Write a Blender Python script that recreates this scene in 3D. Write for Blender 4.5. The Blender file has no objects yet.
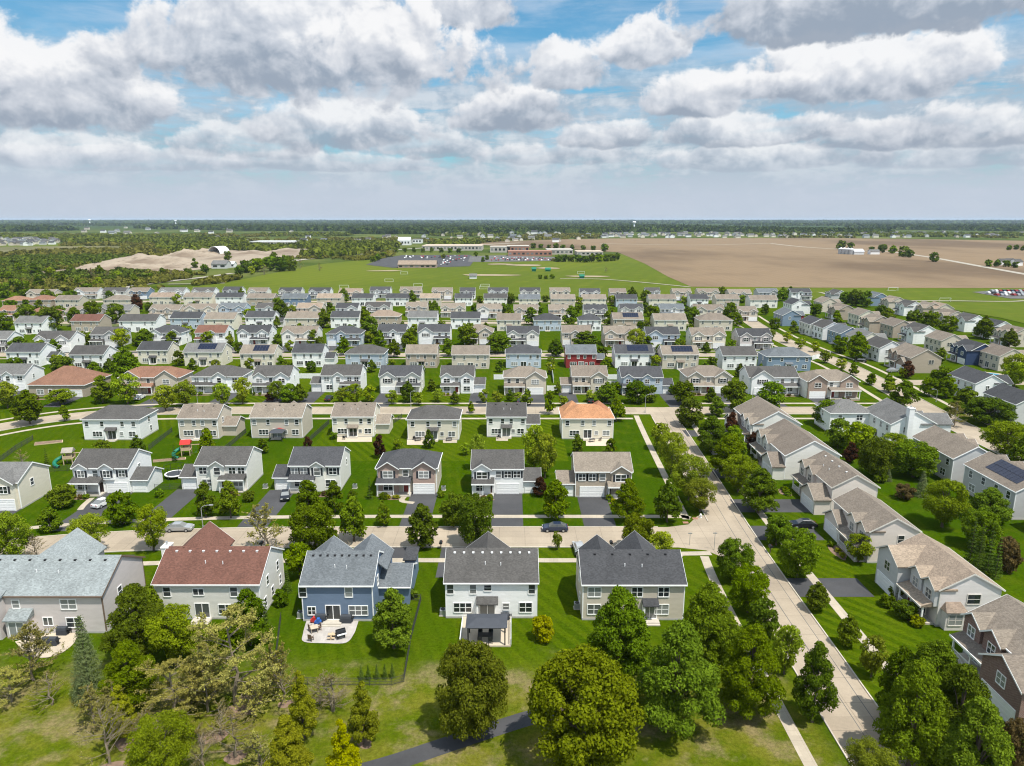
import bpy, math, random
import numpy as np
from math import sin, cos, pi, radians as R, atan2, sqrt, hypot

# ------------------------------------------------------------------ camera
scene = bpy.context.scene
COL = scene.collection
CAM_H = 54.0
PITCH = R(13.2)
FOCAL = 700.0 / 1024.0          # focal length as a share of the frame width
cam_d = bpy.data.cameras.new('camera')
cam = bpy.data.objects.new('camera', cam_d)
COL.objects.link(cam)
cam.location = (0, 0, CAM_H)
cam.rotation_euler = (pi / 2 - PITCH, 0, 0)
cam_d.sensor_width = 36.0
cam_d.lens = 36.0 * FOCAL
cam_d.clip_start = 1.0
cam_d.clip_end = 60000.0
scene.camera = cam

scene.view_settings.view_transform = 'Standard'
scene.view_settings.look = 'None'
scene.view_settings.exposure = 0.58
HAZE_DENSITY = 3.4e-5
scene.view_settings.gamma = 1.0
scene.view_settings.use_curve_mapping = False
scene.cycles.max_bounces = 5
scene.cycles.diffuse_bounces = 3
scene.cycles.glossy_bounces = 2
scene.cycles.transmission_bounces = 3
scene.cycles.transparent_max_bounces = 6
scene.cycles.volume_bounces = 0
scene.cycles.caustics_reflective = False
scene.cycles.caustics_refractive = False
scene.cycles.use_denoising = True
scene.cycles.filter_width = 1.15

SUN_EL, SUN_AZ = R(65), R(44)     # height, and turn from due right towards the viewer
sun_vec = (cos(SUN_EL) * cos(SUN_AZ), -cos(SUN_EL) * sin(SUN_AZ), sin(SUN_EL))
sun_d = bpy.data.lights.new('sun', 'SUN')
sun_d.energy = 4.0
sun_d.angle = R(0.55)
sun_d.color = (1.0, 0.945, 0.85)
sun = bpy.data.objects.new('sun', sun_d)
COL.objects.link(sun)
sun.location = (60, -40, 150)
from mathutils import Vector
sun.rotation_euler = Vector(sun_vec).to_track_quat('Z', 'Y').to_euler()


# survey of the photograph: the place on level ground (or at height h) seen at photo point (px, py)
def P(px, py, h=0.0):
    xc, yc = (px - 512) / 700.0, (py - 383) / 700.0
    down = sin(PITCH) + yc * cos(PITCH)
    fwd = cos(PITCH) - yc * sin(PITCH)
    k = (CAM_H - h) / down
    return (xc * k, fwd * k)


def height_at(py, Y):             # height of a point seen at row py that stands Y metres away
    yc = (py - 383) / 700.0
    return CAM_H - Y * (sin(PITCH) + yc * cos(PITCH)) / (cos(PITCH) - yc * sin(PITCH))


def depth_of(py):                 # metres per 700 photo pixels on the ground at row py
    yc = (py - 383) / 700.0
    return CAM_H / (sin(PITCH) + yc * cos(PITCH))


def sky_dir(px, py):              # azimuth and elevation of a sky point, radians
    xc, yc = (px - 512) / 700.0, (py - 383) / 700.0
    dz = -sin(PITCH) - yc * cos(PITCH)
    dy = cos(PITCH) - yc * sin(PITCH)
    return atan2(xc, dy), atan2(dz, hypot(xc, dy))


# ------------------------------------------------------------------ world: sky and clouds
class NT:
    def __init__(self, tree):
        self.t = tree
    def n(self, kind, **kw):
        nd = self.t.nodes.new(kind)
        for k, v in kw.items():
            setattr(nd, k, v)
        return nd
    def link(self, a, b):
        self.t.links.new(a, b)
    def _in(self, sock, v):
        if hasattr(v, 'is_output'):
            self.t.links.new(v, sock)
        else:
            sock.default_value = v
    def m(self, op, a, b=None, c=None, clamp=False):
        nd = self.n('ShaderNodeMath', operation=op, use_clamp=clamp)
        self._in(nd.inputs[0], a)
        if b is not None: self._in(nd.inputs[1], b)
        if c is not None: self._in(nd.inputs[2], c)
        return nd.outputs[0]
    def mix(self, f, a, b, blend='MIX'):
        nd = self.n('ShaderNodeMix', data_type='RGBA', blend_type=blend)
        self._in(nd.inputs[0], f)
        self._in(nd.inputs[6], a)
        self._in(nd.inputs[7], b)
        return nd.outputs[2]
    def smooth(self, x, lo, hi, a=0.0, b=1.0):
        nd = self.n('ShaderNodeMapRange', interpolation_type='SMOOTHSTEP')
        self._in(nd.inputs[0], x)
        for i, v in ((1, lo), (2, hi), (3, a), (4, b)):
            self._in(nd.inputs[i], v)
        return nd.outputs[0]
    def lin(self, x, lo, hi, a=0.0, b=1.0):
        nd = self.n('ShaderNodeMapRange')
        self._in(nd.inputs[0], x)
        for i, v in ((1, lo), (2, hi), (3, a), (4, b)):
            self._in(nd.inputs[i], v)
        return nd.outputs[0]
    def comb(self, x, y, z):
        nd = self.n('ShaderNodeCombineXYZ')
        for i, v in enumerate((x, y, z)):
            self._in(nd.inputs[i], v)
        return nd.outputs[0]
    def noise(self, vec, scale, detail=4.0, rough=0.55, dist=0.0):
        nd = self.n('ShaderNodeTexNoise')
        if vec is not None: self.link(vec, nd.inputs['Vector'])
        nd.inputs['Scale'].default_value = scale
        nd.inputs['Detail'].default_value = detail
        nd.inputs['Roughness'].default_value = rough
        nd.inputs['Distortion'].default_value = dist
        return nd.outputs[0]
    def map(self, vec, scale=(1, 1, 1), loc=(0, 0, 0), rot=(0, 0, 0)):
        nd = self.n('ShaderNodeMapping')
        self.link(vec, nd.inputs[0])
        nd.inputs['Location'].default_value = loc
        nd.inputs['Rotation'].default_value = rot
        nd.inputs['Scale'].default_value = scale
        return nd.outputs[0]


def c4(c):
    return (c[0], c[1], c[2], 1.0)


world = bpy.data.worlds.new('World')
scene.world = world
world.use_nodes = True
w = NT(world.node_tree)
world.node_tree.nodes.clear()
w_out = w.n('ShaderNodeOutputWorld')
w_bg = w.n('ShaderNodeBackground')
w.link(w_bg.outputs[0], w_out.inputs[0])
WORLD_STRENGTH = 0.10
w_bg.inputs[1].default_value = WORLD_STRENGTH
sky = w.n('ShaderNodeTexSky')
sky.sky_type = 'NISHITA'
sky.sun_disc = False
sky.sun_elevation = SUN_EL
sky.sun_rotation = pi / 2 + SUN_AZ
sky.air_density = 1.0
sky.dust_density = 1.5
sky.ozone_density = 1.5
geo = w.n('ShaderNodeTexCoord')
sep = w.n('ShaderNodeSeparateXYZ')
w.link(geo.outputs['Generated'], sep.inputs[0])
dx, dy, dz = sep.outputs
AZ = w.m('ARCTAN2', dx, dy)
EL = w.m('ARCSINE', dz)
# billows: two samples of the same noise, the second shifted towards the light
def billow(off_a, off_e, scale, detail, sq=1.15):
    return w.noise(w.comb(w.m('ADD', AZ, off_a), w.m('MULTIPLY', w.m('ADD', EL, off_e), sq), 3.7), scale, detail, 0.58, 0.25)
N1 = billow(0, 0, 9.0, 7)
N2 = billow(0.010, 0.022, 9.0, 4)
N3 = billow(3.0, 1.0, 26.0, 5)
N4 = billow(3.006, 1.009, 26.0, 4)
RELIEF = w.m('ADD', w.m('MULTIPLY', w.m('SUBTRACT', N1, N2), 1.5), w.m('MULTIPLY', w.m('SUBTRACT', N3, N4), 0.75))
BIL = w.m('ADD', w.m('MULTIPLY', w.m('SUBTRACT', N1, 0.5), 1.0), w.m('MULTIPLY', w.m('SUBTRACT', N3, 0.5), 0.60))
STRK = w.noise(w.comb(w.m('MULTIPLY', AZ, 5.0), w.m('MULTIPLY', EL, 26.0), 9.1), 1.0, 6, 0.6, 0.3)
STRK2 = w.noise(w.comb(w.m('MULTIPLY', AZ, 9.0), w.m('MULTIPLY', EL, 40.0), 1.1), 1.0, 6, 0.62, 0.4)
K = 1.0 / WORLD_STRENGTH
def lum(r, g, b):
    return (r * K, g * K, b * K, 1.0)
CL_BRIGHT = lum(0.63, 0.632, 0.64)
CL_MID = lum(0.425, 0.45, 0.495)
CL_DARK = lum(0.225, 0.265, 0.325)
# clear sky, a little deepened overhead, with a thin veil
base = w.mix(1.0, sky.outputs[0], (0.46, 0.88, 0.98, 1), 'MULTIPLY')
veil = w.m('MULTIPLY', w.smooth(STRK, 0.36, 0.68), 0.54)
col = w.mix(veil, base, lum(0.42, 0.485, 0.57))
# stratiform bank low over the land, and the pale grey strip on the horizon
bank = w.m('MULTIPLY', w.smooth(EL, R(13.5), R(8.5)), w.smooth(w.m('ADD', STRK2, w.m('MULTIPLY', BIL, 0.5)), 0.28, 0.52))
bank_c = w.mix(w.smooth(w.m('ADD', STRK2, w.m('MULTIPLY', RELIEF, 0.8)), 0.40, 0.70), lum(0.29, 0.335, 0.395), lum(0.47, 0.49, 0.52))
col = w.mix(w.m('MULTIPLY', bank, 0.80), col, bank_c)

# the cumulus, far ones first: (centre x, base y, half width, top y, brightness)
CLOUDS = [
    (560, 166, 95, 136, .55), (130, 172, 130, 140, .50), (330, 172, 150, 148, .55), (760, 170, 120, 140, .55), (960, 168, 110, 132, .5),
    (430, 160, 75, 128, .75), (240, 160, 75, 118, .80), (70, 165, 80, 124, .85), (600, 150, 70, 112, .55), (880, 150, 75, 116, .62),
    (745, 146, 105, 108, .68), (960, 150, 90, 100, .5), (340, 152, 105, 84, .72), (520, 136, 72, 82, .6), (690, 116, 58, 66, .8),
    (572, 92, 42, 36, .86), (640, 70, 48, 2, .92), (860, 102, 125, 20, 1.0), (758, 100, 52, 66, .9), (470, 34, 62, -30, .9),
    (860, 40, 190, -60, .32), (60, 134, 112, 6, .82), (-30, 120, 80, 30, .6), (305, 104, 205, -60, .72), (395, 88, 85, -20, .98),
]
for (cx, cb, hw, ct, br) in CLOUDS:
    a0, eb = sky_dir(cx, cb)
    _, et = sky_dir(cx, ct)
    aw = hw / 700.0
    h = et - eb
    ec = eb + 0.30 * h
    da = w.m('DIVIDE', w.m('SUBTRACT', AZ, a0), aw)
    de = w.m('SUBTRACT', EL, ec)
    up = w.m('DIVIDE', w.m('MAXIMUM', de, 0.0), 0.70 * h)
    dn = w.m('DIVIDE', w.m('MINIMUM', de, 0.0), 0.34 * h)
    rr = w.m('SQRT', w.m('ADD', w.m('MULTIPLY', da, da), w.m('ADD', w.m('MULTIPLY', up, up), w.m('MULTIPLY', dn, dn))))
    fld = w.m('ADD', w.m('SUBTRACT', 0.92, rr), w.m('MULTIPLY', BIL, 1.45))
    alpha = w.smooth(fld, 0.0, 0.22)
    t = w.m('DIVIDE', w.m('SUBTRACT', EL, eb), h)
    lit = w.m('ADD', w.m('ADD', w.m('MULTIPLY', t, 1.25), w.m('MULTIPLY', RELIEF, 1.45)), br * 0.60 - 0.50)
    lit = w.m('ADD', lit, w.m('MULTIPLY', w.smooth(fld, 0.35, 0.0), 0.10))
    cc = w.mix(w.smooth(lit, -0.14, 0.52), CL_DARK, CL_MID)
    cc = w.mix(w.smooth(lit, 0.36, 0.95), cc, CL_BRIGHT)
    col = w.mix(w.m('MULTIPLY', alpha, 0.96 if cb < 140 else 0.80 if cb < 155 else 0.62), col, cc)
# scattered clouds over the unseen rest of the dome, brightened to fill shadows
dome = w.noise(geo.outputs['Generated'], 3.2, 7, 0.55, 0.2)
dome_a = w.m('MULTIPLY', w.smooth(dome, 0.46, 0.60), w.smooth(EL, R(17), R(26)))
col = w.mix(w.m('MULTIPLY', dome_a, 0.9), col, lum(0.95, 0.97, 1.0))
back = w.m('MULTIPLY', w.smooth(dome, 0.42, 0.56), w.m('MULTIPLY', w.smooth(dy, 0.5, 0.2), w.smooth(EL, R(30), R(20))))
col = w.mix(w.m('MULTIPLY', back, 0.85), col, lum(0.95, 0.97, 1.0))
col = w.mix(w.m('MULTIPLY', w.smooth(EL, R(5.4), R(1.4)), 0.93), col, lum(0.37, 0.415, 0.485))
w.link(col, w_bg.inputs[0])
world.cycles.sampling_method = 'MANUAL'
world.cycles.sample_map_resolution = 512

# ------------------------------------------------------------------ materials
MATS = {}
def new_mat(name):
    m = bpy.data.materials.new(name)
    m.use_nodes = True
    m.node_tree.nodes.clear()
    t = NT(m.node_tree)
    out = t.n('ShaderNodeOutputMaterial')
    bs = t.n('ShaderNodeBsdfPrincipled')
    t.link(bs.outputs[0], out.inputs[0])
    MATS[name] = m
    return m, t, bs


def plain(name, color, rough=0.7, metal=0.0, var=0.08, scale=1.5, spec=0.3):
    m, t, bs = new_mat(name)
    tc = t.n('ShaderNodeTexCoord').outputs['Object']
    nz = t.noise(tc, scale, 4)
    f = t.lin(nz, 0.3, 0.7, 1 - var, 1 + var)
    hs = t.n('ShaderNodeHueSaturation')
    hs.inputs['Color'].default_value = c4(color)
    t.link(f, hs.inputs['Value'])
    t.link(hs.outputs[0], bs.inputs['Base Color'])
    bs.inputs['Roughness'].default_value = rough
    bs.inputs['Metallic'].default_value = metal
    bs.inputs['Specular IOR Level'].default_value = spec
    return m


def siding(name, color):          # horizontal lap boards, slightly weathered
    m, t, bs = new_mat(name)
    tc = t.n('ShaderNodeTexCoord').outputs['Object']
    sp = t.n('ShaderNodeSeparateXYZ'); t.link(tc, sp.inputs[0])
    saw = t.m('FRACT', t.m('MULTIPLY', sp.outputs[2], 1 / 0.19))
    line = t.smooth(saw, 0.0, 0.16, 0.80, 1.0)
    nz = t.noise(t.map(tc, (0.5, 0.5, 1.6)), 1.2, 5, 0.6)
    rnd = t.n('ShaderNodeObjectInfo').outputs['Random']
    f = t.m('MULTIPLY', t.m('MULTIPLY', t.lin(nz, 0.25, 0.75, 0.92, 1.05), line), t.lin(rnd, 0, 1, 0.93, 1.05))
    hs = t.n('ShaderNodeHueSaturation')
    hs.inputs['Color'].default_value = c4(color)
    t.link(f, hs.inputs['Value'])
    t.link(hs.outputs[0], bs.inputs['Base Color'])
    bs.inputs['Roughness'].default_value = 0.6
    bs.inputs['Specular IOR Level'].default_value = 0.25
    bp = t.n('ShaderNodeBump'); bp.inputs['Strength'].default_value = 0.5; bp.inputs['Distance'].default_value = 0.02
    t.link(saw, bp.inputs['Height']); t.link(bp.outputs[0], bs.inputs['Normal'])
    return m


def brickwork(name, color, color2):
    m, t, bs = new_mat(name)
    tc = t.n('ShaderNodeTexCoord').outputs['Object']
    sp = t.n('ShaderNodeSeparateXYZ'); t.link(tc, sp.inputs[0])
    v = t.comb(t.m('ADD', sp.outputs[0], sp.outputs[1]), sp.outputs[2], 0.0)
    br = t.n('ShaderNodeTexBrick')
    t.link(v, br.inputs['Vector'])
    br.inputs['Color1'].default_value = c4(color); br.inputs['Color2'].default_value = c4(color2)
    br.inputs['Mortar'].default_value = (0.36, 0.33, 0.30, 1)
    br.inputs['Scale'].default_value = 2.2
    br.inputs['Mortar Size'].default_value = 0.03
    nz = t.noise(tc, 3.0, 5)
    c = t.mix(t.lin(nz, 0.35, 0.65, 0, 0.4), br.outputs[0], c4([x * 0.6 for x in color]))
    t.link(c, bs.inputs['Base Color'])
    bs.inputs['Roughness'].default_value = 0.85
    return m


def shingle(name, color):         # asphalt shingles: courses, odd darker tabs, faint streaks
    m, t, bs = new_mat(name)
    tc = t.n('ShaderNodeTexCoord').outputs['Object']
    sp = t.n('ShaderNodeSeparateXYZ'); t.link(tc, sp.inputs[0])
    row = t.m('MULTIPLY', sp.outputs[2], 1 / 0.085)
    v = t.comb(t.m('MULTIPLY', t.m('ADD', sp.outputs[0], t.m('MULTIPLY', t.m('FLOOR', row), 0.37)), 4.2), t.m('MULTIPLY', sp.outputs[1], 4.2), t.m('FLOOR', row))
    wn = t.n('ShaderNodeTexWhiteNoise', noise_dimensions='3D')
    fl = t.n('ShaderNodeVectorMath', operation='FLOOR'); t.link(v, fl.inputs[0])
    t.link(fl.outputs[0], wn.inputs['Vector'])
    tab = t.lin(wn.outputs[0], 0, 1, 0.80, 1.18)
    course = t.smooth(t.m('FRACT', row), 0.0, 0.3, 0.86, 1.0)
    fine = t.lin(t.noise(tc, 9.0, 4, 0.7), 0.3, 0.7, 0.84, 1.15)
    big = t.lin(t.noise(t.map(tc, (1.0, 0.6, 0.3)), 0.45, 4, 0.6), 0.3, 0.7, 0.86, 1.12)
    rnd = t.n('ShaderNodeObjectInfo').outputs['Random']
    f = t.m('MULTIPLY', t.m('MULTIPLY', tab, t.m('MULTIPLY', fine, big)), t.m('MULTIPLY', course, t.lin(rnd, 0, 1, 0.88, 1.12)))
    hs = t.n('ShaderNodeHueSaturation')
    hs.inputs['Color'].default_value = c4(color)
    t.link(f, hs.inputs['Value'])
    t.link(t.lin(rnd, 0, 1, 0.494, 0.504), hs.inputs['Hue'])
    t.link(hs.outputs[0], bs.inputs['Base Color'])
    bs.inputs['Roughness'].default_value = 0.9
    bs.inputs['Specular IOR Level'].default_value = 0.2
    bp = t.n('ShaderNodeBump'); bp.inputs['Strength'].default_value = 0.6; bp.inputs['Distance'].default_value = 0.03
    t.link(t.m('ADD', t.m('FRACT', row), t.m('MULTIPLY', wn.outputs[0], 0.6)), bp.inputs['Height']); t.link(bp.outputs[0], bs.inputs['Normal'])
    return m


WALLS = {'white': (.84, .84, .835), 'off-white': (.76, .74, .69), 'cream': (.70, .65, .54), 'beige': (.57, .51, .425), 'tan': (.41, .345, .275),
         'grey': (.52, .52, .52), 'pale blue': (.46, .53, .61), 'blue': (.155, .215, .315), 'navy': (.035, .06, .13), 'red': (.25, .03, .03),
         'mauve': (.58, .53, .515), 'pale mauve': (.68, .635, .615), 'slate blue': (.20, .27, .36), 'light rose': (.70, .62, .565), 'pinkish': (.40, .29, .25), 'rose': (.56, .475, .43)}
for k, c in WALLS.items(): siding('wall ' + k, c)
brickwork('wall brick', (.20, .085, .06), (.15, .06, .045))
brickwork('wall tan brick', (.36, .25, .19), (.30, .20, .15))
ROOFS = {'dark grey': (.082, .078, .075), 'grey': (.145, .143, .140), 'brown': (.205, .172, .14), 'red-brown': (.150, .074, .055), 'orange': (.37, .18, .095),
         'slate': (.125, .138, .150), 'pale grey': (.235, .26, .265), 'tan': (.275, .215, .165), 'rust': (.235, .130, .085), 'charcoal': (.060, .061, .066)}
for k, c in ROOFS.items(): shingle('roof ' + k, c)
plain('trim white', (.84, .84, .83), .55, var=.04)
plain('trim brown', (.16, .11, .08), .55)
plain('trim pale', (.60, .57, .52), .55)
plain('trim blue', (.10, .16, .26), .55)
plain('door dark', (.05, .03, .028), .5)
plain('door red', (.20, .03, .025), .5)
plain('shutter dark', (.03, .033, .04), .5)
plain('concrete slab', (.46, .42, .36), .9, var=.10)
plain('foundation grey', (.40, .39, .37), .9)
plain('vent black', (.02, .02, .022), .6)
plain('vent white', (.72, .72, .72), .5)
plain('timber pale', (.50, .38, .25), .8, var=.18)
plain('timber grey', (.30, .27, .23), .85, var=.15)
plain('fence black', (.055, .056, .058), .5)
plain('metal black', (.02, .021, .023), .45, .0)
plain('metal galvanised', (.45, .46, .47), .45, .6)
plain('vinyl white', (.74, .75, .75), .45)
plain('plastic red', (.45, .03, .025), .4)
plain('plastic green', (.01, .15, .09), .4)
plain('plastic blue', (.03, .12, .40), .4)
plain('canvas dark', (.045, .05, .06), .8)
plain('canvas red', (.30, .035, .03), .8)
plain('pool water', (.05, .33, .52), .08)
plain('tyre rubber', (.015, .015, .016), .8)
plain('paint white', (.70, .70, .70), .25, var=.02, spec=.5)
plain('paint silver', (.42, .43, .44), .25, .4, var=.02, spec=.5)
plain('paint black', (.012, .013, .016), .18, var=.02, spec=.6)
plain('paint navy', (.02, .03, .06), .2, var=.02, spec=.6)
plain('paint red', (.25, .015, .015), .2, var=.02, spec=.5)
plain('lamp clear', (.7, .7, .68), .15)
plain('lamp red', (.35, .01, .01), .2)
plain('fabric roof', (.055, .06, .072), .75)
plain('solar cell', (.012, .016, .035), .18, var=.15, spec=.5)
plain('brick red plain', (.32, .165, .115), .85, var=.15)
plain('stone pile', (.48, .40, .32), .95, var=.22, scale=.25)
plain('flat roof pale', (.42, .39, .35), .9, var=.1, scale=.05)
plain('sheet metal', (.62, .63, .64), .45, .2)
plain('mulch', (.20, .135, .095), .95, var=.25)

m, t, bs = new_mat('glass')       # window pane: dark room behind, sky on its surface
tc = t.n('ShaderNodeTexCoord').outputs['Object']
rnd = t.n('ShaderNodeObjectInfo').outputs['Random']
t.link(t.mix(t.smooth(rnd, 0.30, 0.95), (.020, .025, .028, 1), (.24, .25, .25, 1)), bs.inputs['Base Color'])
bs.inputs['Roughness'].default_value = 0.06
bs.inputs['Specular IOR Level'].default_value = 0.75


def leaf_mat(name, color, color2, trans=0.28, hue=0.012):
    m = bpy.data.materials.new(name); m.use_nodes = True
    m.node_tree.nodes.clear(); t = NT(m.node_tree); MATS[name] = m
    out = t.n('ShaderNodeOutputMaterial')
    isl = t.n('ShaderNodeNewGeometry').outputs['Random Per Island']
    rnd = t.n('ShaderNodeObjectInfo').outputs['Random']
    tc = t.n('ShaderNodeTexCoord').outputs['Object']
    cl = t.lin(t.noise(tc, 2.6, 3, 0.6), 0.32, 0.68)
    color = [color[0], color[1], color[2] * .6]; color2 = [color2[0] * 1.05, color2[1] * 1.05, color2[2] * .6]
    c = t.mix(t.m('ADD', t.m('MULTIPLY', isl, 0.5), t.m('MULTIPLY', cl, 0.5)), c4(color), c4(color2))
    hs = t.n('ShaderNodeHueSaturation')
    t.link(c, hs.inputs['Color'])
    t.link(t.lin(rnd, 0, 1, 0.5 - hue * 1.7, 0.5 + hue * .3), hs.inputs['Hue'])
    r2 = t.m('FRACT', t.m('MULTIPLY', rnd, 7.31))
    t.link(t.m('MULTIPLY', t.lin(r2, 0, 1, 0.70, 1.24), t.lin(isl, 0, 1, 0.78, 1.2)), hs.inputs['Value'])
    t.link(t.lin(t.m('FRACT', t.m('MULTIPLY', rnd, 3.77)), 0, 1, 0.99, 1.05), hs.inputs['Saturation'])
    df = t.n('ShaderNodeBsdfDiffuse'); tl = t.n('ShaderNodeBsdfTranslucent'); mx = t.n('ShaderNodeMixShader')
    t.link(hs.outputs[0], df.inputs[0]); t.link(hs.outputs[0], tl.inputs[0])
    mx.inputs[0].default_value = trans
    t.link(df.outputs[0], mx.inputs[1]); t.link(tl.outputs[0], mx.inputs[2])
    t.link(mx.outputs[0], out.inputs[0])
    return m


leaf_mat('leaf deep', (.072, .124, .010), (.128, .196, .020))
leaf_mat('leaf fresh', (.070, .118, .010), (.122, .185, .018))
leaf_mat('leaf olive', (.088, .122, .012), (.138, .176, .022))
leaf_mat('leaf yellow', (.180, .205, .012), (.260, .280, .026))
leaf_mat('leaf light', (.140, .205, .018), (.220, .282, .034))
leaf_mat('leaf pale', (.225, .222, .075), (.325, .310, .140), hue=.01)
leaf_mat('leaf bud', (.190, .170, .080), (.265, .235, .130), hue=.01)
leaf_mat('leaf purple', (.046, .022, .020), (.080, .038, .030), hue=.005)
leaf_mat('leaf russet', (.100, .072, .045), (.140, .105, .065), hue=.005)
leaf_mat('needle blue', (.080, .108, .070), (.140, .170, .125), trans=.1, hue=.008)
leaf_mat('needle dark', (.040, .075, .020), (.070, .112, .032), trans=.1)
leaf_mat('far wood', (.046, .078, .016), (.112, .140, .032), trans=.1)
leaf_mat('far wood dark', (.026, .052, .018), (.070, .100, .030), trans=.1)
leaf_mat('far scrub', (.105, .120, .030), (.185, .175, .070), trans=.1)
plain('bark', (.11, .085, .065), .95, var=.25, scale=3)
plain('bark pale', (.20, .165, .12), .95, var=.2, scale=3)


# ground
m, t, bs = new_mat('grass')
tc = t.n('ShaderNodeTexCoord').outputs['Object']
sp = t.n('ShaderNodeSeparateXYZ'); t.link(tc, sp.inputs[0])
X, Y = sp.outputs[0], sp.outputs[1]
lot = t.n('ShaderNodeTexBrick'); lot.offset = 0.0
t.link(t.map(tc, (1, 1, 1), (7.6, 12.0, 0)), lot.inputs['Vector'])
lot.inputs['Scale'].default_value = 1.0
lot.inputs['Brick Width'].default_value = 20.6; lot.inputs['Row Height'].default_value = 41.0
lot.inputs['Mortar Size'].default_value = 0.0
lot.inputs['Color1'].default_value = (0, 0, 0, 1); lot.inputs['Color2'].default_value = (1, 1, 1, 1)
LOT = lot.outputs[0]
n_big = t.noise(tc, 0.035, 5, 0.6)
n_mid = t.noise(tc, 0.22, 6, 0.65)
n_fine = t.noise(tc, 2.2, 5, 0.72)
n_vfine = t.noise(tc, 9.0, 2, 0.7)
lawn = t.mix(LOT, (.029, .063, .0010, 1), (.064, .096, .0022, 1))
lawn = t.mix(t.smooth(n_mid, 0.46, 0.72, 0, 0.55), lawn, (.080, .100, .005, 1))
wob = t.m('MULTIPLY', t.noise(tc, 0.3, 2), 0.5)
diag = t.m('ADD', t.m('MULTIPLY', X, t.m('SUBTRACT', 1.0, t.m('MULTIPLY', LOT, 0.3))), t.m('MULTIPLY', Y, t.lin(LOT, 0, 1, -0.12, 0.75)))
strp = t.m('SINE', t.m('MULTIPLY', t.m('ADD', diag, wob), 2 * pi / 1.9))
lawn = t.mix(t.m('MULTIPLY', t.smooth(strp, -0.5, 0.5), t.m('MULTIPLY', t.lin(n_big, 0.35, 0.65, 0.1, 0.8), t.lin(LOT, 0, 1, .4, 1))), lawn, (.023, .051, .001, 1))
# unmown ground towards the viewer
mead_mask = t.smooth(t.m('ADD', Y, t.m('MULTIPLY', t.m('SUBTRACT', n_mid, 0.5), 16.0)), 80.0, 72.0)
mead_mask = t.m('MULTIPLY', mead_mask, t.smooth(t.m('ADD', X, t.m('MULTIPLY', n_mid, 4.0)), 37.0, 34.0))
mead = t.mix(t.smooth(n_mid, 0.36, 0.64), (.060, .088, .003, 1), (.118, .120, .014, 1))
mead = t.mix(t.m('MULTIPLY', t.smooth(t.noise(t.map(tc, (1, 1, 1), (31, 5, 0)), 0.16, 6, 0.7), 0.47, 0.66), 0.85), mead, (.190, .150, .075, 1))
grass = t.mix(mead_mask, lawn, mead)
# country beyond the last row
far_mask = t.smooth(t.m('ADD', Y, t.m('MULTIPLY', X, 0.0)), 545.0, 640.0)
n_far = t.noise(tc, 0.0035, 6, 0.65)
farc = t.mix(t.smooth(n_far, 0.42, 0.60), (.050, .075, .016, 1), (.105, .122, .034, 1))
farc = t.mix(t.smooth(Y, 2200.0, 5000.0), farc, (.040, .064, .020, 1))
grass = t.mix(far_mask, grass, farc)
dens = t.m('MULTIPLY', t.lin(n_fine, 0.28, 0.72, 0.62, 1.38), t.lin(n_vfine, 0.25, 0.75, 0.74, 1.26))
hs = t.n('ShaderNodeHueSaturation'); t.link(grass, hs.inputs['Color']); t.link(dens, hs.inputs['Value'])
t.link(hs.outputs[0], bs.inputs['Base Color'])
bs.inputs['Roughness'].default_value = 1.0
bs.inputs['Specular IOR Level'].default_value = 0.0


def paving(name, color, joint=4.0, crack=True, var=.12):
    m, t, bs = new_mat(name)
    tc = t.n('ShaderNodeTexCoord').outputs['Object']
    sp = t.n('ShaderNodeSeparateXYZ'); t.link(tc, sp.inputs[0])
    a = t.lin(t.noise(tc, 0.12, 5, 0.6), 0.3, 0.7, 1 - var, 1 + var)
    b = t.lin(t.noise(tc, 2.5, 5, 0.7), 0.3, 0.7, 0.93, 1.07)
    f = t.m('MULTIPLY', a, b)
    if joint:
        j = lambda s: t.smooth(t.m('ABSOLUTE', t.m('SUBTRACT', t.m('FRACT', t.m('MULTIPLY', s, 1 / joint)), 0.5)), 0.014, 0.005, 1.0, 0.72)
        f = t.m('MULTIPLY', f, t.m('MULTIPLY', j(sp.outputs[0]), j(sp.outputs[1])))
        wn = t.n('ShaderNodeTexWhiteNoise', noise_dimensions='2D')
        t.link(t.comb(t.m('FLOOR', t.m('MULTIPLY', sp.outputs[0], 1 / joint)), t.m('FLOOR', t.m('MULTIPLY', sp.outputs[1], 1 / joint)), 0.0), wn.inputs['Vector'])
        f = t.m('MULTIPLY', f, t.lin(wn.outputs[0], 0, 1, .90, 1.08))
        f = t.m('MULTIPLY', f, t.smooth(t.noise(tc, 0.55, 6, .7), .58, .74, 1.0, .80))
    if crack:
        vo = t.n('ShaderNodeTexVoronoi', feature='DISTANCE_TO_EDGE')
        t.link(t.map(tc, (.14, .14, .14)), vo.inputs['Vector'])
        f = t.m('MULTIPLY', f, t.smooth(t.m('ADD', vo.outputs[0], t.m('MULTIPLY', t.noise(tc, 0.6, 4), 0.03)), 0.012, 0.022, 0.78, 1.0))
    hs = t.n('ShaderNodeHueSaturation'); hs.inputs['Color'].default_value = c4(color)
    t.link(f, hs.inputs['Value']); t.link(hs.outputs[0], bs.inputs['Base Color'])
    bs.inputs['Roughness'].default_value = 0.9
    bs.inputs['Specular IOR Level'].default_value = 0.2
    return m


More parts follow.
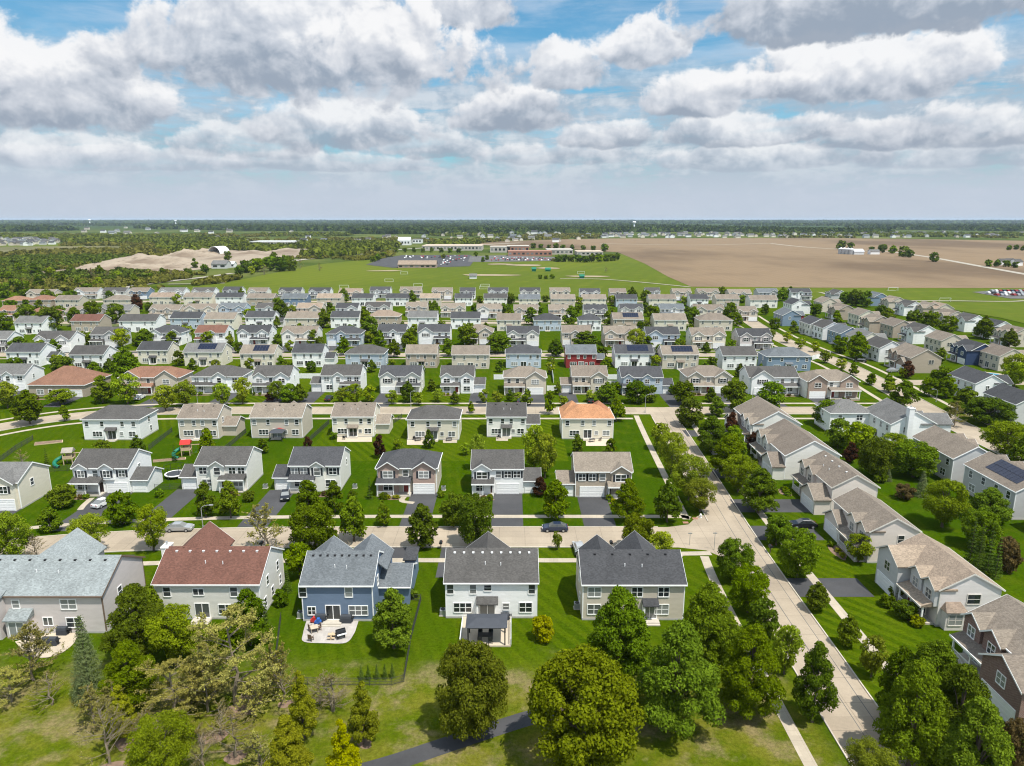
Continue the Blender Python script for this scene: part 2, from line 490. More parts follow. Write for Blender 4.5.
paving('road concrete', (.335, .278, .212), 4.5)
paving('walk concrete', (.395, .342, .27), 1.5, False, .08)
paving('kerb concrete', (.50, .45, .38), 3.0, False, .08)
paving('asphalt', (.062, .062, .066), 0, True, .22)
paving('asphalt old', (.115, .112, .110), 0, True, .22)
paving('patio stone', (.40, .37, .345), 0.6, False, .12)
paving('patio tan', (.47, .40, .31), 0, False, .15)
paving('sand', (.29, .23, .155), 0, False, .1)
paving('gravel track', (.33, .30, .25), 0, False, .1)


def field_mat(name, a, b, c, scale, rows=0.0, rot=0.0):
    m, t, bs = new_mat(name)
    tc = t.n('ShaderNodeTexCoord').outputs['Object']
    v = t.map(tc, (1, 1, 1), (0, 0, 0), (0, 0, rot))
    big = t.noise(t.map(v, (1, .45, 1)), scale, 5, 0.6)
    mid = t.noise(v, scale * 12, 5, 0.65)
    col = t.mix(t.smooth(big, 0.47, 0.60), c4(a), c4(b))
    col = t.mix(t.m('MULTIPLY', t.smooth(mid, 0.48, 0.68), 0.6), col, c4(c))
    if rows:
        sp = t.n('ShaderNodeSeparateXYZ'); t.link(v, sp.inputs[0])
        s = t.m('SINE', t.m('MULTIPLY', sp.outputs[0], 2 * pi / rows))
        col = t.mix(t.m('MULTIPLY', t.smooth(s, -.6, .6), 0.16), col, c4([x * .7 for x in a]))
    t.link(col, bs.inputs['Base Color'])
    bs.inputs['Roughness'].default_value = 0.95
    bs.inputs['Specular IOR Level'].default_value = 0.1
    return m


field_mat('soil', (.205, .146, .090), (.118, .082, .052), (.160, .113, .070), .0022, 9.0)  # large darker patches stand in for cloud shadows, painted into the soil colour
field_mat('soil dark', (.150, .108, .078), (.185, .135, .098), (.130, .095, .070), .004)
field_mat('sport turf', (.076, .106, .003), (.100, .126, .005), (.116, .130, .010), .006, 14.0, .3)
field_mat('quarry earth', (.31, .255, .195), (.19, .145, .105), (.14, .105, .075), .01)
field_mat('marsh', (.115, .110, .048), (.150, .135, .065), (.075, .085, .028), .01)


# ------------------------------------------------------------------ mesh helpers
class MB:
    def __init__(s): s.v, s.f, s.mi = [], [], []
    def face(s, pts, mi=0):
        i = len(s.v); s.v += [tuple(p) for p in pts]; s.f.append(tuple(range(i, i + len(pts)))); s.mi.append(mi)
    def box(s, x0, x1, y0, y1, z0, z1, mi=0):
        i = len(s.v)
        s.v += [(x0, y0, z0), (x1, y0, z0), (x1, y1, z0), (x0, y1, z0), (x0, y0, z1), (x1, y0, z1), (x1, y1, z1), (x0, y1, z1)]
        for f in ((3, 2, 1, 0), (4, 5, 6, 7), (0, 1, 5, 4), (1, 2, 6, 5), (2, 3, 7, 6), (3, 0, 4, 7)):
            s.f.append(tuple(i + k for k in f)); s.mi.append(mi)
    def extrude(s, prof, axis, a, b, mi=0):    # prof: (u, z) outline; axis 'x' -> u is y, axis 'y' -> u is x
        i, n = len(s.v), len(prof)
        for q in (a, b):
            s.v += [(q, u, z) if axis == 'x' else (u, q, z) for u, z in prof]
        s.f.append(tuple(range(i, i + n))); s.f.append(tuple(range(i + 2 * n - 1, i + n - 1, -1)))
        s.mi += [mi, mi]
        for k in range(n):
            l = (k + 1) % n
            s.f.append((i + k, i + n + k, i + n + l, i + l)); s.mi.append(mi)
    def tube(s, p0, p1, r0, r1, n=6, mi=0, cap=True):
        p0, p1 = Vector(p0), Vector(p1); d = (p1 - p0).normalized()
        a = d.orthogonal().normalized(); b = d.cross(a); i = len(s.v)
        for p, r in ((p0, r0), (p1, r1)):
            for k in range(n):
                q = p + (a * cos(2 * pi * k / n) + b * sin(2 * pi * k / n)) * r
                s.v.append(tuple(q))
        for k in range(n):
            l = (k + 1) % n
            s.f.append((i + k, i + l, i + n + l, i + n + k)); s.mi.append(mi)
        if cap:
            s.f.append(tuple(i + n + k for k in range(n))); s.mi.append(mi)
    def mesh(s, name, mats=(), fix=True, smooth=False):
        me = bpy.data.meshes.new(name)
        me.from_pydata(s.v, [], s.f)
        for mt in (mats or (None,)):
            me.materials.append(MATS[mt] if isinstance(mt, str) else mt)
        if any(s.mi): me.polygons.foreach_set('material_index', s.mi)
        if fix: recalc(me)
        if smooth: me.polygons.foreach_set('use_smooth', [True] * len(me.polygons))
        return me


import bmesh
def recalc(me):
    bm = bmesh.new(); bm.from_mesh(me)
    bmesh.ops.recalc_face_normals(bm, faces=bm.faces)
    bm.to_mesh(me); bm.free()


def put(name, me, parent=None, mat=None, loc=(0, 0, 0), rz=0.0, sc=None):
    o = bpy.data.objects.new(name, me)
    COL.objects.link(o)
    o.location = loc
    if rz: o.rotation_euler = (0, 0, rz)
    if sc: o.scale = sc
    if parent is not None: o.parent = parent
    if mat is not None:
        o.material_slots[0].link = 'OBJECT'
        o.material_slots[0].material = MATS[mat]
    return o


USED = {}
def tag(o, label, cat, group=None):
    o['label'] = label; o['category'] = cat
    if group: o['group'] = group
    USED.setdefault(label, []).append(o.name)
    return o


def thing(name, label, cat, loc, rz=0.0, group=None, sc=None):
    o = bpy.data.objects.new(name, None)
    COL.objects.link(o)
    o.location = loc; o.rotation_euler = (0, 0, rz)
    if sc: o.scale = sc
    o.empty_display_size = 0.5
    return tag(o, label, cat, group)


def structure(name, me, mat=None, loc=(0, 0, 0)):
    o = put(name, me, None, mat, loc); o['kind'] = 'structure'
    return o


def sheet(name, pts, z, mat, kind='structure'):      # a flat patch of ground, given as (x, y) metres
    mb = MB(); mb.face([(x, y, z) for x, y in pts])
    me = mb.mesh(name, [mat])
    if me.polygons[0].normal.z < 0: me.flip_normals()
    o = put(name, me); o['kind'] = kind
    return o


def strip(name, left, right, z, mat):                # a ribbon between two polylines
    mb = MB()
    for k in range(len(left) - 1):
        mb.face([(*left[k], z), (*right[k], z), (*right[k + 1], z), (*left[k + 1], z)])
    me = mb.mesh(name, [mat])
    if me.polygons[0].normal.z < 0: me.flip_normals()
    o = put(name, me); o['kind'] = 'structure'
    return o


def ribbon_pts(line, wd):                            # offset a centre line both ways
    L, Rr = [], []
    for i, (x, y) in enumerate(line):
        a = line[max(i - 1, 0)]; b = line[min(i + 1, len(line) - 1)]
        d = Vector((b[0] - a[0], b[1] - a[1])).normalized()
        L.append((x - d.y * wd / 2, y + d.x * wd / 2)); Rr.append((x + d.y * wd / 2, y - d.x * wd / 2))
    return L, Rr


def smooth_line(pts, n=8):                           # Catmull-Rom through the points
    out = []
    q = [pts[0]] + list(pts) + [pts[-1]]
    for i in range(1, len(q) - 2):
        p0, p1, p2, p3 = (Vector(q[i + k]) for k in (-1, 0, 1, 2))
        for k in range(n):
            s = k / n
            out.append(tuple(0.5 * ((2 * p1) + (p2 - p0) * s + (2 * p0 - 5 * p1 + 4 * p2 - p3) * s * s + (3 * p1 - p0 - 3 * p2 + p3) * s ** 3)))
    out.append(tuple(pts[-1]))
    return out


def kerb(name, line, wd=0.16, h=0.13, mat='kerb concrete'):
    L, Rr = ribbon_pts(line, wd)
    mb = MB()
    for k in range(len(line) - 1):
        a, b, c, d = L[k], Rr[k], Rr[k + 1], L[k + 1]
        mb.face([(*a, h), (*b, h), (*c, h), (*d, h)])
        mb.face([(*a, -.05), (*a, h), (*d, h), (*d, -.05)])
        mb.face([(*b, h), (*b, -.05), (*c, -.05), (*c, h)])
    o = put(name, mb.mesh(name, [mat])); o['kind'] = 'structure'
    return o

# ------------------------------------------------------------------ ground, streets, walks
mb = MB()
mb.face([(-22000, -150, 0), (22000, -150, 0), (22000, 26000, 0), (-22000, 26000, 0)])
structure('ground', mb.mesh('ground', ['grass']))

Z_ROAD, Z_DRIVE, Z_WALK = 0.010, 0.016, 0.022
# near street: straight from the junction, bending towards the viewer at its left end
s1 = smooth_line([(36, 112.7), (20, 112.7), (0, 112.7), (-25, 112.7), (-50, 112.2), (-72, 110.4), (-88, 107.0), (-102, 101.5), (-116, 94)], 6)
L, Rr = ribbon_pts(s1, 8.0); strip('street', L, Rr, Z_ROAD, 'road concrete'); kerb('kerb', L[4:]); kerb('kerb', Rr[4:])
s1n, s1s = ribbon_pts(s1, 17.2)
def walk_from(line, wd=1.4, name='sidewalk'):
    L, Rr = ribbon_pts(line, wd); strip(name, L, Rr, Z_WALK, 'walk concrete')
walk_from([(33, 120.6)] + s1s[2:]); walk_from([(33, 106.6), (28, 106.4)] + s1n[4:])
# second street
s2 = smooth_line([(116, 195.2), (80, 195.2), (40, 195.2), (0, 195.2), (-60, 195.2), (-95, 195.0), (-115, 192), (-128, 186), (-138, 176), (-145, 163), (-148, 148)], 6)
L, Rr = ribbon_pts(s2, 7.6); strip('street', L, Rr, Z_ROAD, 'road concrete')
kerb('kerb', [p for p in L if p[0] < 36]); kerb('kerb', [p for p in Rr if p[0] < 36])
kerb('kerb', [p for p in L if p[0] > 48]); kerb('kerb', [p for p in Rr if p[0] > 48])
a, b = ribbon_pts(s2, 16.4)
for q in (a, b):
    walk_from([p for p in q if p[0] < 34.5]); walk_from([p for p in q if 50 < p[0] < 114])
# third, fourth and fifth streets, deeper in the estate
for (y, xa, xb) in ((280.5, -240, 112), (371, -300, 112), (470, -330, 120)):
    ln = [(x, y) for x in range(xa, xb + 1, 22)]
    L, Rr = ribbon_pts(ln, 7.8); strip('street', L, Rr, Z_ROAD, 'road concrete')
    a, b = ribbon_pts(ln, 16.4); walk_from(a); walk_from(b)
# corner street running away from the viewer
sa = smooth_line([(37.6, 20), (37.9, 60), (38.3, 80), (38.6, 95), (39.2, 115), (40.5, 140), (41.7, 165), (42.5, 185), (43, 199)], 6)
wds = 6.6
L, Rr = ribbon_pts(sa, 7.0); strip('street', L, Rr, Z_ROAD + 0.004, 'road concrete')
kerb('kerb', [p for p in L if p[1] < 106]); kerb('kerb', [p for p in L if 119 < p[1] < 190]); kerb('kerb', [p for p in Rr if p[1] < 190])
# flared corner of the junction
sheet('junction', [(28, 108.7), (32.5, 107.6), (35.4, 104), (36.5, 112), (36.5, 122), (34.6, 121.5), (32, 117.8), (28, 116.7)], Z_ROAD + 0.002, 'road concrete')
walk_from(smooth_line([(30.0, 20), (30.4, 71), (30.9, 95), (31.6, 112 - 6.5)], 6)); walk_from(smooth_line([(32.2, 120), (32.9, 140), (34, 170), (35, 190)], 6))
walk_from(smooth_line([(46.3, 30), (46.4, 99), (46.6, 112), (47.6, 150), (49, 186)], 6))
# long street on the far right
sb = smooth_line([(118, 120), (118.5, 150), (119.5, 180), (121.5, 205), (124.5, 235), (126, 262), (124, 290), (124, 320), (127, 360), (132, 400)], 6)
L, Rr = ribbon_pts(sb, 8.2); strip('street', L, Rr, Z_ROAD + 0.004, 'road concrete'); kerb('kerb', L); kerb('kerb', Rr)
a, b = ribbon_pts(sb, 18.0); walk_from(a); walk_from(b)
s6 = smooth_line([(128, 231), (150, 231), (180, 231.5), (215, 233)], 4)
L, Rr = ribbon_pts(s6, 7.6); strip('street', L, Rr, Z_ROAD, 'road concrete')
# tactile plates at the crossing
for (x, y) in ((31.7, 118.6), (33.9, 120.4)):
    sheet('tactile_plate', [(x - .5, y - .4), (x + .5, y - .4), (x + .5, y + .4), (x - .5, y + .4)], 0.03, 'brick red plain')

# asphalt park path in the foreground
pth = smooth_line([P(340, 778), P(392, 763), P(440, 747), P(500, 727), P(545, 714), P(590, 708)], 8)
L, Rr = ribbon_pts(pth, 2.3); strip('footpath', L, Rr, 0.012, 'asphalt')

# patios
sheet('patio', smooth_line([P(*q) for q in ((307, 619.5), (303, 634), (304, 642), (326, 643.5), (346, 643), (354, 634), (357, 626), (359, 619.5))], 5), 0.06, 'patio stone')
sheet('patio', smooth_line([P(*q) for q in ((15, 642), (28, 655), (45, 658), (62, 653), (75, 642), (76, 631), (44, 634), (15, 642))], 5)[:-1], 0.06, 'patio tan')
def rect_px(name, x0, x1, y0, y1, mat, z=0.05):
    sheet(name, [P(x0, y1), P(x1, y1), P(x1, y0), P(x0, y0)], z, mat)
rect_px('patio', 407, 429, 438, 445, 'patio tan'); rect_px('patio', 586, 611, 438, 446, 'patio tan'); rect_px('patio', 337, 372, 437, 442, 'patio tan')
rect_px('patio', 496, 508, 437, 441, 'walk concrete'); rect_px('patio', 181, 200, 436, 440, 'patio stone'); rect_px('patio', 443, 457, 439, 443, 'walk concrete')

# mulch rings and beds
def blob(name, cx, cy, rx, ry, z, mat, seed=1, n=20):
    r = random.Random(seed)
    ph = [r.uniform(0, 6.28) for _ in range(3)]
    pts = []
    for k in range(n):
        a = 2 * pi * k / n
        q = 1 + .13 * sin(2 * a + ph[0]) + .09 * sin(3 * a + ph[1]) + .05 * sin(5 * a + ph[2])
        pts.append((cx + rx * q * cos(a), cy + ry * q * sin(a)))
    return sheet(name, pts, z, mat)
for i, (px, py, rr) in enumerate(((236, 757, 1.2), (213, 737, 1.4), (285, 704, .8), (112, 770, 1.6), (240, 711, 1.6), (365, 744, .8), (130, 742, 1.5), (250, 700, 1.3))):
    x, y = P(px, py); blob('mulch_bed', x, y, rr, rr * .8, 0.013 + .0004 * i, 'mulch', i)
for off in (-.15, 2.05):
    ln = [(x + off, y) for x, y in sa if y < 190]
    L, Rr = ribbon_pts(ln, .09); strip('road_joint', L, Rr, Z_ROAD + .008, 'asphalt old')

# ------------------------------------------------------------------ houses
WIN = {}
def window_meshes(wd, ht, cols=1, rows=2):
    k = (round(wd, 2), round(ht, 2), cols, rows)
    if k not in WIN:
        f, p = MB(), MB()
        t, d = 0.10, 0.07
        f.box(-wd / 2 - t, -wd / 2, -d, .02, -t, ht + t); f.box(wd / 2, wd / 2 + t, -d, .02, -t, ht + t)
        f.box(-wd / 2, wd / 2, -d, .02, ht, ht + t); f.box(-wd / 2, wd / 2, -d - .03, .02, -t, 0)
        for i in range(1, cols):
            x = -wd / 2 + wd * i / cols; f.box(x - .05, x + .05, -d + .01, .02, 0, ht)
        for j in range(1, rows):
            z = ht * j / rows
            for i in range(cols):
                x0 = -wd / 2 + wd * i / cols + .05; x1 = -wd / 2 + wd * (i + 1) / cols - .05
                f.box(x0, x1, -d + .02, .02, z - .03, z + .03)
        p.face([(-wd / 2, -.025, 0), (wd / 2, -.025, 0), (wd / 2, -.025, ht), (-wd / 2, -.025, ht)])
        WIN[k] = (f.mesh('window'), p.mesh('pane', ['glass'], fix=False))
    return WIN[k]


GDOOR = {}
def garage_mesh(wd, ht=2.15):
    k = round(wd, 1)
    if k not in GDOOR:
        mb = MB(); n = 4
        for j in range(n):
            z0 = ht * j / n; mb.box(-wd / 2, wd / 2, -.06, .02, z0 + .015, z0 + ht / n - .015)
            c = max(2, int(wd / 1.2))
            for i in range(c):
                x0 = -wd / 2 + wd * i / c + .1; mb.box(x0, x0 + wd / c - .2, -.075, -.06, z0 + .12, z0 + ht / n - .12)
        fr = MB(); t = .12
        fr.box(-wd / 2 - t, -wd / 2, -.10, .02, 0, ht + t); fr.box(wd / 2, wd / 2 + t, -.10, .02, 0, ht + t); fr.box(-wd / 2, wd / 2, -.10, .02, ht, ht + t)
        GDOOR[k] = (mb.mesh('garage_door', ['trim white']), fr.mesh('door_frame'))
    return GDOOR[k]


def gable_roof_mb(x0, x1, y0, y1, ze, rise, oh=.28, th=.20, axis='x'):
    """Pitched slab: ridge along axis; (y0, y1) is the span across it, ze the eave height at the wall."""
    half = (y1 - y0) / 2; yc = (y0 + y1) / 2; s = rise / half
    zo = ze - oh * s
    prof = [(yc - half - oh, zo), (yc - half - oh, zo + th), (yc, ze + rise + th), (yc + half + oh, zo + th), (yc + half + oh, zo), (yc, ze + rise)]
    mb = MB(); a, b = x0, x1
    i = len(mb.v)
    for q in (a, b):
        mb.v += [(q, u, z) if axis == 'x' else (u, q, z) for u, z in prof]
    for f in ((0, 1, 2, 5), (5, 2, 3, 4)):
        mb.f.append(f); mb.f.append(tuple(6 + k for k in reversed(f)))
    for k in range(6):
        l = (k + 1) % 6; mb.f.append((k, 6 + k, 6 + l, l))
    mb.mi = [0] * len(mb.f)
    return mb


def fascia_mb(x0, x1, y0, y1, ze, rise, oh=.28, th=.20, axis='x', ends=(1, 1), eaves=(1, 1)):
    half = (y1 - y0) / 2; yc = (y0 + y1) / 2; s = rise / half; zo = ze - oh * s
    mb = MB(); o = .03
    def sw(pts):
        return pts if axis == 'x' else [(p[1], p[0], p[2]) for p in pts]
    def bx(xa, xb, ya, yb, za, zb):
        if axis == 'x': mb.box(xa, xb, ya, yb, za, zb)
        else: mb.box(ya, yb, xa, xb, za, zb)
    for sgn, on in ((-1, eaves[0]), (1, eaves[1])):
        if on:
            ya = yc + sgn * (half + oh); yb = ya + sgn * .11
            bx(x0 - o * .5, x1 + o * .5, min(ya, yb), max(ya, yb), zo - .0, zo + th - .03)
    for q, on, sg in ((x0, ends[0], -1), (x1, ends[1], 1)):
        if not on: continue
        for sgn in (-1, 1):
            ye = yc + sgn * (half + oh); q2 = q + sg * o
            lo, hi = zo - .02, zo + th + .015
            ri, rj = ze + rise - .02, ze + rise + th + .015
            a = sw([(q, ye, lo), (q, ye, hi), (q, yc, rj), (q, yc, ri)]); b = sw([(q2, ye, lo), (q2, ye, hi), (q2, yc, rj), (q2, yc, ri)])
            i = len(mb.v); mb.v += a + b
            for f in ((0, 1, 2, 3), (7, 6, 5, 4), (0, 4, 5, 1), (1, 5, 6, 2), (2, 6, 7, 3), (3, 7, 4, 0)):
                mb.f.append(tuple(i + k for k in f)); mb.mi.append(0)
    return mb


def hip_roof_mb(x0, x1, y0, y1, ze, pitch, oh=.28, th=.20, front_only=None):
    """Hipped block over a rectangle; front_only = y of the point where the ridge runs into another roof."""
    a0, a1, b0, b1 = x0 - oh, x1 + oh, y0 - oh, y1 + oh
    zo = ze - oh * pitch
    mb = MB()
    w, d = a1 - a0, b1 - b0
    if front_only is not None:
        h = zo + th + w / 2 * pitch; xc = (a0 + a1) / 2
        yr = b0 + w / 2
        v = [(a0, b0, zo), (a1, b0, zo), (a1, b0, zo + th), (a0, b0, zo + th), (a0, front_only, zo), (a1, front_only, zo), (a1, front_only, zo + th), (a0, front_only, zo + th), (xc, yr, h), (xc, front_only, h)]
        f = [(0, 1, 2, 3), (3, 2, 8), (1, 5, 6, 2), (2, 6, 9, 8), (4, 0, 3, 7), (7, 3, 8, 9), (0, 4, 5, 1), (5, 4, 7, 9, 6)]
    else:
        if w >= d:
            h = zo + th + d / 2 * pitch; r0, r1 = (a0 + d / 2, (b0 + b1) / 2, h), (a1 - d / 2 + .001, (b0 + b1) / 2, h)
            tops = [(4, 5, 9, 8), (5, 6, 9), (6, 7, 8, 9), (7, 4, 8)]
        else:
            h = zo + th + w / 2 * pitch; r0, r1 = ((a0 + a1) / 2, b0 + w / 2, h), ((a0 + a1) / 2, b1 - w / 2, h)
            tops = [(4, 5, 8), (5, 6, 9, 8), (6, 7, 9), (7, 4, 8, 9)]
        v = [(a0, b0, zo), (a1, b0, zo), (a1, b1, zo), (a0, b1, zo), (a0, b0, zo + th), (a1, b0, zo + th), (a1, b1, zo + th), (a0, b1, zo + th), r0, r1]
        f = [(3, 2, 1, 0), (0, 1, 5, 4), (1, 2, 6, 5), (2, 3, 7, 6), (3, 0, 4, 7)] + tops
    mb.v = v; mb.f = f; mb.mi = [0] * len(f)
    return mb


def hip_fascia_mb(x0, x1, y0, y1, ze, pitch, oh=.28, th=.20, back=True):
    a0, a1, b0, b1 = x0 - oh, x1 + oh, y0 - oh, y1 + oh
    zo = ze - oh * pitch; g = .10
    mb = MB()
    mb.box(a0 - g, a1 + g, b0 - g, b0, zo - .0, zo + th - .03)
    if back: mb.box(a0 - g, a1 + g, b1, b1 + g, zo - .0, zo + th - .03)
    mb.box(a0 - g, a0, b0, b1, zo - .0, zo + th - .03); mb.box(a1, a1 + g, b0, b1, zo - .0, zo + th - .03)
    return mb


AXIS_ROT = {'F': 0.0, 'B': pi, 'L': -pi / 2, 'R': pi / 2}
class House:
    """A house in its own axes: front towards -y. Every visible piece becomes a part under the house."""
    def __init__(s, label, loc, rz, W, D, wall, roof, he=5.4, pitch=.52, kind='gable', trim='trim white', accent=None, detail=2, group=None, name='house'):
        s.W, s.D, s.he, s.pitch, s.kind, s.trim, s.detail = W, D, he, pitch, kind, trim, detail
        s.wall, s.roof = 'wall ' + wall, 'roof ' + roof
        s.accent = 'wall ' + (accent or wall)
        s.root = thing(name, label, 'house', (loc[0], loc[1], 0), rz, group)
        s.rise = D / 2 * pitch
        s.bays = []                # front bays: (x0, x1, y_front)
        h = MB()
        if kind == 'gable':
            h.extrude([(-D / 2, -.1), (D / 2, -.1), (D / 2, he), (0, he + s.rise - .05), (-D / 2, he)], 'x', -W / 2, W / 2)
            oh = .28
            s.main_roof = s.part('roof', gable_roof_mb(-W / 2 - .22, W / 2 + .22, -D / 2, D / 2, he, s.rise, oh), s.roof)
            s.part('fascia', fascia_mb(-W / 2 - .22, W / 2 + .22, -D / 2, D / 2, he, s.rise, oh), trim, s.main_roof)
        else:
            h.box(-W / 2, W / 2, -D / 2, D / 2, -.1, he)
            s.main_roof = s.part('roof', hip_roof_mb(-W / 2, W / 2, -D / 2, D / 2, he, pitch), s.roof)
            s.part('fascia', hip_fascia_mb(-W / 2, W / 2, -D / 2, D / 2, he, pitch), trim, s.main_roof)
        s.body = s.part('wall', h, s.wall)
        if detail >= 2:
            f = MB(); f.box(-W / 2 - .03, W / 2 + .03, -D / 2 - .03, D / 2 + .03, -.05, .28)
            s.part('foundation', f, 'foundation grey')
            for x in (-1, 1):
                for y in (-1, 1):
                    xx, yy = x * W / 2, y * D / 2
                    c = MB(); c.box(min(xx + .02 * x, xx - .12 * x), max(xx + .02 * x, xx - .12 * x), min(yy + .02 * y, yy - .12 * y), max(yy + .02 * y, yy - .12 * y), .28, he - .06)
                    s.part('corner_board', c, trim)

    def part(s, name, mb, mat, parent=None, loc=(0, 0, 0), rz=0.0):
        me = mb.mesh(name) if isinstance(mb, MB) else mb
        return put(name, me, parent or s.root, mat, loc, rz)

    def face_y(s, face, u):
        if face == 'F':
            for a, b, y in s.bays:
                if a <= u <= b: return y
            return -s.D / 2
        return {'B': s.D / 2, 'L': -s.W / 2, 'R': s.W / 2}[face]

    def win(s, face, u, z, wd=.95, ht=1.4, cols=1, rows=2, shutter=False, arch=False, y=None):
        q = s.face_y(face, u) if y is None else y
        loc = {'F': (u, q, z), 'B': (u, q, z), 'L': (q, u, z), 'R': (q, u, z)}[face]
        f, p = window_meshes(wd, ht, cols, rows)
        o = s.part('window', f, s.trim if s.trim != 'trim brown' else 'trim white', None, loc, AXIS_ROT[face])
        if s.detail >= 1:
            put('pane', p, o)
        else:
            put('pane', p, o)
        if shutter and s.detail >= 1:
            for sg in (-1, 1):
                m = MB(); x = sg * (wd / 2 + .33)
                m.box(x - .2, x + .2, -.05, .02, -.05, ht + .05)
                put('shutter', m.mesh('shutter'), s.root, 'shutter dark', loc, AXIS_ROT[face])
        return o

    def bay(s, x, wd, proj=.7, kind='gable', accent=True, he=None, pitch=None, base=0.0, hpitch=None):
        """A front bay with its own cross roof running back into the main one."""
        he = he if he is not None else s.he
        pitch = pitch or s.pitch * 1.28
        yf = -s.D / 2 - proj
        zr = he + wd / 2 * pitch
        yb = min(-s.D / 2 + (zr - s.he) / s.pitch + .5, s.D / 2 - .3)
        yb = min(yb, .25)
        if he < s.he - .5: yb = -s.D / 2 + .05
        m = MB()
        if kind == 'gable':
            m.extrude([(x - wd / 2, base - .1 if base == 0 else base), (x + wd / 2, base - .1 if base == 0 else base), (x + wd / 2, he), (x, zr - .05), (x - wd / 2, he)], 'y', yf, -s.D / 2 + .25)
            r = s.part('roof', gable_roof_mb(yf - .35, yb, x - wd / 2, x + wd / 2, he + .02, zr - he, .30, .18, 'y'), s.roof)
            s.part('fascia', fascia_mb(yf - .35, yb, x - wd / 2, x + wd / 2, he + .02, zr - he, .30, .18, 'y', ends=(1, 0), eaves=(0, 0)), s.trim, r)
        else:
            m.box(x - wd / 2, x + wd / 2, yf, -s.D / 2 + .25, base - .1 if base == 0 else base, he)
            hp = hpitch or .74; yb2 = min(yf + max(wd, proj + s.D * .55), s.D / 2 - 1.0)
            r = s.part('roof', hip_roof_mb(x - wd / 2, x + wd / 2, yf, yb2, he + .02, hp, .38, .19), s.roof)
            fm = MB(); a0, a1 = x - wd / 2 - .38, x + wd / 2 + .38; zo = he + .02 - .38 * hp
            fm.box(a0 - .1, a1 + .1, yf - .48, yf - .38, zo - .03, zo + .17); fm.box(a0 - .1, a0, yf - .38, -s.D / 2 - .4, zo - .03, zo + .17); fm.box(a1, a1 + .1, yf - .38, -s.D / 2 - .4, zo - .03, zo + .17)
            s.part('fascia', fm, s.trim, r)
        s.part('front_bay', m, s.accent if accent else s.wall)
        s.bays.append((x - wd / 2, x + wd / 2, yf))
        return zr

    def garage_door(s, x, wd=4.9, y=None, n=1):
        q = s.face_y('F', x) if y is None else y
        if n == 2:
            for sg in (-1, 1): s.garage_door(x + sg * wd / 4, wd / 2 - .35, q)
            return
        d, f = garage_mesh(wd)
        o = s.part('garage_door', d, 'trim white', None, (x, q, 0.02))
        put('door_frame', f, o, 'trim white')

    def door(s, face, u, mat='door dark', y=None):
        q = s.face_y(face, u) if y is None else y
        loc = {'F': (u, q, .3), 'B': (u, q, .3), 'L': (q, u, .3), 'R': (q, u, .3)}[face]
        m = MB(); m.box(-.47, .47, -.05, .02, 0, 2.1)
        f = MB(); f.box(-.62, -.48, -.09, .02, 0, 2.25); f.box(.48, .62, -.09, .02, 0, 2.25); f.box(-.48, .48, -.09, .02, 2.11, 2.25)
        o = s.part('door', m, mat, None, loc, AXIS_ROT[face]); put('door_frame', f.mesh('door_frame'), o, 'trim white')

    def slider(s, u, wd=1.9, awning=0.0, face='B'):
        f, p = window_meshes(wd, 2.05, 2, 1)
        q = s.face_y(face, u)
        o = s.part('sliding_door', f, 'trim white', None, (u, q, .32), AXIS_ROT[face]); put('pane', p, o)
        st = MB(); st.box(-wd / 2 - .3, wd / 2 + .3, -1.1, -.05, -.32, -.06); st.box(-wd / 2 - .3, wd / 2 + .3, -1.5, -1.1, -.32, -.19)
        s.part('step', st, 'concrete slab', None, (u, q, .32), AXIS_ROT[face])
        if awning:
            m = MB(); a = awning
            m.face([(-a / 2, .0, 3.35), (a / 2, .0, 3.35), (a / 2, -1.15, 2.75), (-a / 2, -1.15, 2.75)])
            i = len(m.v)
            m2 = MB(); m2.v = [(-a / 2, 0, 2.72), (a / 2, 0, 2.72), (a / 2, -1.15, 2.62), (-a / 2, -1.15, 2.62), (-a / 2, 0, 3.35), (a / 2, 0, 3.35), (a / 2, -1.15, 2.76), (-a / 2, -1.15, 2.76)]
            m2.f = [(3, 2, 1, 0), (4, 5, 6, 7), (0, 1, 5, 4), (1, 2, 6, 5), (2, 3, 7, 6), (3, 0, 4, 7)]; m2.mi = [0] * 6
            s.part('awning_roof', m2, s.roof, None, (u, q, 0), AXIS_ROT[face])
            sd = MB(); sd.box(-a / 2 + .05, -a / 2 + .3, -1.05, 0, .0, 2.66)
            s.part('awning_wall', sd, s.trim, None, (u, q, 0), AXIS_ROT[face])

    def porch(s, x0, x1, depth=1.8, z=2.75, posts=3, gable=None, rail=True):
        y0 = -s.D / 2; y1 = y0 - depth
        m = MB(); m.v = [(x0, y0, z), (x1, y0, z), (x1, y1 - .3, z - .05), (x0, y1 - .3, z - .05), (x0, y0, z + .85), (x1, y0, z + .85), (x1, y1 - .3, z + .14), (x0, y1 - .3, z + .14)]
        m.f = [(3, 2, 1, 0), (4, 5, 6, 7), (0, 1, 5, 4), (1, 2, 6, 5), (2, 3, 7, 6), (3, 0, 4, 7)]; m.mi = [0] * 6
        r = s.part('porch_roof', m, s.roof)
        f = MB(); f.box(x0 - .02, x1 + .02, y1 - .40, y1 - .30, z - .10, z + .16); s.part('fascia', f, s.trim, r)
        fl = MB(); fl.box(x0 + .1, x1 - .1, y1, y0 - .04, -.05, .28); s.part('porch_floor', fl, 'concrete slab')
        for k in range(posts):
            x = x0 + .25 + (x1 - x0 - .5) * k / max(posts - 1, 1)
            p = MB(); p.box(x - .1, x + .1, y1 + .05, y1 + .25, .28, z - .06); s.part('porch_post', p, 'trim white')
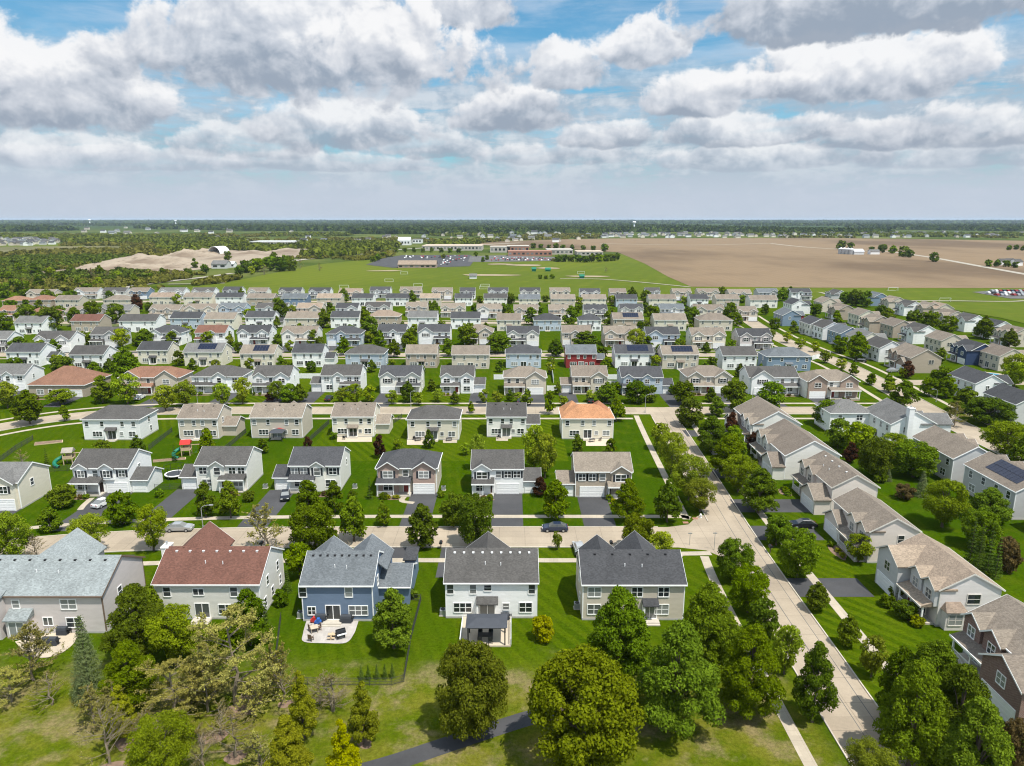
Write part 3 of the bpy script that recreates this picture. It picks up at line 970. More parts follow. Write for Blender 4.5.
        if rail and s.detail >= 2:
            p = MB(); p.box(x0 + .35, (x0 + x1) / 2 - .2, y1 + .1, y1 + .18, 1.05, 1.14)
            n = int(((x1 - x0) / 2 - .5) / .22)
            for k in range(n): p.box(x0 + .42 + .22 * k, x0 + .47 + .22 * k, y1 + .12, y1 + .16, .28, 1.05)
            s.part('porch_rail', p, 'trim white')

    def side_garage(s, side, gw=3.6, gd=6.2, y0=None, he=2.75, door=True, back_win=True):
        """Single-storey garage at one end; ridge parallel to the house."""
        y0 = -s.D / 2 + .3 if y0 is None else y0
        sg = 1 if side == 'R' else -1
        xa, xb = sg * s.W / 2, sg * (s.W / 2 + gw); x0, x1 = min(xa, xb), max(xa, xb)
        m = MB(); rise = gd / 2 * .5
        m.extrude([(y0, -.1), (y0 + gd, -.1), (y0 + gd, he), (y0 + gd / 2, he + rise - .05), (y0, he)], 'x', x0 + (0 if sg < 0 else .0), x1)
        s.part('garage_wall', m, s.wall)
        e0, e1 = (x0 - .3, x1) if sg < 0 else (x0, x1 + .3)
        r = s.part('garage_roof', gable_roof_mb(e0, e1, y0, y0 + gd, he, rise, .35), s.roof)
        s.part('fascia', fascia_mb(e0, e1, y0, y0 + gd, he, rise, .35, ends=(sg < 0, sg > 0)), s.trim, r)
        if door: s.garage_door((x0 + x1) / 2, gw - .9, y0)

    def vents(s, n=8, side='B', black=True):
        q = 1 if side == 'B' else -1
        me = VENT[0]
        for k in range(n):
            x = -s.W / 2 + s.W * (k + .8) / (n + .6)
            y = q * .75; z = s.he + s.rise - abs(y) * s.pitch + .20
            put('roof_vent', me, s.main_roof, 'vent black' if black else 'vent white', (x, y, z))
        for x, y in ((s.W * .07, 2.4), (-s.W * .10, 2.5)):
            m = MB(); m.tube((0, 0, -.1), (0, 0, .45), .07, .07, 6)
            put('vent_pipe', m.mesh('vent_pipe'), s.main_roof, 'vent white', (x, q * y, s.he + s.rise - y * s.pitch + .18))

    def chimney(s, x, y, wd=1.3, d=.8, top=9.2):
        m = MB(); m.box(x - wd / 2, x + wd / 2, y - d / 2, y + d / 2, -.1, top); m.box(x - wd / 2 - .08, x + wd / 2 + .08, y - d / 2 - .08, y + d / 2 + .08, top, top + .18)
        c = s.part('chimney', m, s.wall)
        m = MB(); m.tube((x, y, top + .18), (x, y, top + .7), .16, .16, 8); s.part('flue', m, 'metal galvanised', c)

    def solar(s, side='F', x0=-.3, x1=.3, rows=2):
        q = -1 if side == 'F' else 1
        n = max(2, int((x1 - x0) * s.W / 1.15))
        for k in range(n):
            m = MB(); sl = s.pitch; L = s.D / 2 * .66; a = atan2(sl, 1)
            xa = x0 * s.W + k * 1.12
            for j in range(rows):
                ya = .45 + j * (L / rows); yb = ya + L / rows - .08
                za, zb = s.he + s.rise - ya * sl + .27, s.he + s.rise - yb * sl + .27
                i = len(m.v)
                m.v += [(xa, q * ya, za), (xa + 1.06, q * ya, za), (xa + 1.06, q * yb, zb), (xa, q * yb, zb), (xa, q * ya, za - .06), (xa + 1.06, q * ya, za - .06), (xa + 1.06, q * yb, zb - .06), (xa, q * yb, zb - .06)]
                for f in ((0, 1, 2, 3), (7, 6, 5, 4), (0, 4, 5, 1), (1, 5, 6, 2), (2, 6, 7, 3), (3, 7, 4, 0)): m.f.append(tuple(i + t for t in f)); m.mi.append(0)
            put('solar_panel', m.mesh('solar_panel'), s.main_roof, 'solar cell')


vb = MB(); vb.box(-.13, .13, -.13, .13, -.12, .09); vb.box(-.16, .16, -.16, .16, .09, .13)
VENT = [vb.mesh('roof_vent')]

ORD = ['first', 'second', 'third', 'fourth', 'fifth', 'sixth', 'seventh', 'eighth', 'ninth', 'tenth', 'eleventh', 'twelfth', 'thirteenth', 'fourteenth', 'fifteenth', 'sixteenth',
       'seventeenth', 'eighteenth', 'nineteenth', 'twentieth']
TENS = {20: 'twenty', 30: 'thirty', 40: 'forty', 50: 'fifty', 60: 'sixty', 70: 'seventy', 80: 'eighty', 90: 'ninety'}
def ordinal(n):                   # 1 -> first
    if n <= 20: return ORD[n - 1]
    if n >= 100:
        return 'hundredth' if n == 100 else 'hundred-and-' + ordinal(n - 100)
    a, b = n - n % 10, n % 10
    return TENS[a][:-1] + 'ieth' if b == 0 else TENS[a] + '-' + ORD[b - 1]


def back_face(h, rng, lvl):
    """Windows of the garden side; lvl 2 = close enough to tell them apart."""
    W = h.W
    ux = [-.42, -.12, .1, .40] if rng.random() < .5 else [-.40, -.2, .16, .43]
    for u in ux: h.win('B', u * W, 3.55, .9 if abs(u) > .3 else .8, 1.25)
    h.win('B', (.26) * W, .95, 2.3, 1.25, 3, 2)
    h.slider(.0 * W, 1.9, 2.8 if rng.random() < .45 else 0)
    h.win('B', -.17 * W, 1.15, .8, .9)
    h.win('B', -.36 * W, .95, 1.6, 1.25, 2, 2)


def side_face(h, rng, side):
    D = h.D
    if rng.random() < .7: h.win(side, rng.uniform(-.15, .2) * D, 3.5, .85, 1.3)
    if rng.random() < .5: h.win(side, rng.uniform(-.3, .3) * D, 1.0, .85, 1.3)


def front_face(h, rng, arch, lvl=2, garage=True, side=None, shut=False):
    W = h.W
    gd = h.garage_door if garage else (lambda x, wd: (h.win('F', x, .9, 1.9, 1.4, 2, 2)))
    sh = rng.random() < .35 or shut
    if arch == 0:                  # two gabled bays, porch between, garage under one of them
        m = (side or rng.choice((-1, 1)))
        h.bay(m * -.31 * W, .34 * W, .55); h.bay(m * .29 * W, .36 * W, .6)
        h.win('F', m * -.31 * W, 3.5, 1.9, 1.35, 2, 2, sh); h.win('F', m * .29 * W, 3.5, 1.9, 1.35, 2, 2, sh)
        h.win('F', -.02 * W, 3.6, 1.0, 1.3)
        gd(m * .29 * W, min(4.7, .34 * W))
        h.porch(*sorted((m * -.5 * W, m * .08 * W)), 2.0)
        h.win('F', m * -.31 * W, .9, 1.9, 1.4, 2, 2); h.door('F', m * -.02 * W, rng.choice(('door dark', 'door red')))
    elif arch == 1:                # one central gable, windows in a row, garage on one side
        m = (side or rng.choice((-1, 1)))
        h.bay(m * .06 * W, .27 * W, .5)
        h.win('F', m * .06 * W, 3.5, 1.2, 1.5, 1, 2, sh)
        for u in (-.40, -.22): h.win('F', m * u * W, 3.5, 1.3, 1.35, 2, 2, sh)
        h.win('F', m * .36 * W, 3.5, 1.5, 1.35, 2, 2, sh)
        gd(m * .30 * W, min(4.7, .33 * W))
        h.porch(*sorted((m * -.5 * W, m * .02 * W)), 1.6)
        h.win('F', m * -.32 * W, .9, 1.9, 1.4, 2, 2); h.door('F', m * -.06 * W)
    elif arch == 2:                # broad hipped bay beside the porch
        m = (side or rng.choice((-1, 1)))
        h.bay(m * .24 * W, .44 * W, .8, 'gable')
        h.win('F', m * .24 * W, 3.5, 2.2, 1.35, 3, 2, sh); h.win('F', m * -.18 * W, 3.55, 1.0, 1.3); h.win('F', m * -.38 * W, 3.55, 1.0, 1.3)
        gd(m * .24 * W, min(4.9, .40 * W))
        h.porch(*sorted((m * -.5 * W, m * .0 * W)), 1.8)
        h.door('F', m * -.10 * W); h.win('F', m * -.34 * W, .9, 1.7, 1.4, 2, 2)
    elif arch == 4:                # gable over the porch, garage under plain windows
        m = side or rng.choice((-1, 1))
        h.bay(m * -.30 * W, .33 * W, .5); h.win('F', m * -.30 * W, 3.5, 2.0, 1.35, 2, 2, True)
        for u in (.02, .20, .38): h.win('F', m * u * W, 3.5, 1.0 if u < .1 else 1.3, 1.35, 1 if u < .1 else 2, 2, u > .1)
        gd(m * .20 * W, min(4.8, .42 * W))
        h.porch(*sorted((m * -.5 * W, m * -.06 * W)), 1.7)
        h.door('F', m * -.12 * W); h.win('F', m * -.34 * W, .9, 1.5, 1.4, 2, 2)
    else:                          # three-window front with small dormer gables
        m = (side or rng.choice((-1, 1)))
        h.bay(m * -.34 * W, .24 * W, .35, base=2.9); h.bay(m * .12 * W, .24 * W, .35, base=2.9)
        h.win('F', m * -.34 * W, 3.5, 1.3, 1.35, 2, 2, sh); h.win('F', m * .12 * W, 3.5, 1.3, 1.35, 2, 2, sh); h.win('F', m * .38 * W, 3.5, 1.2, 1.35, 2, 2, sh); h.win('F', m * -.1 * W, 3.55, 1.0, 1.3)
        gd(m * .27 * W, min(4.7, .36 * W))
        h.porch(*sorted((m * -.5 * W, m * .05 * W)), 1.9)
        h.door('F', m * -.02 * W); h.win('F', m * -.34 * W, .9, 1.9, 1.4, 2, 2)


def roof_word(roof, kind):
    return roof + (' hip roof' if kind == 'hip' else ' roof')


# rows, viewer outwards: (left px, right px, base py, wall, roof, kind, extra)
ROW2 = [(-32, 22, 509, 'cream', 'grey', 'gable', 'a2'), (76, 131, 493, 'white', 'dark grey', 'gable', 'a3 gR shut'), (198, 248, 490, 'off-white', 'dark grey', 'gable', 'a1 gL'),
        (291, 341, 490.5, 'off-white', 'charcoal', 'gable', 'a1 gL shut'), (378, 437, 493, 'beige', 'charcoal', 'hip', 'a0 m+ r rose'), (472, 523, 494, 'white', 'dark grey', 'gable', 'a4 m+ gR shut'),
        (575, 631, 497, 'tan', 'brown', 'gable', 'a4 m- gL gk')]
ROW3 = [(85, 141, 440, 'white', 'dark grey', 'hip', ''), (180, 219, 439, 'beige', 'brown', 'gable', 'gR'), (252, 303, 438, 'beige', 'brown', 'gable', ''), (333, 374, 437, 'cream', 'brown', 'gable', 'gR'),
        (408, 459, 440, 'cream', 'dark grey', 'hip', ''), (487, 526, 437, 'off-white', 'dark grey', 'gable', 'gR'), (562, 613, 439, 'cream', 'orange', 'hip', '')]
ROW4 = [(-9, 27, 391, 'white', 'grey', 'gable', 'a1'), (30, 86, 397, 'tan', 'rust', 'ranch', 'a9'), (121, 181, 394, 'beige', 'rust', 'hip', 'a0'), (193, 243, 393, 'white', 'dark grey', 'hip', 'a1'), (254, 291, 393, 'white', 'dark grey', 'gable', 'a0'),
        (322, 361, 392, 'white', 'dark grey', 'gable', 'a1 gL'), (380, 421, 393, 'off-white', 'charcoal', 'gable', 'a0'), (441, 474, 393, 'white', 'dark grey', 'gable', 'a0 gR'), (504, 546, 394, 'beige', 'brown', 'hip', 'a2'),
        (572, 607, 393, 'beige', 'brown', 'gable', 'a2 gL'), (621, 662, 394, 'pale blue', 'charcoal', 'gable', 'a3 gR'), (686, 731, 393, 'beige', 'brown', 'hip', 'a0'), (748, 797, 394, 'white', 'dark grey', 'gable', 'a2'), (805, 857, 398, 'off-white', 'brown', 'hip', 'a0 tan brick')]
ROW5 = [(8, 42, 366, 'white', 'charcoal', 'gable', 'gR'), (71, 105, 369, 'white', 'dark grey', 'gable', 'gR'), (139, 169, 364, 'cream', 'charcoal', 'gable', ''), (185, 223, 366, 'cream', 'grey', 'gable', 'sol'), (241, 275, 368, 'cream', 'brown', 'gable', 'sol'),
        (293, 323, 367, 'white', 'charcoal', 'gable', 'gR'), (346, 384, 368, 'pale blue', 'dark grey', 'hip', ''), (406, 437, 368, 'tan', 'brown', 'gable', ''), (452, 489, 369, 'beige', 'brown', 'gable', ''), (506, 541, 368, 'pale blue', 'charcoal', 'hip', ''),
        (566, 596, 368, 'red', 'slate', 'gable', 'gR'), (615, 653, 368, 'white', 'charcoal', 'gable', 'sol gR'), (662, 698, 369, 'beige', 'brown', 'gable', 'sol'), (722, 756, 370, 'white', 'dark grey', 'gable', ''), (766, 810, 371, 'slate blue', 'slate', 'hip', '')]
ROW6 = [(-8, 9, 352, 'white', 'grey', 'gable', 'a1'), (36, 72, 352, 'white', 'dark grey', 'gable', 'a0'), (92, 120, 347, 'grey', 'dark grey', 'gable', 'a2'), (150, 182, 345, 'white', 'charcoal', 'hip', 'a0'), (196, 226, 345, 'white', 'red-brown', 'gable', 'a1'), (238, 270, 345, 'white', 'charcoal', 'gable', 'a0'),
        (282, 317, 346, 'off-white', 'brown', 'gable', 'a0'), (327, 361, 346, 'pale blue', 'charcoal', 'hip', 'a1'), (378, 406, 344, 'white', 'charcoal', 'gable', 'a1'), (418, 450, 344, 'white', 'charcoal', 'gable', 'a2'), (464, 493, 344, 'beige', 'brown', 'hip', 'a2'),
        (507, 539, 346, 'off-white', 'charcoal', 'gable', 'a0'), (562, 591, 345, 'beige', 'brown', 'gable', 'a1'), (604, 637, 346, 'beige', 'brown', 'gable', 'a0'), (646, 679, 347, 'pale blue', 'charcoal', 'gable', 'a2'), (691, 725, 348, 'cream', 'brown', 'gable', 'a0'), (738, 771, 349, 'mauve', 'charcoal', 'gable', 'a0')]
ROW7 = [(16, 44, 334, 'white', 'grey', 'gable', ''), (72, 101, 332, 'tan', 'red-brown', 'gable', ''), (120, 157, 332, 'white', 'dark grey', 'gable', ''), (171, 201, 329, 'pale blue', 'charcoal', 'gable', ''), (205, 235, 330, 'cream', 'brown', 'gable', ''), (246, 274, 328, 'white', 'charcoal', 'gable', 'gR'),
        (286, 319, 329, 'beige', 'brown', 'gable', ''), (331, 359, 328, 'white', 'charcoal', 'gable', ''), (368, 399, 327, 'tan', 'tan', 'hip', ''), (408, 437, 328, 'white', 'grey', 'gable', ''), (451, 480, 329, 'white', 'charcoal', 'gable', ''), (497, 521, 331, 'cream', 'brown', 'gable', ''),
        (534, 561, 331, 'pale blue', 'charcoal', 'hip', ''), (579, 601, 331, 'white', 'charcoal', 'hip', ''), (613, 643, 330, 'tan', 'brown', 'gable', 'sol'), (654, 686, 331, 'cream', 'brown', 'gable', ''), (699, 732, 331, 'beige', 'brown', 'hip', '')]
ROW8 = [(0, 16, 320, 'tan', 'rust', 'gable', 'a1'), (28, 53, 322, 'tan', 'rust', 'hip', 'a0'), (66, 92, 321, 'grey', 'brown', 'gable', 'a2'), (100, 131, 319, 'beige', 'grey', 'gable', 'a3'), (150, 180, 319, 'beige', 'brown', 'gable', 'a3'), (185, 216, 318, 'cream', 'brown', 'gable', 'a0'), (219, 245, 317, 'pale blue', 'slate', 'gable', 'a0'), (256, 287, 317, 'white', 'dark grey', 'gable', 'a1'), (297, 322, 317, 'beige', 'tan', 'gable', 'a2'),
        (336, 358, 317, 'white', 'charcoal', 'gable', 'a2'), (365, 390, 316, 'off-white', 'dark grey', 'gable', 'a0'), (406, 427, 316, 'beige', 'brown', 'gable', 'a3'), (441, 465, 317, 'cream', 'brown', 'gable', 'a0'), (477, 502, 318, 'off-white', 'brown', 'gable', 'a2'), (514, 538, 319, 'beige', 'brown', 'gable', 'a0'), (549, 573, 319, 'beige', 'brown', 'gable', 'a1'),
        (584, 607, 319, 'off-white', 'charcoal', 'gable', 'a3'), (620, 643, 318, 'off-white', 'charcoal', 'gable', 'a0'), (660, 684, 318, 'white', 'slate', 'gable', 'a1'), (694, 724, 319, 'cream', 'brown', 'gable', 'a0'), (734, 757, 321, 'beige', 'brown', 'gable', 'a0')]
ROW9 = [(3, 26, 309, 'tan', 'rust', 'hip', ''), (30, 52, 308, 'tan', 'rust', 'hip', ''), (56, 80, 308, 'beige', 'brown', 'gable', ''), (104, 130, 308, 'beige', 'brown', 'hip', ''), (150, 174, 305, 'cream', 'tan', 'gable', ''), (184, 212, 305, 'cream', 'brown', 'gable', ''), (216, 243, 305, 'white', 'charcoal', 'gable', ''), (247, 274, 306, 'tan', 'brown', 'gable', ''), (282, 307, 306, 'blue', 'slate', 'gable', ''), (317, 341, 306, 'beige', 'tan', 'gable', ''), (352, 373, 306, 'white', 'charcoal', 'gable', ''),
        (386, 409, 306, 'white', 'charcoal', 'gable', ''), (420, 440, 306, 'beige', 'tan', 'gable', ''), (455, 472, 306, 'white', 'charcoal', 'gable', ''), (484, 507, 306, 'off-white', 'dark grey', 'gable', ''), (519, 540, 307, 'cream', 'slate', 'gable', ''), (551, 575, 307, 'beige', 'brown', 'gable', ''), (582, 606, 307, 'cream', 'brown', 'gable', ''), (616, 637, 307, 'pale blue', 'charcoal', 'gable', ''), (649, 676, 307, 'cream', 'brown', 'gable', ''), (690, 708, 307, 'white', 'charcoal', 'gable', ''), (716, 739, 307, 'beige', 'brown', 'gable', ''), (750, 777, 308, 'off-white', 'brown', 'gable', '')]
ROW10 = [(27, 54, 301, 'beige', 'brown', 'gable', 'a0'), (74, 98, 299, 'white', 'brown', 'gable', 'a2'), (103, 126, 299, 'off-white', 'dark grey', 'gable', 'a1'), (130, 148, 299, 'slate blue', 'brown', 'gable', 'a3'), (159, 184, 299, 'white', 'grey', 'gable', 'a0'), (192, 214, 299, 'white', 'dark grey', 'gable', 'a0'), (223, 241, 298, 'white', 'charcoal', 'gable', 'a1'), (248, 267, 299, 'off-white', 'brown', 'gable', 'a2'), (279, 301, 299, 'off-white', 'charcoal', 'gable', 'a0'), (309, 330, 299, 'white', 'charcoal', 'gable', 'a0'), (339, 361, 300, 'cream', 'tan', 'gable', 'a0'),
         (370, 390, 298, 'white', 'charcoal', 'gable', 'a3'), (400, 421, 298, 'beige', 'brown', 'gable', 'a2'), (432, 452, 299, 'beige', 'brown', 'gable', 'a0'), (460, 475, 299, 'white', 'charcoal', 'gable', 'a1'), (488, 508, 299, 'white', 'charcoal', 'gable', 'a0'), (520, 540, 299, 'off-white', 'charcoal', 'gable', 'a0'), (550, 570, 299, 'cream', 'brown', 'gable', 'a0'), (580, 600, 300, 'white', 'charcoal', 'gable', 'a0'), (610, 626, 300, 'beige', 'brown', 'gable', 'a1'), (646, 660, 299, 'white', 'dark grey', 'gable', 'a2'),
         (673, 691, 300, 'beige', 'brown', 'gable', 'a0'), (698, 719, 300, 'beige', 'brown', 'gable', 'a0'), (729, 751, 301, 'beige', 'brown', 'gable', 'a3'), (758, 778, 300, 'grey', 'slate', 'gable', 'a2'), (791, 811, 300, 'white', 'charcoal', 'gable', 'a1')]
ROWNAME = {2: 'second row', 3: 'third row', 4: 'fourth row', 5: 'fifth row', 6: 'sixth row', 7: 'seventh row', 8: 'eighth row', 9: 'ninth row', 10: 'farthest row'}
DRIVES = []
BEDS = []          # planting beds along house fronts: (x, y, length, depth, turned)

def build_row(no, rows, facing, D, lvl, y_fix=None):
    n = len(rows)
    for i, (xl, xr, yb, wall, roof, kind, ex) in enumerate(rows):
        rng = random.Random(no * 100 + i)
        lx, ly = P(xl, yb); rx, _ = P(xr, yb)
        if y_fix: ly = y_fix(i, ly)
        W = rx - lx; cx = (lx + rx) / 2
        flags = ex.split(' ', 1)[0:1] + ex.split()
        acc = {'rose': 'pinkish'}.get('rose' if 'rose' in ex else '', None) or ('tan brick' if 'tan brick' in ex else None)
        hk = 'hip' if kind in ('hip', 'ranch') else 'gable'
        he = 3.9 if kind == 'ranch' else (5.0 if no >= 8 else 5.4)
        word = {'beige': 'beige', 'cream': 'cream'}.get(wall, wall)
        label = f"{word} house with {roof_word(roof, hk)}, {ordinal(n - i)} from right end of the {ROWNAME[no]}"
        d = D if kind != 'ranch' else D + 5
        h = House(label, (cx, ly + d / 2), 0.0 if facing == 'F' else pi, W, d, wall, roof, he, .60 if kind == 'ranch' else (.47 if no >= 8 else .52), hk, accent=acc, detail=lvl, group=f'houses of the {ROWNAME[no]}')
        vis = ('R' if cx < 0 else 'L') if facing == 'F' else ('L' if cx < 0 else 'R')
        if abs(cx) > .08 * ly or lvl >= 2:
            if kind != 'ranch' and lvl >= 1: side_face(h, rng, vis)
        gR, gL = 'gR' in ex.split(), 'gL' in ex.split()
        if facing == 'B': gR, gL = gL, gR                     # as seen from the garden side
        if gR: h.side_garage('R', 3.4, 6.0, -d / 2 + (.4 if facing == 'F' else .2), door=facing == 'F')
        if gL: h.side_garage('L', 3.4, 6.0, -d / 2 + (.4 if facing == 'F' else .2), door=facing == 'F')
        if facing == 'F':
            a = [q for q in ex.split() if q[0] == 'a' and q[1:].isdigit()]
            a = int(a[0][1:]) if a else 1
            if a == 9:
                h.win('F', -.3 * W, .9, 2.0, 1.5, 2, 2); h.win('F', .02 * W, .9, 1.4, 1.5, 2, 2); h.garage_door(.3 * W, 4.8); h.door('F', -.12 * W)
            else:
                front_face(h, rng, a, lvl, 'gk' in ex or not (gL or (gR and no != 2)), 1 if 'm+' in ex else -1 if 'm-' in ex else None, 'shut' in ex)
            g = -W / 2 - 1.7 if gL else (W / 2 + 1.7 if gR and no == 2 else None)
            gx = [o.location.x for o in h.root.children if o.name.startswith('garage_door')]
            DRIVES.append((no, cx, gx, ly, gL or gR))
            if no <= 6:
                m = -1 if gx and gx[-1] > 0 else 1
                BEDS.append((cx + m * W * .26, ly - 2.9, W * .38, 1.3, no))
        else:
            back_face(h, rng, lvl)
            if roof == 'orange':
                for u in (-.27, .27): h.bay(u * W, .42 * W, 1.6, 'hip', hpitch=.9)
            else: h.bay(rng.uniform(-.2, .2) * W, .36 * W, .6, 'gable' if hk == 'gable' else 'hip', hpitch=.6)
        if lvl >= 2 and hk == 'gable' and facing == 'B': h.vents(3, 'B', True)
        if 'sol' in ex.split(): h.solar('F' if facing == 'F' else 'B', -.3 + rng.uniform(-.1, .05), .25)


build_row(2, ROW2, 'F', 9.0, 2)
build_row(3, ROW3, 'B', 9.0, 2)
build_row(4, ROW4, 'F', 9.5, 1)
build_row(5, ROW5, 'B', 9.5, 1)
build_row(6, ROW6, 'F', 10.0, 1)
build_row(7, ROW7, 'B', 10.0, 0)
build_row(8, ROW8, 'F', 10.0, 0)
build_row(9, ROW9, 'B', 10.0, 0)
build_row(10, ROW10, 'F', 10.0, 0)

# driveways in front of the second, fourth and sixth rows
for no, cx, gx, ly, gside in DRIVES:
    if not gx or no not in (2, 4, 6, 8, 10): continue
    x0, x1 = cx + min(gx) - 2.7, cx + max(gx) + 2.7
    if len(gx) > 1:                       # several doors: pave the main one
        x0, x1 = cx + gx[-1] - 2.9, cx + gx[-1] + 2.9
    yb = {2: 116.8, 4: 199.1, 6: 284.4, 8: 374.9, 10: 473.9}[no]
    if cx < -60 and no == 2: yb = 115
    sheet('driveway', [(x0, yb), (x1, yb), (x1, ly + .3), (x0, ly + .3)], Z_DRIVE, 'asphalt')

# ------------------------------------------------------------------ front row: five houses with their gardens towards the viewer
FR = 'houses of the front row'
def XF(px, far=8.0):               # the same for a roof peak on the street side
    z = (CAM_H - 9) * sin(PITCH) + (ly + far) * cos(PITCH)
    return -((px - 512) / 700.0 * z - cx)
def back_x(h, px, cx, y):         # photo column -> local x of a house turned with its back to the viewer
    return -(P(px, 617)[0] - cx)

# pale house with grey-green roof
lx, ly = P(-26, 633); rx, _ = P(108, 632)
W = rx - lx; cx = (lx + rx) / 2; D = 10.5
h = House('mauve-grey house with pale grey-green roof and curved tan patio', (cx, ly + D / 2), pi, W, D, 'mauve', 'pale grey', 5.6, .56, 'gable', trim='trim brown', group=FR)
X = lambda px: back_x(h, px, cx, ly)
h.bay(XF(73, 13), 7.4, 3.2, 'gable', accent=False, pitch=.80)
for px in (40, ): h.win('B', X(px), 3.75, .9, 1.1)
h.win('B', X(90), 3.6, 2.0, 1.35, 2, 2); h.win('B', X(93), .9, 2.0, 1.35, 2, 2); h.win('B', X(68), 1.2, 1.2, 1.1, 2, 1)
h.win('L', 1.2, 3.2, .9, 1.4); h.win('L', -1.0, .9, .9, 1.4)
for px in (3, 13, 24): h.win('B', X(px - 3), 3.5, 1.3, 1.3, 2, 1, y=D / 2 + 1.6); h.win('B', X(px - 3), .9, 1.3, 1.3, 2, 2, y=D / 2 + 1.6)
m = MB(); m.box(X(30), X(-24), D / 2 - .1, D / 2 + 1.6, -.1, 5.3); h.part('sunroom_wall', m, 'wall mauve')
m = MB(); m.v = [(X(31), D / 2 - .9, 5.9), (X(-25), D / 2 - .9, 5.9), (X(-25), D / 2 + 2.0, 5.15), (X(31), D / 2 + 2.0, 5.15), (X(31), D / 2 - .9, 6.25), (X(-25), D / 2 - .9, 6.25), (X(-25), D / 2 + 2.0, 5.35), (X(31), D / 2 + 2.0, 5.35)]
m.f = [(3, 2, 1, 0), (4, 5, 6, 7), (0, 1, 5, 4), (1, 2, 6, 5), (2, 3, 7, 6), (3, 0, 4, 7)]; m.mi = [0] * 6; h.part('sunroom_roof', m, h.roof)
h.slider(X(47), 1.9, 0)
m = MB(); m.box(X(55), X(34), D / 2 - .1, D / 2 + 1.3, -.1, 2.7); h.part('bump_out_wall', m, 'wall mauve')
m = MB(); m.v = [(X(56), D / 2, 2.75), (X(33), D / 2, 2.75), (X(33), D / 2 + 1.6, 2.6), (X(56), D / 2 + 1.6, 2.6), (X(56), D / 2, 3.7), (X(33), D / 2, 3.7), (X(33), D / 2 + 1.6, 2.75), (X(56), D / 2 + 1.6, 2.75)]
m.f = [(3, 2, 1, 0), (4, 5, 6, 7), (0, 1, 5, 4), (1, 2, 6, 5), (2, 3, 7, 6), (3, 0, 4, 7)]; m.mi = [0] * 6; h.part('bump_out_roof', m, h.roof)
f, p = window_meshes(1.9, 2.05, 2, 1); o = h.part('sliding_door', f, 'trim white', None, (X(44), D / 2 + 1.3, .3), pi); put('pane', p, o)
h.vents(8, 'B', True)

# red-brown roof
lx, ly = P(158, 619); rx, _ = P(262, 619)
W = rx - lx; cx = (lx + rx) / 2; D = 10.0
h = House('white house with broad red-brown roof and white chimney', (cx, ly + D / 2), pi, W, D, 'off-white', 'red-brown', 5.4, .58, 'gable', group=FR)
X = lambda px: back_x(h, px, cx, ly)
h.bay(XF(208, 13), 6.6, 3.2, 'gable', accent=False, pitch=.88)
h.chimney(W / 2 + .45, -.5, 1.0, 1.6, 8.3)
h.win('B', X(203), 3.7, 1.4, .9, 2, 1); h.win('B', X(238), 3.5, .95, 1.35); h.win('B', X(228), .9, 1.8, 1.3, 2, 2); h.win('B', X(172), 3.5, .95, 1.35); h.slider(X(205), 1.9)
for u, z in ((-2.5, 3.5), (1.8, 3.5), (-3.2, .9), (.2, .9), (3.2, .9)): h.win('L', u, z, .8, 1.35)
h.vents(7, 'B', False)


# blue house
lx, ly = P(303.5, 621); rx, _ = P(374, 621)
W = rx - lx; cx = (lx + rx) / 2; D = 9.2
h = House('blue house with slate shingle roof and crescent stone patio', (cx, ly + D / 2), pi, W, D, 'blue', 'slate', 5.5, .56, 'gable', group=FR)
X = lambda px: back_x(h, px, cx, ly)
h.bay(XF(332, 9), 5.8, .4, 'gable', pitch=.80); h.bay(XF(370, 9), 5.8, .9, 'gable', pitch=.84)
h.win('B', X(307), 3.7, .95, 1.4); h.win('B', X(352), 3.7, .95, 1.4); h.win('B', X(314.5), 1.0, 1.0, 1.15, 2, 2); h.win('B', X(360.5), .95, 2.5, 1.35, 3, 2)
h.slider(X(335.5), 1.9); h.win('L', 1.0, 3.6, .8, 1.3)
h.vents(9, 'B', True)
h.side_garage('L', 4.3, 6.5, -D / 2 - 1.5, 3.0, door=False)
m = MB(); m.box(X(406) , X(395), -D / 2 - 5.4, -D / 2 - 1.6, -.1, 3.6); h.part('garage_wall', m, h.wall)
m = MB(); m.box(X(406) - .25, X(395) + .25, -D / 2 - 5.6, -D / 2 - 1.3, 3.6, 3.78); h.part('garage_roof', m, 'roof charcoal')

# white house
lx, ly = P(446, 618); rx, _ = P(537, 618)
W = rx - lx; cx = (lx + rx) / 2; D = 9.3
h = House('white house with dark grey roof behind a black-roofed pergola', (cx, ly + D / 2), pi, W, D, 'white', 'dark grey', 5.5, .56, 'gable', group=FR)
X = lambda px: back_x(h, px, cx, ly)
h.bay(XF(488, 9), 6.4, .5, 'gable', accent=False, pitch=.80)
for px in (451, 473.5, 531.5): h.win('B', X(px), 3.75, .85, 1.35)
h.win('B', X(488), 4.2, .95, .85); h.win('B', X(463), .95, 2.4, 1.35, 3, 2); h.win('B', X(506), 1.3, .8, .95); h.win('B', X(525.5), .95, 1.7, 1.4, 2, 2)
h.slider(X(487.5), 2.0, 3.0)
h.vents(9, 'B', False)

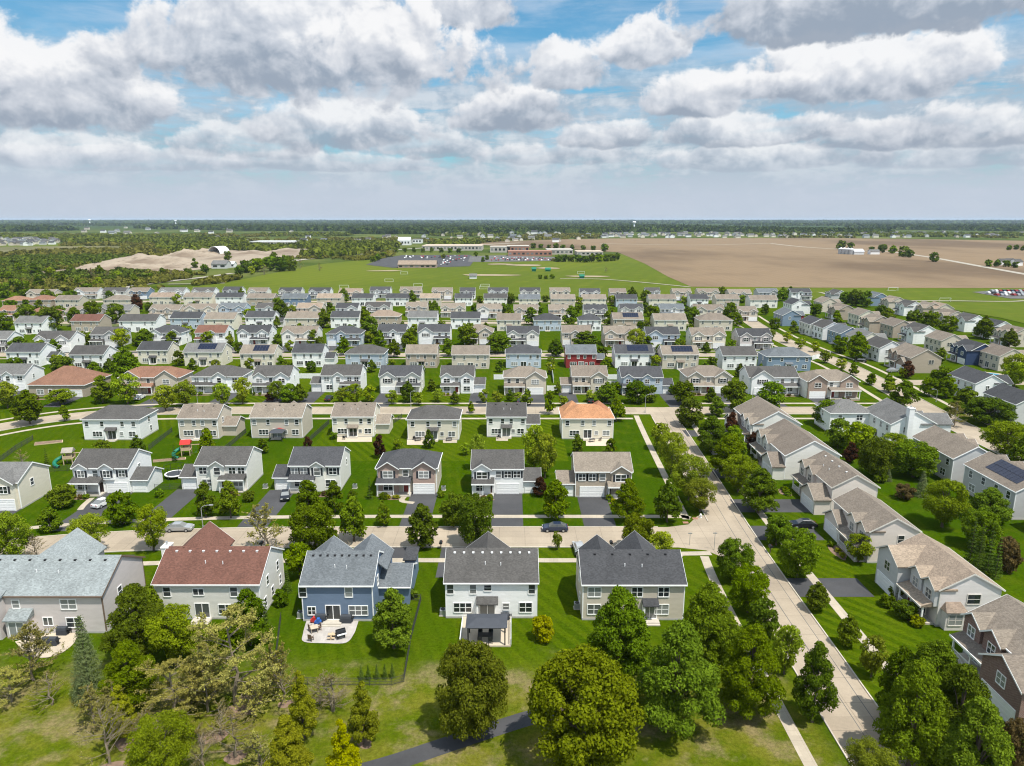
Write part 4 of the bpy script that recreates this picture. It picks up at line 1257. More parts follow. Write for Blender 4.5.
# tan house by the junction
lx, ly = P(582, 620); rx, _ = P(683, 620)
W = rx - lx; cx = (lx + rx) / 2; D = 9.3
h = House('tan house with charcoal roof, nearest the junction in the front row', (cx, ly + D / 2), pi, W, D, 'beige', 'charcoal', 5.5, .56, 'gable', group=FR)
X = lambda px: back_x(h, px, cx, ly)
h.bay(XF(598, 9), 5.6, .4, 'gable', pitch=.84); h.bay(XF(637, 9), 5.9, 1.2, 'gable', pitch=.88)
for px in (593, 635, 661): h.win('B', X(px), 3.6, 1.7 if px < 600 else 1.4, 1.35, 2, 2)
h.win('B', X(593), .95, 1.7, 1.4, 2, 2); h.win('B', X(660), .95, 1.8, 1.4, 2, 2); h.slider(X(648), 1.9, 2.2); h.win('R', 0, 3.5, .8, 1.3); h.win('R', 1.5, 1.0, .8, 1.3)
h.vents(5, 'B', True)

# drives of the front row, running out to the near street
for x0, x1 in ((104, 134), (214, 238), (362, 404), (582, 612)):
    a, b = P(x0, 556)[0], P(x1, 556)[0]
    y0 = 97.5
    yt = 109.0 if x0 > 140 else 106.0
    sheet('driveway', [(a, y0), (b, y0), (b, yt), (a, yt)], Z_DRIVE, 'asphalt')
a, b = P(440, 556)[0], P(478, 556)[0]
sheet('driveway', [(a, 98.5), (b, 98.5), (b, 109), (a, 109)], Z_DRIVE, 'asphalt')

# ------------------------------------------------------------------ right of the corner street: fronts turned to it, gables to the viewer
def side_house(label, x0, x1, y0, y1, wall, roof, facing='L', he=5.5, pitch=.55, garage='near', accent=None, detail=2, group='houses right of the corner street', kind='gable', chim=None, porch=True, bays=2, sol=False, gproj=3.6, ghe=None):
    """Front along -x ('L') or +x ('R'); x0..x1 is its depth, y0..y1 its length along the street."""
    W, D = y1 - y0, x1 - x0
    rz = -pi / 2 if facing == 'L' else pi / 2
    h = House(label, ((x0 + x1) / 2, (y0 + y1) / 2), rz, W, D, wall, roof, he, pitch, kind, trim='trim pale' if wall in ('beige', 'cream', 'pale mauve', 'tan', 'light rose') else 'trim white', accent=accent, detail=detail, group=group)
    # local +x runs to the viewer for 'L' (towards -y world), away for 'R'
    near = 1 if facing == 'L' else -1
    rng = random.Random(int(x0 * 13 + y0 * 7))
    g = near if garage == 'near' else -near
    if garage:
        gw = min(6.6, W * .46)
        h.bay(g * (W / 2 - gw / 2 - .02), gw, gproj, 'gable', accent=True, he=ghe or (3.0 if detail and W > 13.6 else he), pitch=.62)
        h.garage_door(g * (W / 2 - gw / 2), gw - 1.2, n=2 if W > 15 else 1)
        h.win('F', g * (W / 2 - gw / 2), 3.45, 1.3, 1.3, 2, 2, y=-D / 2 - gproj if (ghe or 0) > 4 or (not ghe) and not (detail and W > 13.6) else -D / 2)
    if bays:
        for k in range(bays):
            u = -g * (W * .12 + k * W * .26)
            h.bay(u, W * .22, .6, 'gable', base=2.9)
            h.win('F', u, 3.5, 1.2, 1.3, 2, 2)
    if porch:
        a, b = sorted((-g * .48 * W, g * .02 * W)); h.porch(a, b, 1.9)
        h.door('F', -g * .06 * W, 'door red'); h.win('F', -g * .3 * W, .9, 1.7, 1.4, 2, 2)
    # the gable turned to the viewer
    vf = 'R' if near == 1 else 'L'
    h.win(vf, rng.uniform(.05, .2) * D, 3.4, .95 if rng.random() < .5 else 1.7, 1.35, 1 if D < 9 else 2, 2)
    if facing == 'R':
        for u in (-.38, -.15, .1, .36): h.win('B', u * W, 3.5, 1.0, 1.35)
        h.win('B', -.3 * W, .95, 1.7, 1.35, 2, 2); h.win('B', .3 * W, .95, 1.7, 1.35, 2, 2); h.slider(.02 * W, 1.9)
    if chim is not None: h.chimney(*chim)
    if sol: h.solar('B', -.38, .3)
    if detail >= 2 and 'pinkish' in label: h.vents(4, 'F', False)
    return h

hb = side_house('tan-roofed house with white porch and bay window beside the corner street', 57.6, 65.8, 85.2, 97.4, 'pale mauve', 'tan', garage='far', accent='grey', gproj=2.1)
u = -hb.D / 2 + 1.9; q = hb.W / 2
m = MB(); m.box(q - .05, q + 1.0, u - 1.3, u + 1.3, -.05, 2.75); hb.part('bay_window_wall', m, 'wall pale mauve')
m = MB(); m.v = [(q, u - 1.6, 2.76), (q + 1.3, u - 1.5, 2.76), (q + 1.3, u + 1.5, 2.76), (q, u + 1.6, 2.76), (q, u - 1.0, 3.7), (q, u + 1.0, 3.7)]
m.f = [(3, 2, 1, 0), (0, 1, 4), (1, 2, 5, 4), (2, 3, 5), (3, 0, 4, 5)]; m.mi = [0] * 5; hb.part('bay_window_roof', m, 'roof tan')
hb.win('R', u, .8, 1.8, 1.5, 2, 2, y=q + 1.0)
h = side_house('brick-fronted house with brown roof at the frame corner', 57.6, 66.6, 65, 79.2, 'off-white', 'brown', garage='near', accent='brick', gproj=3.2, ghe=5.0)
side_house('beige house with brown roof beside the parked dark car', 57.2, 64.9, 103.2, 116.0, 'light rose', 'brown', garage='far', gproj=1.5, ghe=3.0)
side_house('pinkish-beige house with brown roof and long attached garage wing', 59.5, 67.9, 122, 135.8, 'light rose', 'brown', garage='near', gproj=3.0)
side_house('off-white house with brown roof, two doors from the second street', 57.7, 69, 140, 156.5, 'off-white', 'brown', garage='near', gproj=2.5)
side_house('off-white house with brown roof on the corner of the second street', 58.6, 70, 163, 177.5, 'off-white', 'brown', garage='far', gproj=2.5)
# second file of houses, backs to the left
GB = 'houses along the long right-hand street'
h = side_house('white house with grey roof and tall white chimney', 92, 103, 163, 176, 'white', 'grey', facing='R', garage='near', chim=(-6.5 - .4, 1.5, 1.5, 1.2, 9.6), group=GB)
h = House('white corner house wing with grey hip roof behind the chimney house', (87.5, 178), 0, 11, 9, 'white', 'grey', 5.4, .52, 'hip', group=GB); h.win('F', 2, 3.5, 1.5, 1.3, 2, 2); h.win('F', -3, 3.5, .9, 1.3); h.win('L', 0, 3.5, .9, 1.3)
side_house('grey-beige house with brown hip-ended roof behind blue spruces', 91.8, 101, 138, 153, 'grey', 'brown', facing='R', garage='near', group=GB)
side_house('grey house with large blue-black solar array on brown roof', 92, 101.2, 119.8, 134.5, 'grey', 'brown', facing='R', garage='near', sol=True, group=GB)
side_house('grey house with dark roof half outside the frame', 92.5, 101.5, 103, 116, 'grey', 'dark grey', facing='R', garage='near', group=GB)

def pxhouse(label, px, py, facing, wall, roof, W=12.5, D=9.5, **kw):
    x, y = P(px, py)
    side_house(label, x - D / 2, x + D / 2, y - .3, y + W, wall, roof, facing=facing, detail=1 if y < 260 else 0, group=GB, gproj=1.5, **kw)

pxhouse('white house with charcoal roof at the far end of the long street', 799, 314, 'R', 'white', 'charcoal')
pxhouse('blue-grey house with small red gable on the long street', 791, 326, 'R', 'slate blue', 'slate', accent='red')
pxhouse('white house with charcoal roof beside the red house', 819, 336, 'R', 'off-white', 'charcoal')
pxhouse('white house with dark roof, fourth before the long street', 832, 340, 'R', 'white', 'dark grey')
pxhouse('slate blue house with grey roof on the long street', 850, 346, 'R', 'slate blue', 'slate')
pxhouse('cream house with grey roof beside the slate blue house', 870, 352, 'R', 'cream', 'grey')
pxhouse('white house with dark roof facing the long street bend', 890, 362, 'R', 'white', 'dark grey')
pxhouse('tan brick house with solar panels on brown roof at the side street', 924, 373, 'L', 'tan', 'brown', W=14, D=11, accent='tan brick', sol=True)
EL = 'eastern rows beyond the long street'
k = 0
for (px, py, wall, roof) in ((829, 312, 'beige', 'brown'), (846, 320, 'tan', 'brown'), (867, 326, 'cream', 'brown'), (881, 333, 'tan', 'brown'), (902, 338, 'tan', 'brown'), (926, 344, 'white', 'dark grey'), (951, 354, 'beige', 'brown'), (981, 365, 'navy', 'charcoal'), (1010, 371, 'beige', 'brown')):
    k += 1
    pxhouse(f'{wall} house with {roof} roof, {ordinal(k)} of the file behind the long street', px, py, 'R' if k % 2 else 'L', wall, roof, W=11.5)
k = 0
for (px, py, wall, roof) in ((840, 303, 'grey', 'dark grey'), (880, 306, 'slate blue', 'slate'), (898, 311, 'beige', 'brown'), (914, 316, 'white', 'dark grey'), (933, 318, 'tan', 'brown'), (944, 318.5, 'beige', 'tan'), (955, 327, 'beige', 'brown'), (976, 332, 'white', 'dark grey'), (1002, 339, 'white', 'charcoal'), (1022, 347, 'beige', 'brown')):
    k += 1
    pxhouse(f'{wall} house with {roof} roof, {ordinal(k)} along the edge of the playing field', px, py, 'L', wall, roof, W=11.5)
pxhouse('white house with dark roof beside the swimming pool', 988, 401, 'R', 'white', 'charcoal', W=13)
pxhouse('grey house with dark roof at the frame edge below the pool', 1030, 424, 'R', 'grey', 'charcoal', W=13)

# drives right of the corner street
for (x0, x1, y0, y1) in ((42.3, 53.2, 92.8, 98.3), (42.6, 54.0, 111.4, 117.2), (43.0, 57.0, 123.2, 129.5), (43.8, 56, 141, 147), (44.6, 56.5, 170.5, 176)):
    sheet('driveway', [(x0, y0), (x1, y0), (x1, y1), (x0, y1)], Z_DRIVE, 'asphalt')

# ------------------------------------------------------------------ trees
def diamonds(pos, nrm, size, rng, flat=0.6):
    """One leaf cluster per point: a small lozenge, its face turned roughly along nrm."""
    n = len(pos)
    a = np.cross(nrm, rng.normal(size=(n, 3))); a /= np.linalg.norm(a, axis=1, keepdims=True) + 1e-9
    b = np.cross(nrm, a)
    l = (size * rng.uniform(.7, 1.35, n))[:, None]; wv = l * flat
    bend = nrm * (l * rng.uniform(-.25, .25, n)[:, None])
    return np.stack([pos - a * l, pos - b * wv + bend, pos + a * l, pos + b * wv + bend], 1).reshape(-1, 3)


def quad_mesh(name, verts, mat, tube=None):
    n = len(verts) // 4
    me = bpy.data.meshes.new(name)
    me.vertices.add(4 * n); me.vertices.foreach_set('co', verts.astype(np.float32).ravel())
    me.loops.add(4 * n); me.loops.foreach_set('vertex_index', np.arange(4 * n, dtype=np.int32))
    me.polygons.add(n); me.polygons.foreach_set('loop_start', np.arange(0, 4 * n, 4, dtype=np.int32)); me.polygons.foreach_set('loop_total', np.full(n, 4, dtype=np.int32))
    me.materials.append(MATS[mat] if mat else None)
    me.update(calc_edges=True); me.validate()
    return me


def profile(kind, t):              # crown radius at height share t
    if kind == 'round': return np.sqrt(np.clip(1 - (2 * t - 1) ** 2, 0, 1)) ** .85
    if kind == 'oval': return np.clip(np.minimum((t * 5 + .12) ** .6, 1) * (1 - np.clip(t, 0, 1) ** 1.9) ** .85, 0, 1)
    if kind == 'cone': return np.clip((1 - t) ** .75 * np.minimum(1, t * 7 + .35), 0, 1)
    if kind == 'vase': return np.clip(np.sin(pi * np.clip(t, 0, 1) ** 1.25), 0, 1) ** .7
    return np.ones_like(t)


def leafy(seed, kind, hr, n, lobes=46, z0=.14, lobe_r=.30, fill=1.0, outward=.62):
    """Crown of radius 1 and height hr: lumps of leaf clusters, lit tops and open gaps between."""
    rng = np.random.default_rng(seed)
    t = rng.uniform(.03, .97, lobes); ang = np.arange(lobes) * 2.39996 + rng.normal(0, .3, lobes)
    rad = profile(kind, t) * (1 - lobe_r * .75) * rng.uniform(.70, 1.04, lobes)
    inner = rng.random(lobes) < .16; rad[inner] *= .45
    zc = hr * (z0 + (1 - z0) * (.07 + .86 * t))
    c = np.stack([rad * np.cos(ang), rad * np.sin(ang), zc], 1)
    lr = lobe_r * rng.uniform(.62, 1.18, lobes) * (.55 + .45 * profile(kind, t))
    wts = lr ** 2; wts /= wts.sum()
    pick = rng.choice(lobes, int(n), p=wts)
    d = rng.normal(size=(int(n), 3)); d /= np.linalg.norm(d, axis=1, keepdims=True)
    d[:, 2] = np.where((d[:, 2] < -.2) & (rng.random(int(n)) < .6), -d[:, 2], d[:, 2])
    shell = rng.uniform(.62, 1.10, int(n)) ** .8
    pos = c[pick] + d * (lr[pick] * shell)[:, None] * np.array([1, 1, .82])
    nrm = d * outward + rng.normal(size=(int(n), 3)) * .42 + np.array([0, 0, .25])
    nrm /= np.linalg.norm(nrm, axis=1, keepdims=True)
    size = 4.6 / sqrt(n) * fill
    return diamonds(pos, nrm, size, rng), c


def trunk_mb(seed, hr, tips, r=.055, z0=.14, n=6, limbs=9):
    rnd = random.Random(seed); mb = MB()
    top = hr * .62
    pts = [(0, 0, -.05), (rnd.uniform(-.02, .02), rnd.uniform(-.02, .02), hr * z0 * 1.1), (rnd.uniform(-.04, .04), rnd.uniform(-.04, .04), top)]
    mb.tube(pts[0], pts[1], r * 1.25, r * .9, 8, cap=False); mb.tube(pts[1], pts[2], r * .9, r * .35, 7)
    idx = list(range(len(tips))); rnd.shuffle(idx)
    for i in idx[:limbs]:
        q = tips[i]; s = max(0, min(1, (q[2] * .55 - pts[1][2]) / (top - pts[1][2] + 1e-6)))
        p = Vector(pts[1]).lerp(Vector(pts[2]), s)
        mid = p.lerp(Vector(q), .5) + Vector((0, 0, .05 * hr))
        mb.tube(p, mid, r * .45 * (1 - s * .5), r * .28, 5, cap=False); mb.tube(mid, q, r * .28, r * .08, 5)
    return mb


def conifer(seed, hr, n, droop=.25, layers=24):
    rng = np.random.default_rng(seed); P_, N_ = [], []
    for k in range(layers):
        t = k / (layers - 1)
        rr = (1 - t) ** .88 * 1.0 + .03; z = hr * (.05 + .93 * t)
        nb = max(5, int(17 * (1 - t) + 5))
        m = max(4, int(n / layers / nb * (1.7 * (1 - t) + .3)))
        for b in range(nb):
            a = 2 * pi * (b + .5 * (k % 2)) / nb + rng.normal(0, .14); rb = rr * rng.uniform(.74, 1.08)
            s = np.sqrt(rng.uniform(.03, 1, m)); w = rng.normal(0, .055, m) * (1 + s)
            x = rb * s * cos(a) - w * sin(a); y = rb * s * sin(a) + w * cos(a)
            zz = z - droop * rb * s + .10 * rb * s ** 3 + rng.normal(0, .02, m)
            P_.append(np.stack([x, y, zz], 1))
            N_.append(np.stack([np.full(m, cos(a) * .5), np.full(m, sin(a) * .5), np.full(m, .8)], 1) + rng.normal(0, .35, (m, 3)))
    P_, N_ = np.concatenate(P_), np.concatenate(N_); N_ /= np.linalg.norm(N_, axis=1, keepdims=True)
    return diamonds(P_, N_, 4.4 / sqrt(len(P_)), rng, .38)


def twiggy(seed, hr, n_leaf, leaf_size, depth=4, spread=.5):
    """Open budding tree: slim leader, rising side branches, small new leaves along the twigs."""
    rnd = random.Random(seed); mb = MB(); tips = []
    def grow(p, d, L, r, k, kmax):
        q = p + d * L
        mb.tube(p, q, r, r * .6, 4 if k < 1 else 3, cap=False)
        tips.extend([p.lerp(q, s) for s in ((.55, .8, 1) if k == 0 else (.25, .5, .75, 1))])
        if k == kmax: return
        for i in range(3):
            nd = (d + Vector((rnd.gauss(0, spread), rnd.gauss(0, spread), rnd.uniform(-.1, .45)))).normalized()
            grow(p.lerp(q, rnd.uniform(.35, 1)), nd, L * rnd.uniform(.45, .7), r * .5, k + 1, kmax)
    stems = [(0.0, 0.0)] if seed % 2 else [(0.0, 0.0), (rnd.uniform(-.3, .3), rnd.uniform(-.3, .3))]
    for lx_, ly_ in stems:
        p = Vector((lx_ * .15, ly_ * .15, -.03)); n = 6
        for s in range(n):
            q = Vector((lx_ * (s + 1) / n + rnd.gauss(0, .04), ly_ * (s + 1) / n + rnd.gauss(0, .04), hr * .96 * (s + 1) / n))
            mb.tube(p, q, .030 * (1 - s / n) + .006, .030 * (1 - (s + 1) / n) + .005, 5, cap=False)
            for b in range(5 if depth > 3 else 3):
                t = (s + rnd.random()) / n
                if t < .10: continue
                a = rnd.uniform(0, 6.283); up = .35 + .55 * t
                L = .78 * max(.12, (min(1, t * 4.0 + .3)) * (1 - t) ** .62) * rnd.uniform(.65, 1.1)
                grow(p.lerp(q, rnd.random()), Vector((cos(a), sin(a), up)).normalized(), L, .012, 0, max(1, depth - 3))
            p = q
    T = np.array([tuple(q) for q in tips])
    rmax = np.percentile(np.hypot(T[:, 0], T[:, 1]), 93); zmax = T[:, 2].max()
    sc = np.array([1 / rmax, 1 / rmax, hr / zmax])
    rng = np.random.default_rng(seed)
    pos = T[rng.integers(0, len(T), n_leaf)] + rng.normal(0, .035 * rmax, (n_leaf, 3))
    nrm = rng.normal(size=(n_leaf, 3)); nrm[:, 2] += .6; nrm /= np.linalg.norm(nrm, axis=1, keepdims=True)
    mb.v = [(x * sc[0], y * sc[1], z * sc[2]) for x, y, z in mb.v]
    return mb, diamonds(pos * sc, nrm, leaf_size, rng)


# kind: (object name, what it is, label words, crown shape, height / width, leaf material, bark, sparse?)
KINDS = {
    'm': ('maple_tree', 'tree', 'deep green leafy tree', 'oval', 1.22, 'leaf fresh', 'bark'),
    'd': ('linden_tree', 'tree', 'dark green dense tree', 'round', 1.05, 'leaf deep', 'bark'),
    'o': ('crabapple_tree', 'tree', 'olive green round tree', 'round', .98, 'leaf olive', 'bark'),
    'l': ('ash_tree', 'tree', 'light green open tree', 'vase', 1.12, 'leaf light', 'bark'),
    'y': ('young_maple_tree', 'tree', 'yellow-green pointed tree', 'cone', 1.55, 'leaf yellow', 'bark'),
    'c': ('pear_tree', 'tree', 'upright green tree', 'oval', 1.5, 'leaf fresh', 'bark'),
    'w': ('willow_tree', 'tree', 'pale yellow-green willow', 'round', 1.12, 'leaf light', 'bark'),
    'p': ('plum_tree', 'tree', 'purple-leaved tree', 'oval', 1.25, 'leaf purple', 'bark'),
    's': ('locust_tree', 'tree', 'pale yellowish budding tree', 'twig', 1.30, 'leaf pale', 'bark pale'),
    'r': ('bare_tree', 'tree', 'nearly bare brown tree', 'twig', 1.15, 'leaf bud', 'bark pale'),
    'b': ('blue_spruce', 'conifer', 'blue-green spruce', 'spruce', 2.05, 'needle blue', 'bark'),
    'e': ('arborvitae', 'conifer', 'narrow dark conifer', 'spruce', 2.9, 'needle dark', 'bark'),
    'h': ('shrub', 'shrub', 'low green shrub', 'round', .80, 'leaf deep', 'bark'),
    'g': ('shrub', 'shrub', 'low yellow-green shrub', 'round', .78, 'leaf yellow', 'bark'),
    'q': ('shrub', 'shrub', 'brownish-purple bush', 'round', .85, 'leaf russet', 'bark'),
}
TEMPL = {}
def template(kind, lvl, var):
    key = (kind, lvl, var)
    if key in TEMPL: return TEMPL[key]
    name, _, _, shape, hr, leaf, bark = KINDS[kind]
    H = hr * 2
    n = (260, 900, 3600, 14000, 30000)[lvl]
    seed = abs(hash_s(kind)) * 31 + var * 7 + lvl
    if shape == 'twig':
        nl, dp = ((200, 2), (700, 3), (2600, 4), (7000, 5), (11500, 5))[lvl]
        if kind == 'r': nl = nl // 2
        mb, lv = twiggy(seed, H, nl, (.12, .075, .041, .025, .020)[lvl] * (1.2 if kind == 's' else .8), dp)
        res = (mb.mesh('trunk', [bark], fix=False), quad_mesh('crown', lv, leaf))
    elif shape == 'spruce':
        lv = conifer(seed, H, n, .28 if kind == 'b' else .12, (8, 13, 20, 26, 30)[lvl])
        mb = MB(); mb.tube((0, 0, -.05), (0, 0, H * .94), .07, .012, 6)
        res = (mb.mesh('trunk', [bark], fix=False), quad_mesh('crown', lv, leaf))
    else:
        z0 = .0 if kind in 'hgq' else (.01 if kind in 'do' else .04)
        lobes = (16, 28, 54, 95, 130)[lvl]
        lv, tips = leafy(seed, shape, H, n, lobes, z0, (.42, .36, .29, .245, .225)[lvl], (1.12 if kind in 'dohgq' else (.85 if kind == 'l' else 1.08)))
        res = (trunk_mb(seed, H, tips, z0=max(z0, .09), limbs=(2, 4, 7, 10, 12)[lvl]).mesh('trunk', [bark], fix=False), quad_mesh('crown', lv, leaf))
    TEMPL[key] = res
    return res


def hash_s(s):
    v = 7
    for ch in s: v = (v * 131 + ord(ch)) % 10007
    return v


from mathutils import noise as mnz
def mn_noise(x, y): return mnz.noise((x * .11, y * .14, 4.0)) + .5 * mnz.noise((x * .4, y * .4, 9.0))
TREES = []          # (x, y, radius, height, kind, px width)
def add_tree(px, py, wpx, kind, ytop=None):
    x, y = P(px, py)
    wd = wpx * depth_of(py) / 700.0
    hr = KINDS[kind][4]
    if ytop is not None:
        ht = max(height_at(ytop, y) * .97, wd * .55)
    else:
        ht = wd * hr * 1.0
    TREES.append((x, y, wd / 2, ht, kind, wpx))


FORE = [(91, 696, 40, 'b', 613), (141, 660, 66, 'm', 578), (176, 664, 54, 'l', 602), (133, 704, 60, 'm', 636), (236, 706, 74, 's', 600), (175, 716, 62, 's', 655), (110, 764, 50, 'r', 694), (124, 738, 40, 'y', 680),
        (166, 786, 64, 'l', 710), (236, 757, 52, 'r', 708), (33, 680, 46, 's', 618), (12, 702, 40, 's', 668), (52, 705, 34, 'r', 672), (251, 645, 42, 'm', 584), (268, 642, 13, 'e', 598), (282, 606, 15, 'h', 588), (288, 592, 10, 'e', 566),
        (394, 648, 52, 'm', 584), (284, 702, 34, 's', 638), (304, 738, 36, 'y', 664), (334, 711, 38, 'r', 668), (364, 743, 38, 'y', 676), (291, 792, 56, 'y', 708), (345, 792, 44, 'y', 712), (470, 734, 80, 'o', 640),
        (583, 764, 112, 'o', 652), (617, 686, 78, 'm', 578), (676, 730, 86, 'm', 612), (706, 672, 74, 'm', 576), (747, 718, 70, 'm', 616), (784, 674, 32, 'l', 622), (812, 722, 46, 'c', 634), (868, 800, 62, 'l', 740),
        (925, 738, 84, 'm', 632), (950, 768, 82, 'm', 655), (908, 768, 78, 'm', 652), (968, 800, 78, 'm', 690), (896, 720, 50, 'm', 640), (871, 677, 30, 'l', 634), (847, 646, 25, 'm', 612), (816, 610, 26, 'm', 578), (1010, 770, 36, 'q', 718),
        (762, 638, 32, 'd', 596), (748, 612, 42, 'd', 562), (733, 580, 38, 'd', 536), (797, 577, 43, 'd', 525), (776, 545, 30, 'd', 514), (300, 578, 30, 'd', 540), (543, 640, 26, 'g', 616), (905, 618, 24, 'h'), (917, 626, 15, 'g'), (886, 606, 16, 'h'),
        (896, 598, 16, 'h'), (858, 562, 30, 'l', 531), (977, 572, 17, 'e', 522), (987, 571, 15, 'e', 524), (969, 565, 16, 'e', 514), (995, 578, 14, 'e', 535), (1007, 572, 24, 'q', 540), (413, 598, 12, 'h'), (205, 775, 40, 'r', 722), (196, 700, 44, 's', 650), (152, 625, 34, 'm', 580)]
MID = [(12, 566, 46, 'l', 506), (38, 560, 22, 'r', 530), (51, 531, 28, 'm', 504), (92, 553, 41, 'l', 509), (123, 524, 32, 'd', 489), (154, 551, 36, 'l', 499), (206, 517, 26, 'c', 476), (231, 518, 26, 'c', 475), (267, 549, 34, 's', 498),
       (309, 516, 30, 'm', 474), (335, 512, 25, 'c', 477), (316, 551, 52, 'd', 498), (354, 541, 34, 'm', 491), (384, 526, 17, 'c', 496), (423, 548, 35, 'm', 497), (454, 527, 30, 'd', 489), (475, 546, 41, 'd', 489), (534, 472, 30, 'l', 419), (545, 478, 28, 'l', 428),
       (540, 496, 18, 'p', 474), (556, 519, 35, 'm', 474), (627, 521, 36, 'm', 473), (667, 522, 31, 'm', 473), (637, 551, 38, 'o', 511), (660, 562, 28, 'l', 528), (557, 550, 11, 'l', 529), (478, 470, 22, 'l', 430), (466, 455, 12, 'l'), (577, 456, 15, 'c', 431), (611, 453, 14, 'm', 436),
       (671, 476, 36, 'l', 426), (689, 500, 44, 'l', 449), (700, 512, 38, 'l', 474), (711, 452, 40, 'm', 411), (728, 478, 44, 'm', 427), (738, 492, 40, 'l', 450), (758, 513, 48, 'm', 462), (733, 460, 34, 'm', 420), (780, 542, 25, 'd', 514), (660, 450, 24, 'l', 420),
       (833, 427, 42, 'd', 398), (838, 447, 27, 'd', 416), (857, 456, 32, 'w', 418), (874, 477, 36, 'd', 434), (850, 463, 19, 'p'), (893, 462, 36, 'l', 430), (913, 477, 46, 'd', 438), (880, 482, 14, 'h'), (921, 496, 17, 'b', 469), (888, 481, 9, 'b', 468), (904, 499, 20, 'q'),
       (942, 527, 50, 'l', 474), (987, 522, 46, 'm', 483), (978, 548, 40, 'd', 505), (1006, 562, 20, 'q', 535), (1004, 458, 52, 'l', 417), (987, 424, 46, 'd', 395), (965, 412, 32, 'm', 383), (954, 427, 22, 's', 400), (1020, 470, 30, 'm', 430), (903, 408, 30, 'm', 376), (889, 393, 12, 'l'), (871, 384, 9, 'l'), (907, 378, 15, 'p'),
       (929, 396, 19, 'd'), (940, 387, 21, 'd'), (1014, 387, 24, 'l'), (946, 398, 22, 'm'), (689, 426, 29, 'd', 396), (716, 416, 19, 'm'), (731, 437, 19, 'p', 409), (753, 452, 19, 'p'), (683, 404, 25, 'd', 379), (734, 411, 29, 'd', 377), (711, 402, 13, 'm'), (637, 403, 26, 'd', 379), (607, 403, 27, 'm', 379), (616, 421, 21, 'm', 394),
       (611, 421, 9, 'e'), (550, 414, 13, 'm', 387), (510, 401, 9, 'c'), (519, 402, 10, 'l'), (563, 406, 11, 'l'), (770, 408, 29, 'd', 379), (290, 403, 29, 'm', 381), (277, 401, 20, 'l'), (342, 403, 16, 'l'), (355, 405, 21, 'l'), (370, 402, 16, 'l'), (408, 402, 19, 'm', 378), (419, 405, 13, 'l'), (438, 402, 14, 'l'), (484, 403, 13, 'l'), (471, 413, 9, 'c'),
       (30, 424, 34, 'm', 385), (8, 408, 26, 'l'), (62, 404, 30, 'l', 388), (65, 421, 12, 'c'), (103, 403, 26, 'm'), (128, 404, 30, 'l'), (166, 411, 26, 'l', 382), (185, 407, 25, 'l'), (223, 406, 23, 'l'), (243, 404, 21, 'l', 374), (103, 456, 18, 'o'), (139, 459, 19, 'm', 432), (209, 459, 20, 'm', 423), (47, 464, 6, 'e'), (23, 466, 16, 'r'), (63, 507, 30, 'o', 483),
       (175, 461, 6, 'e'), (249, 501, 13, 'h'), (263, 453, 14, 'm'), (308, 451, 11, 'p', 434), (380, 458, 14, 'p', 431), (397, 451, 12, 'l'), (334, 439, 9, 'h'), (429, 448, 13, 'm', 427), (370, 499, 8, 'e'), (384, 499, 9, 'h'), (552, 508, 12, 'g'), (610, 500, 8, 'h'), (601, 470, 14, 'h'),
       (112, 470, 9, 'h'), (270, 402, 10, 'p'), (17, 500, 20, 'l'), (490, 500, 7, 'h'), (160, 497, 10, 'h'), (224, 512, 9, 'h'), (352, 498, 10, 'h'), (441, 497, 8, 'h')]
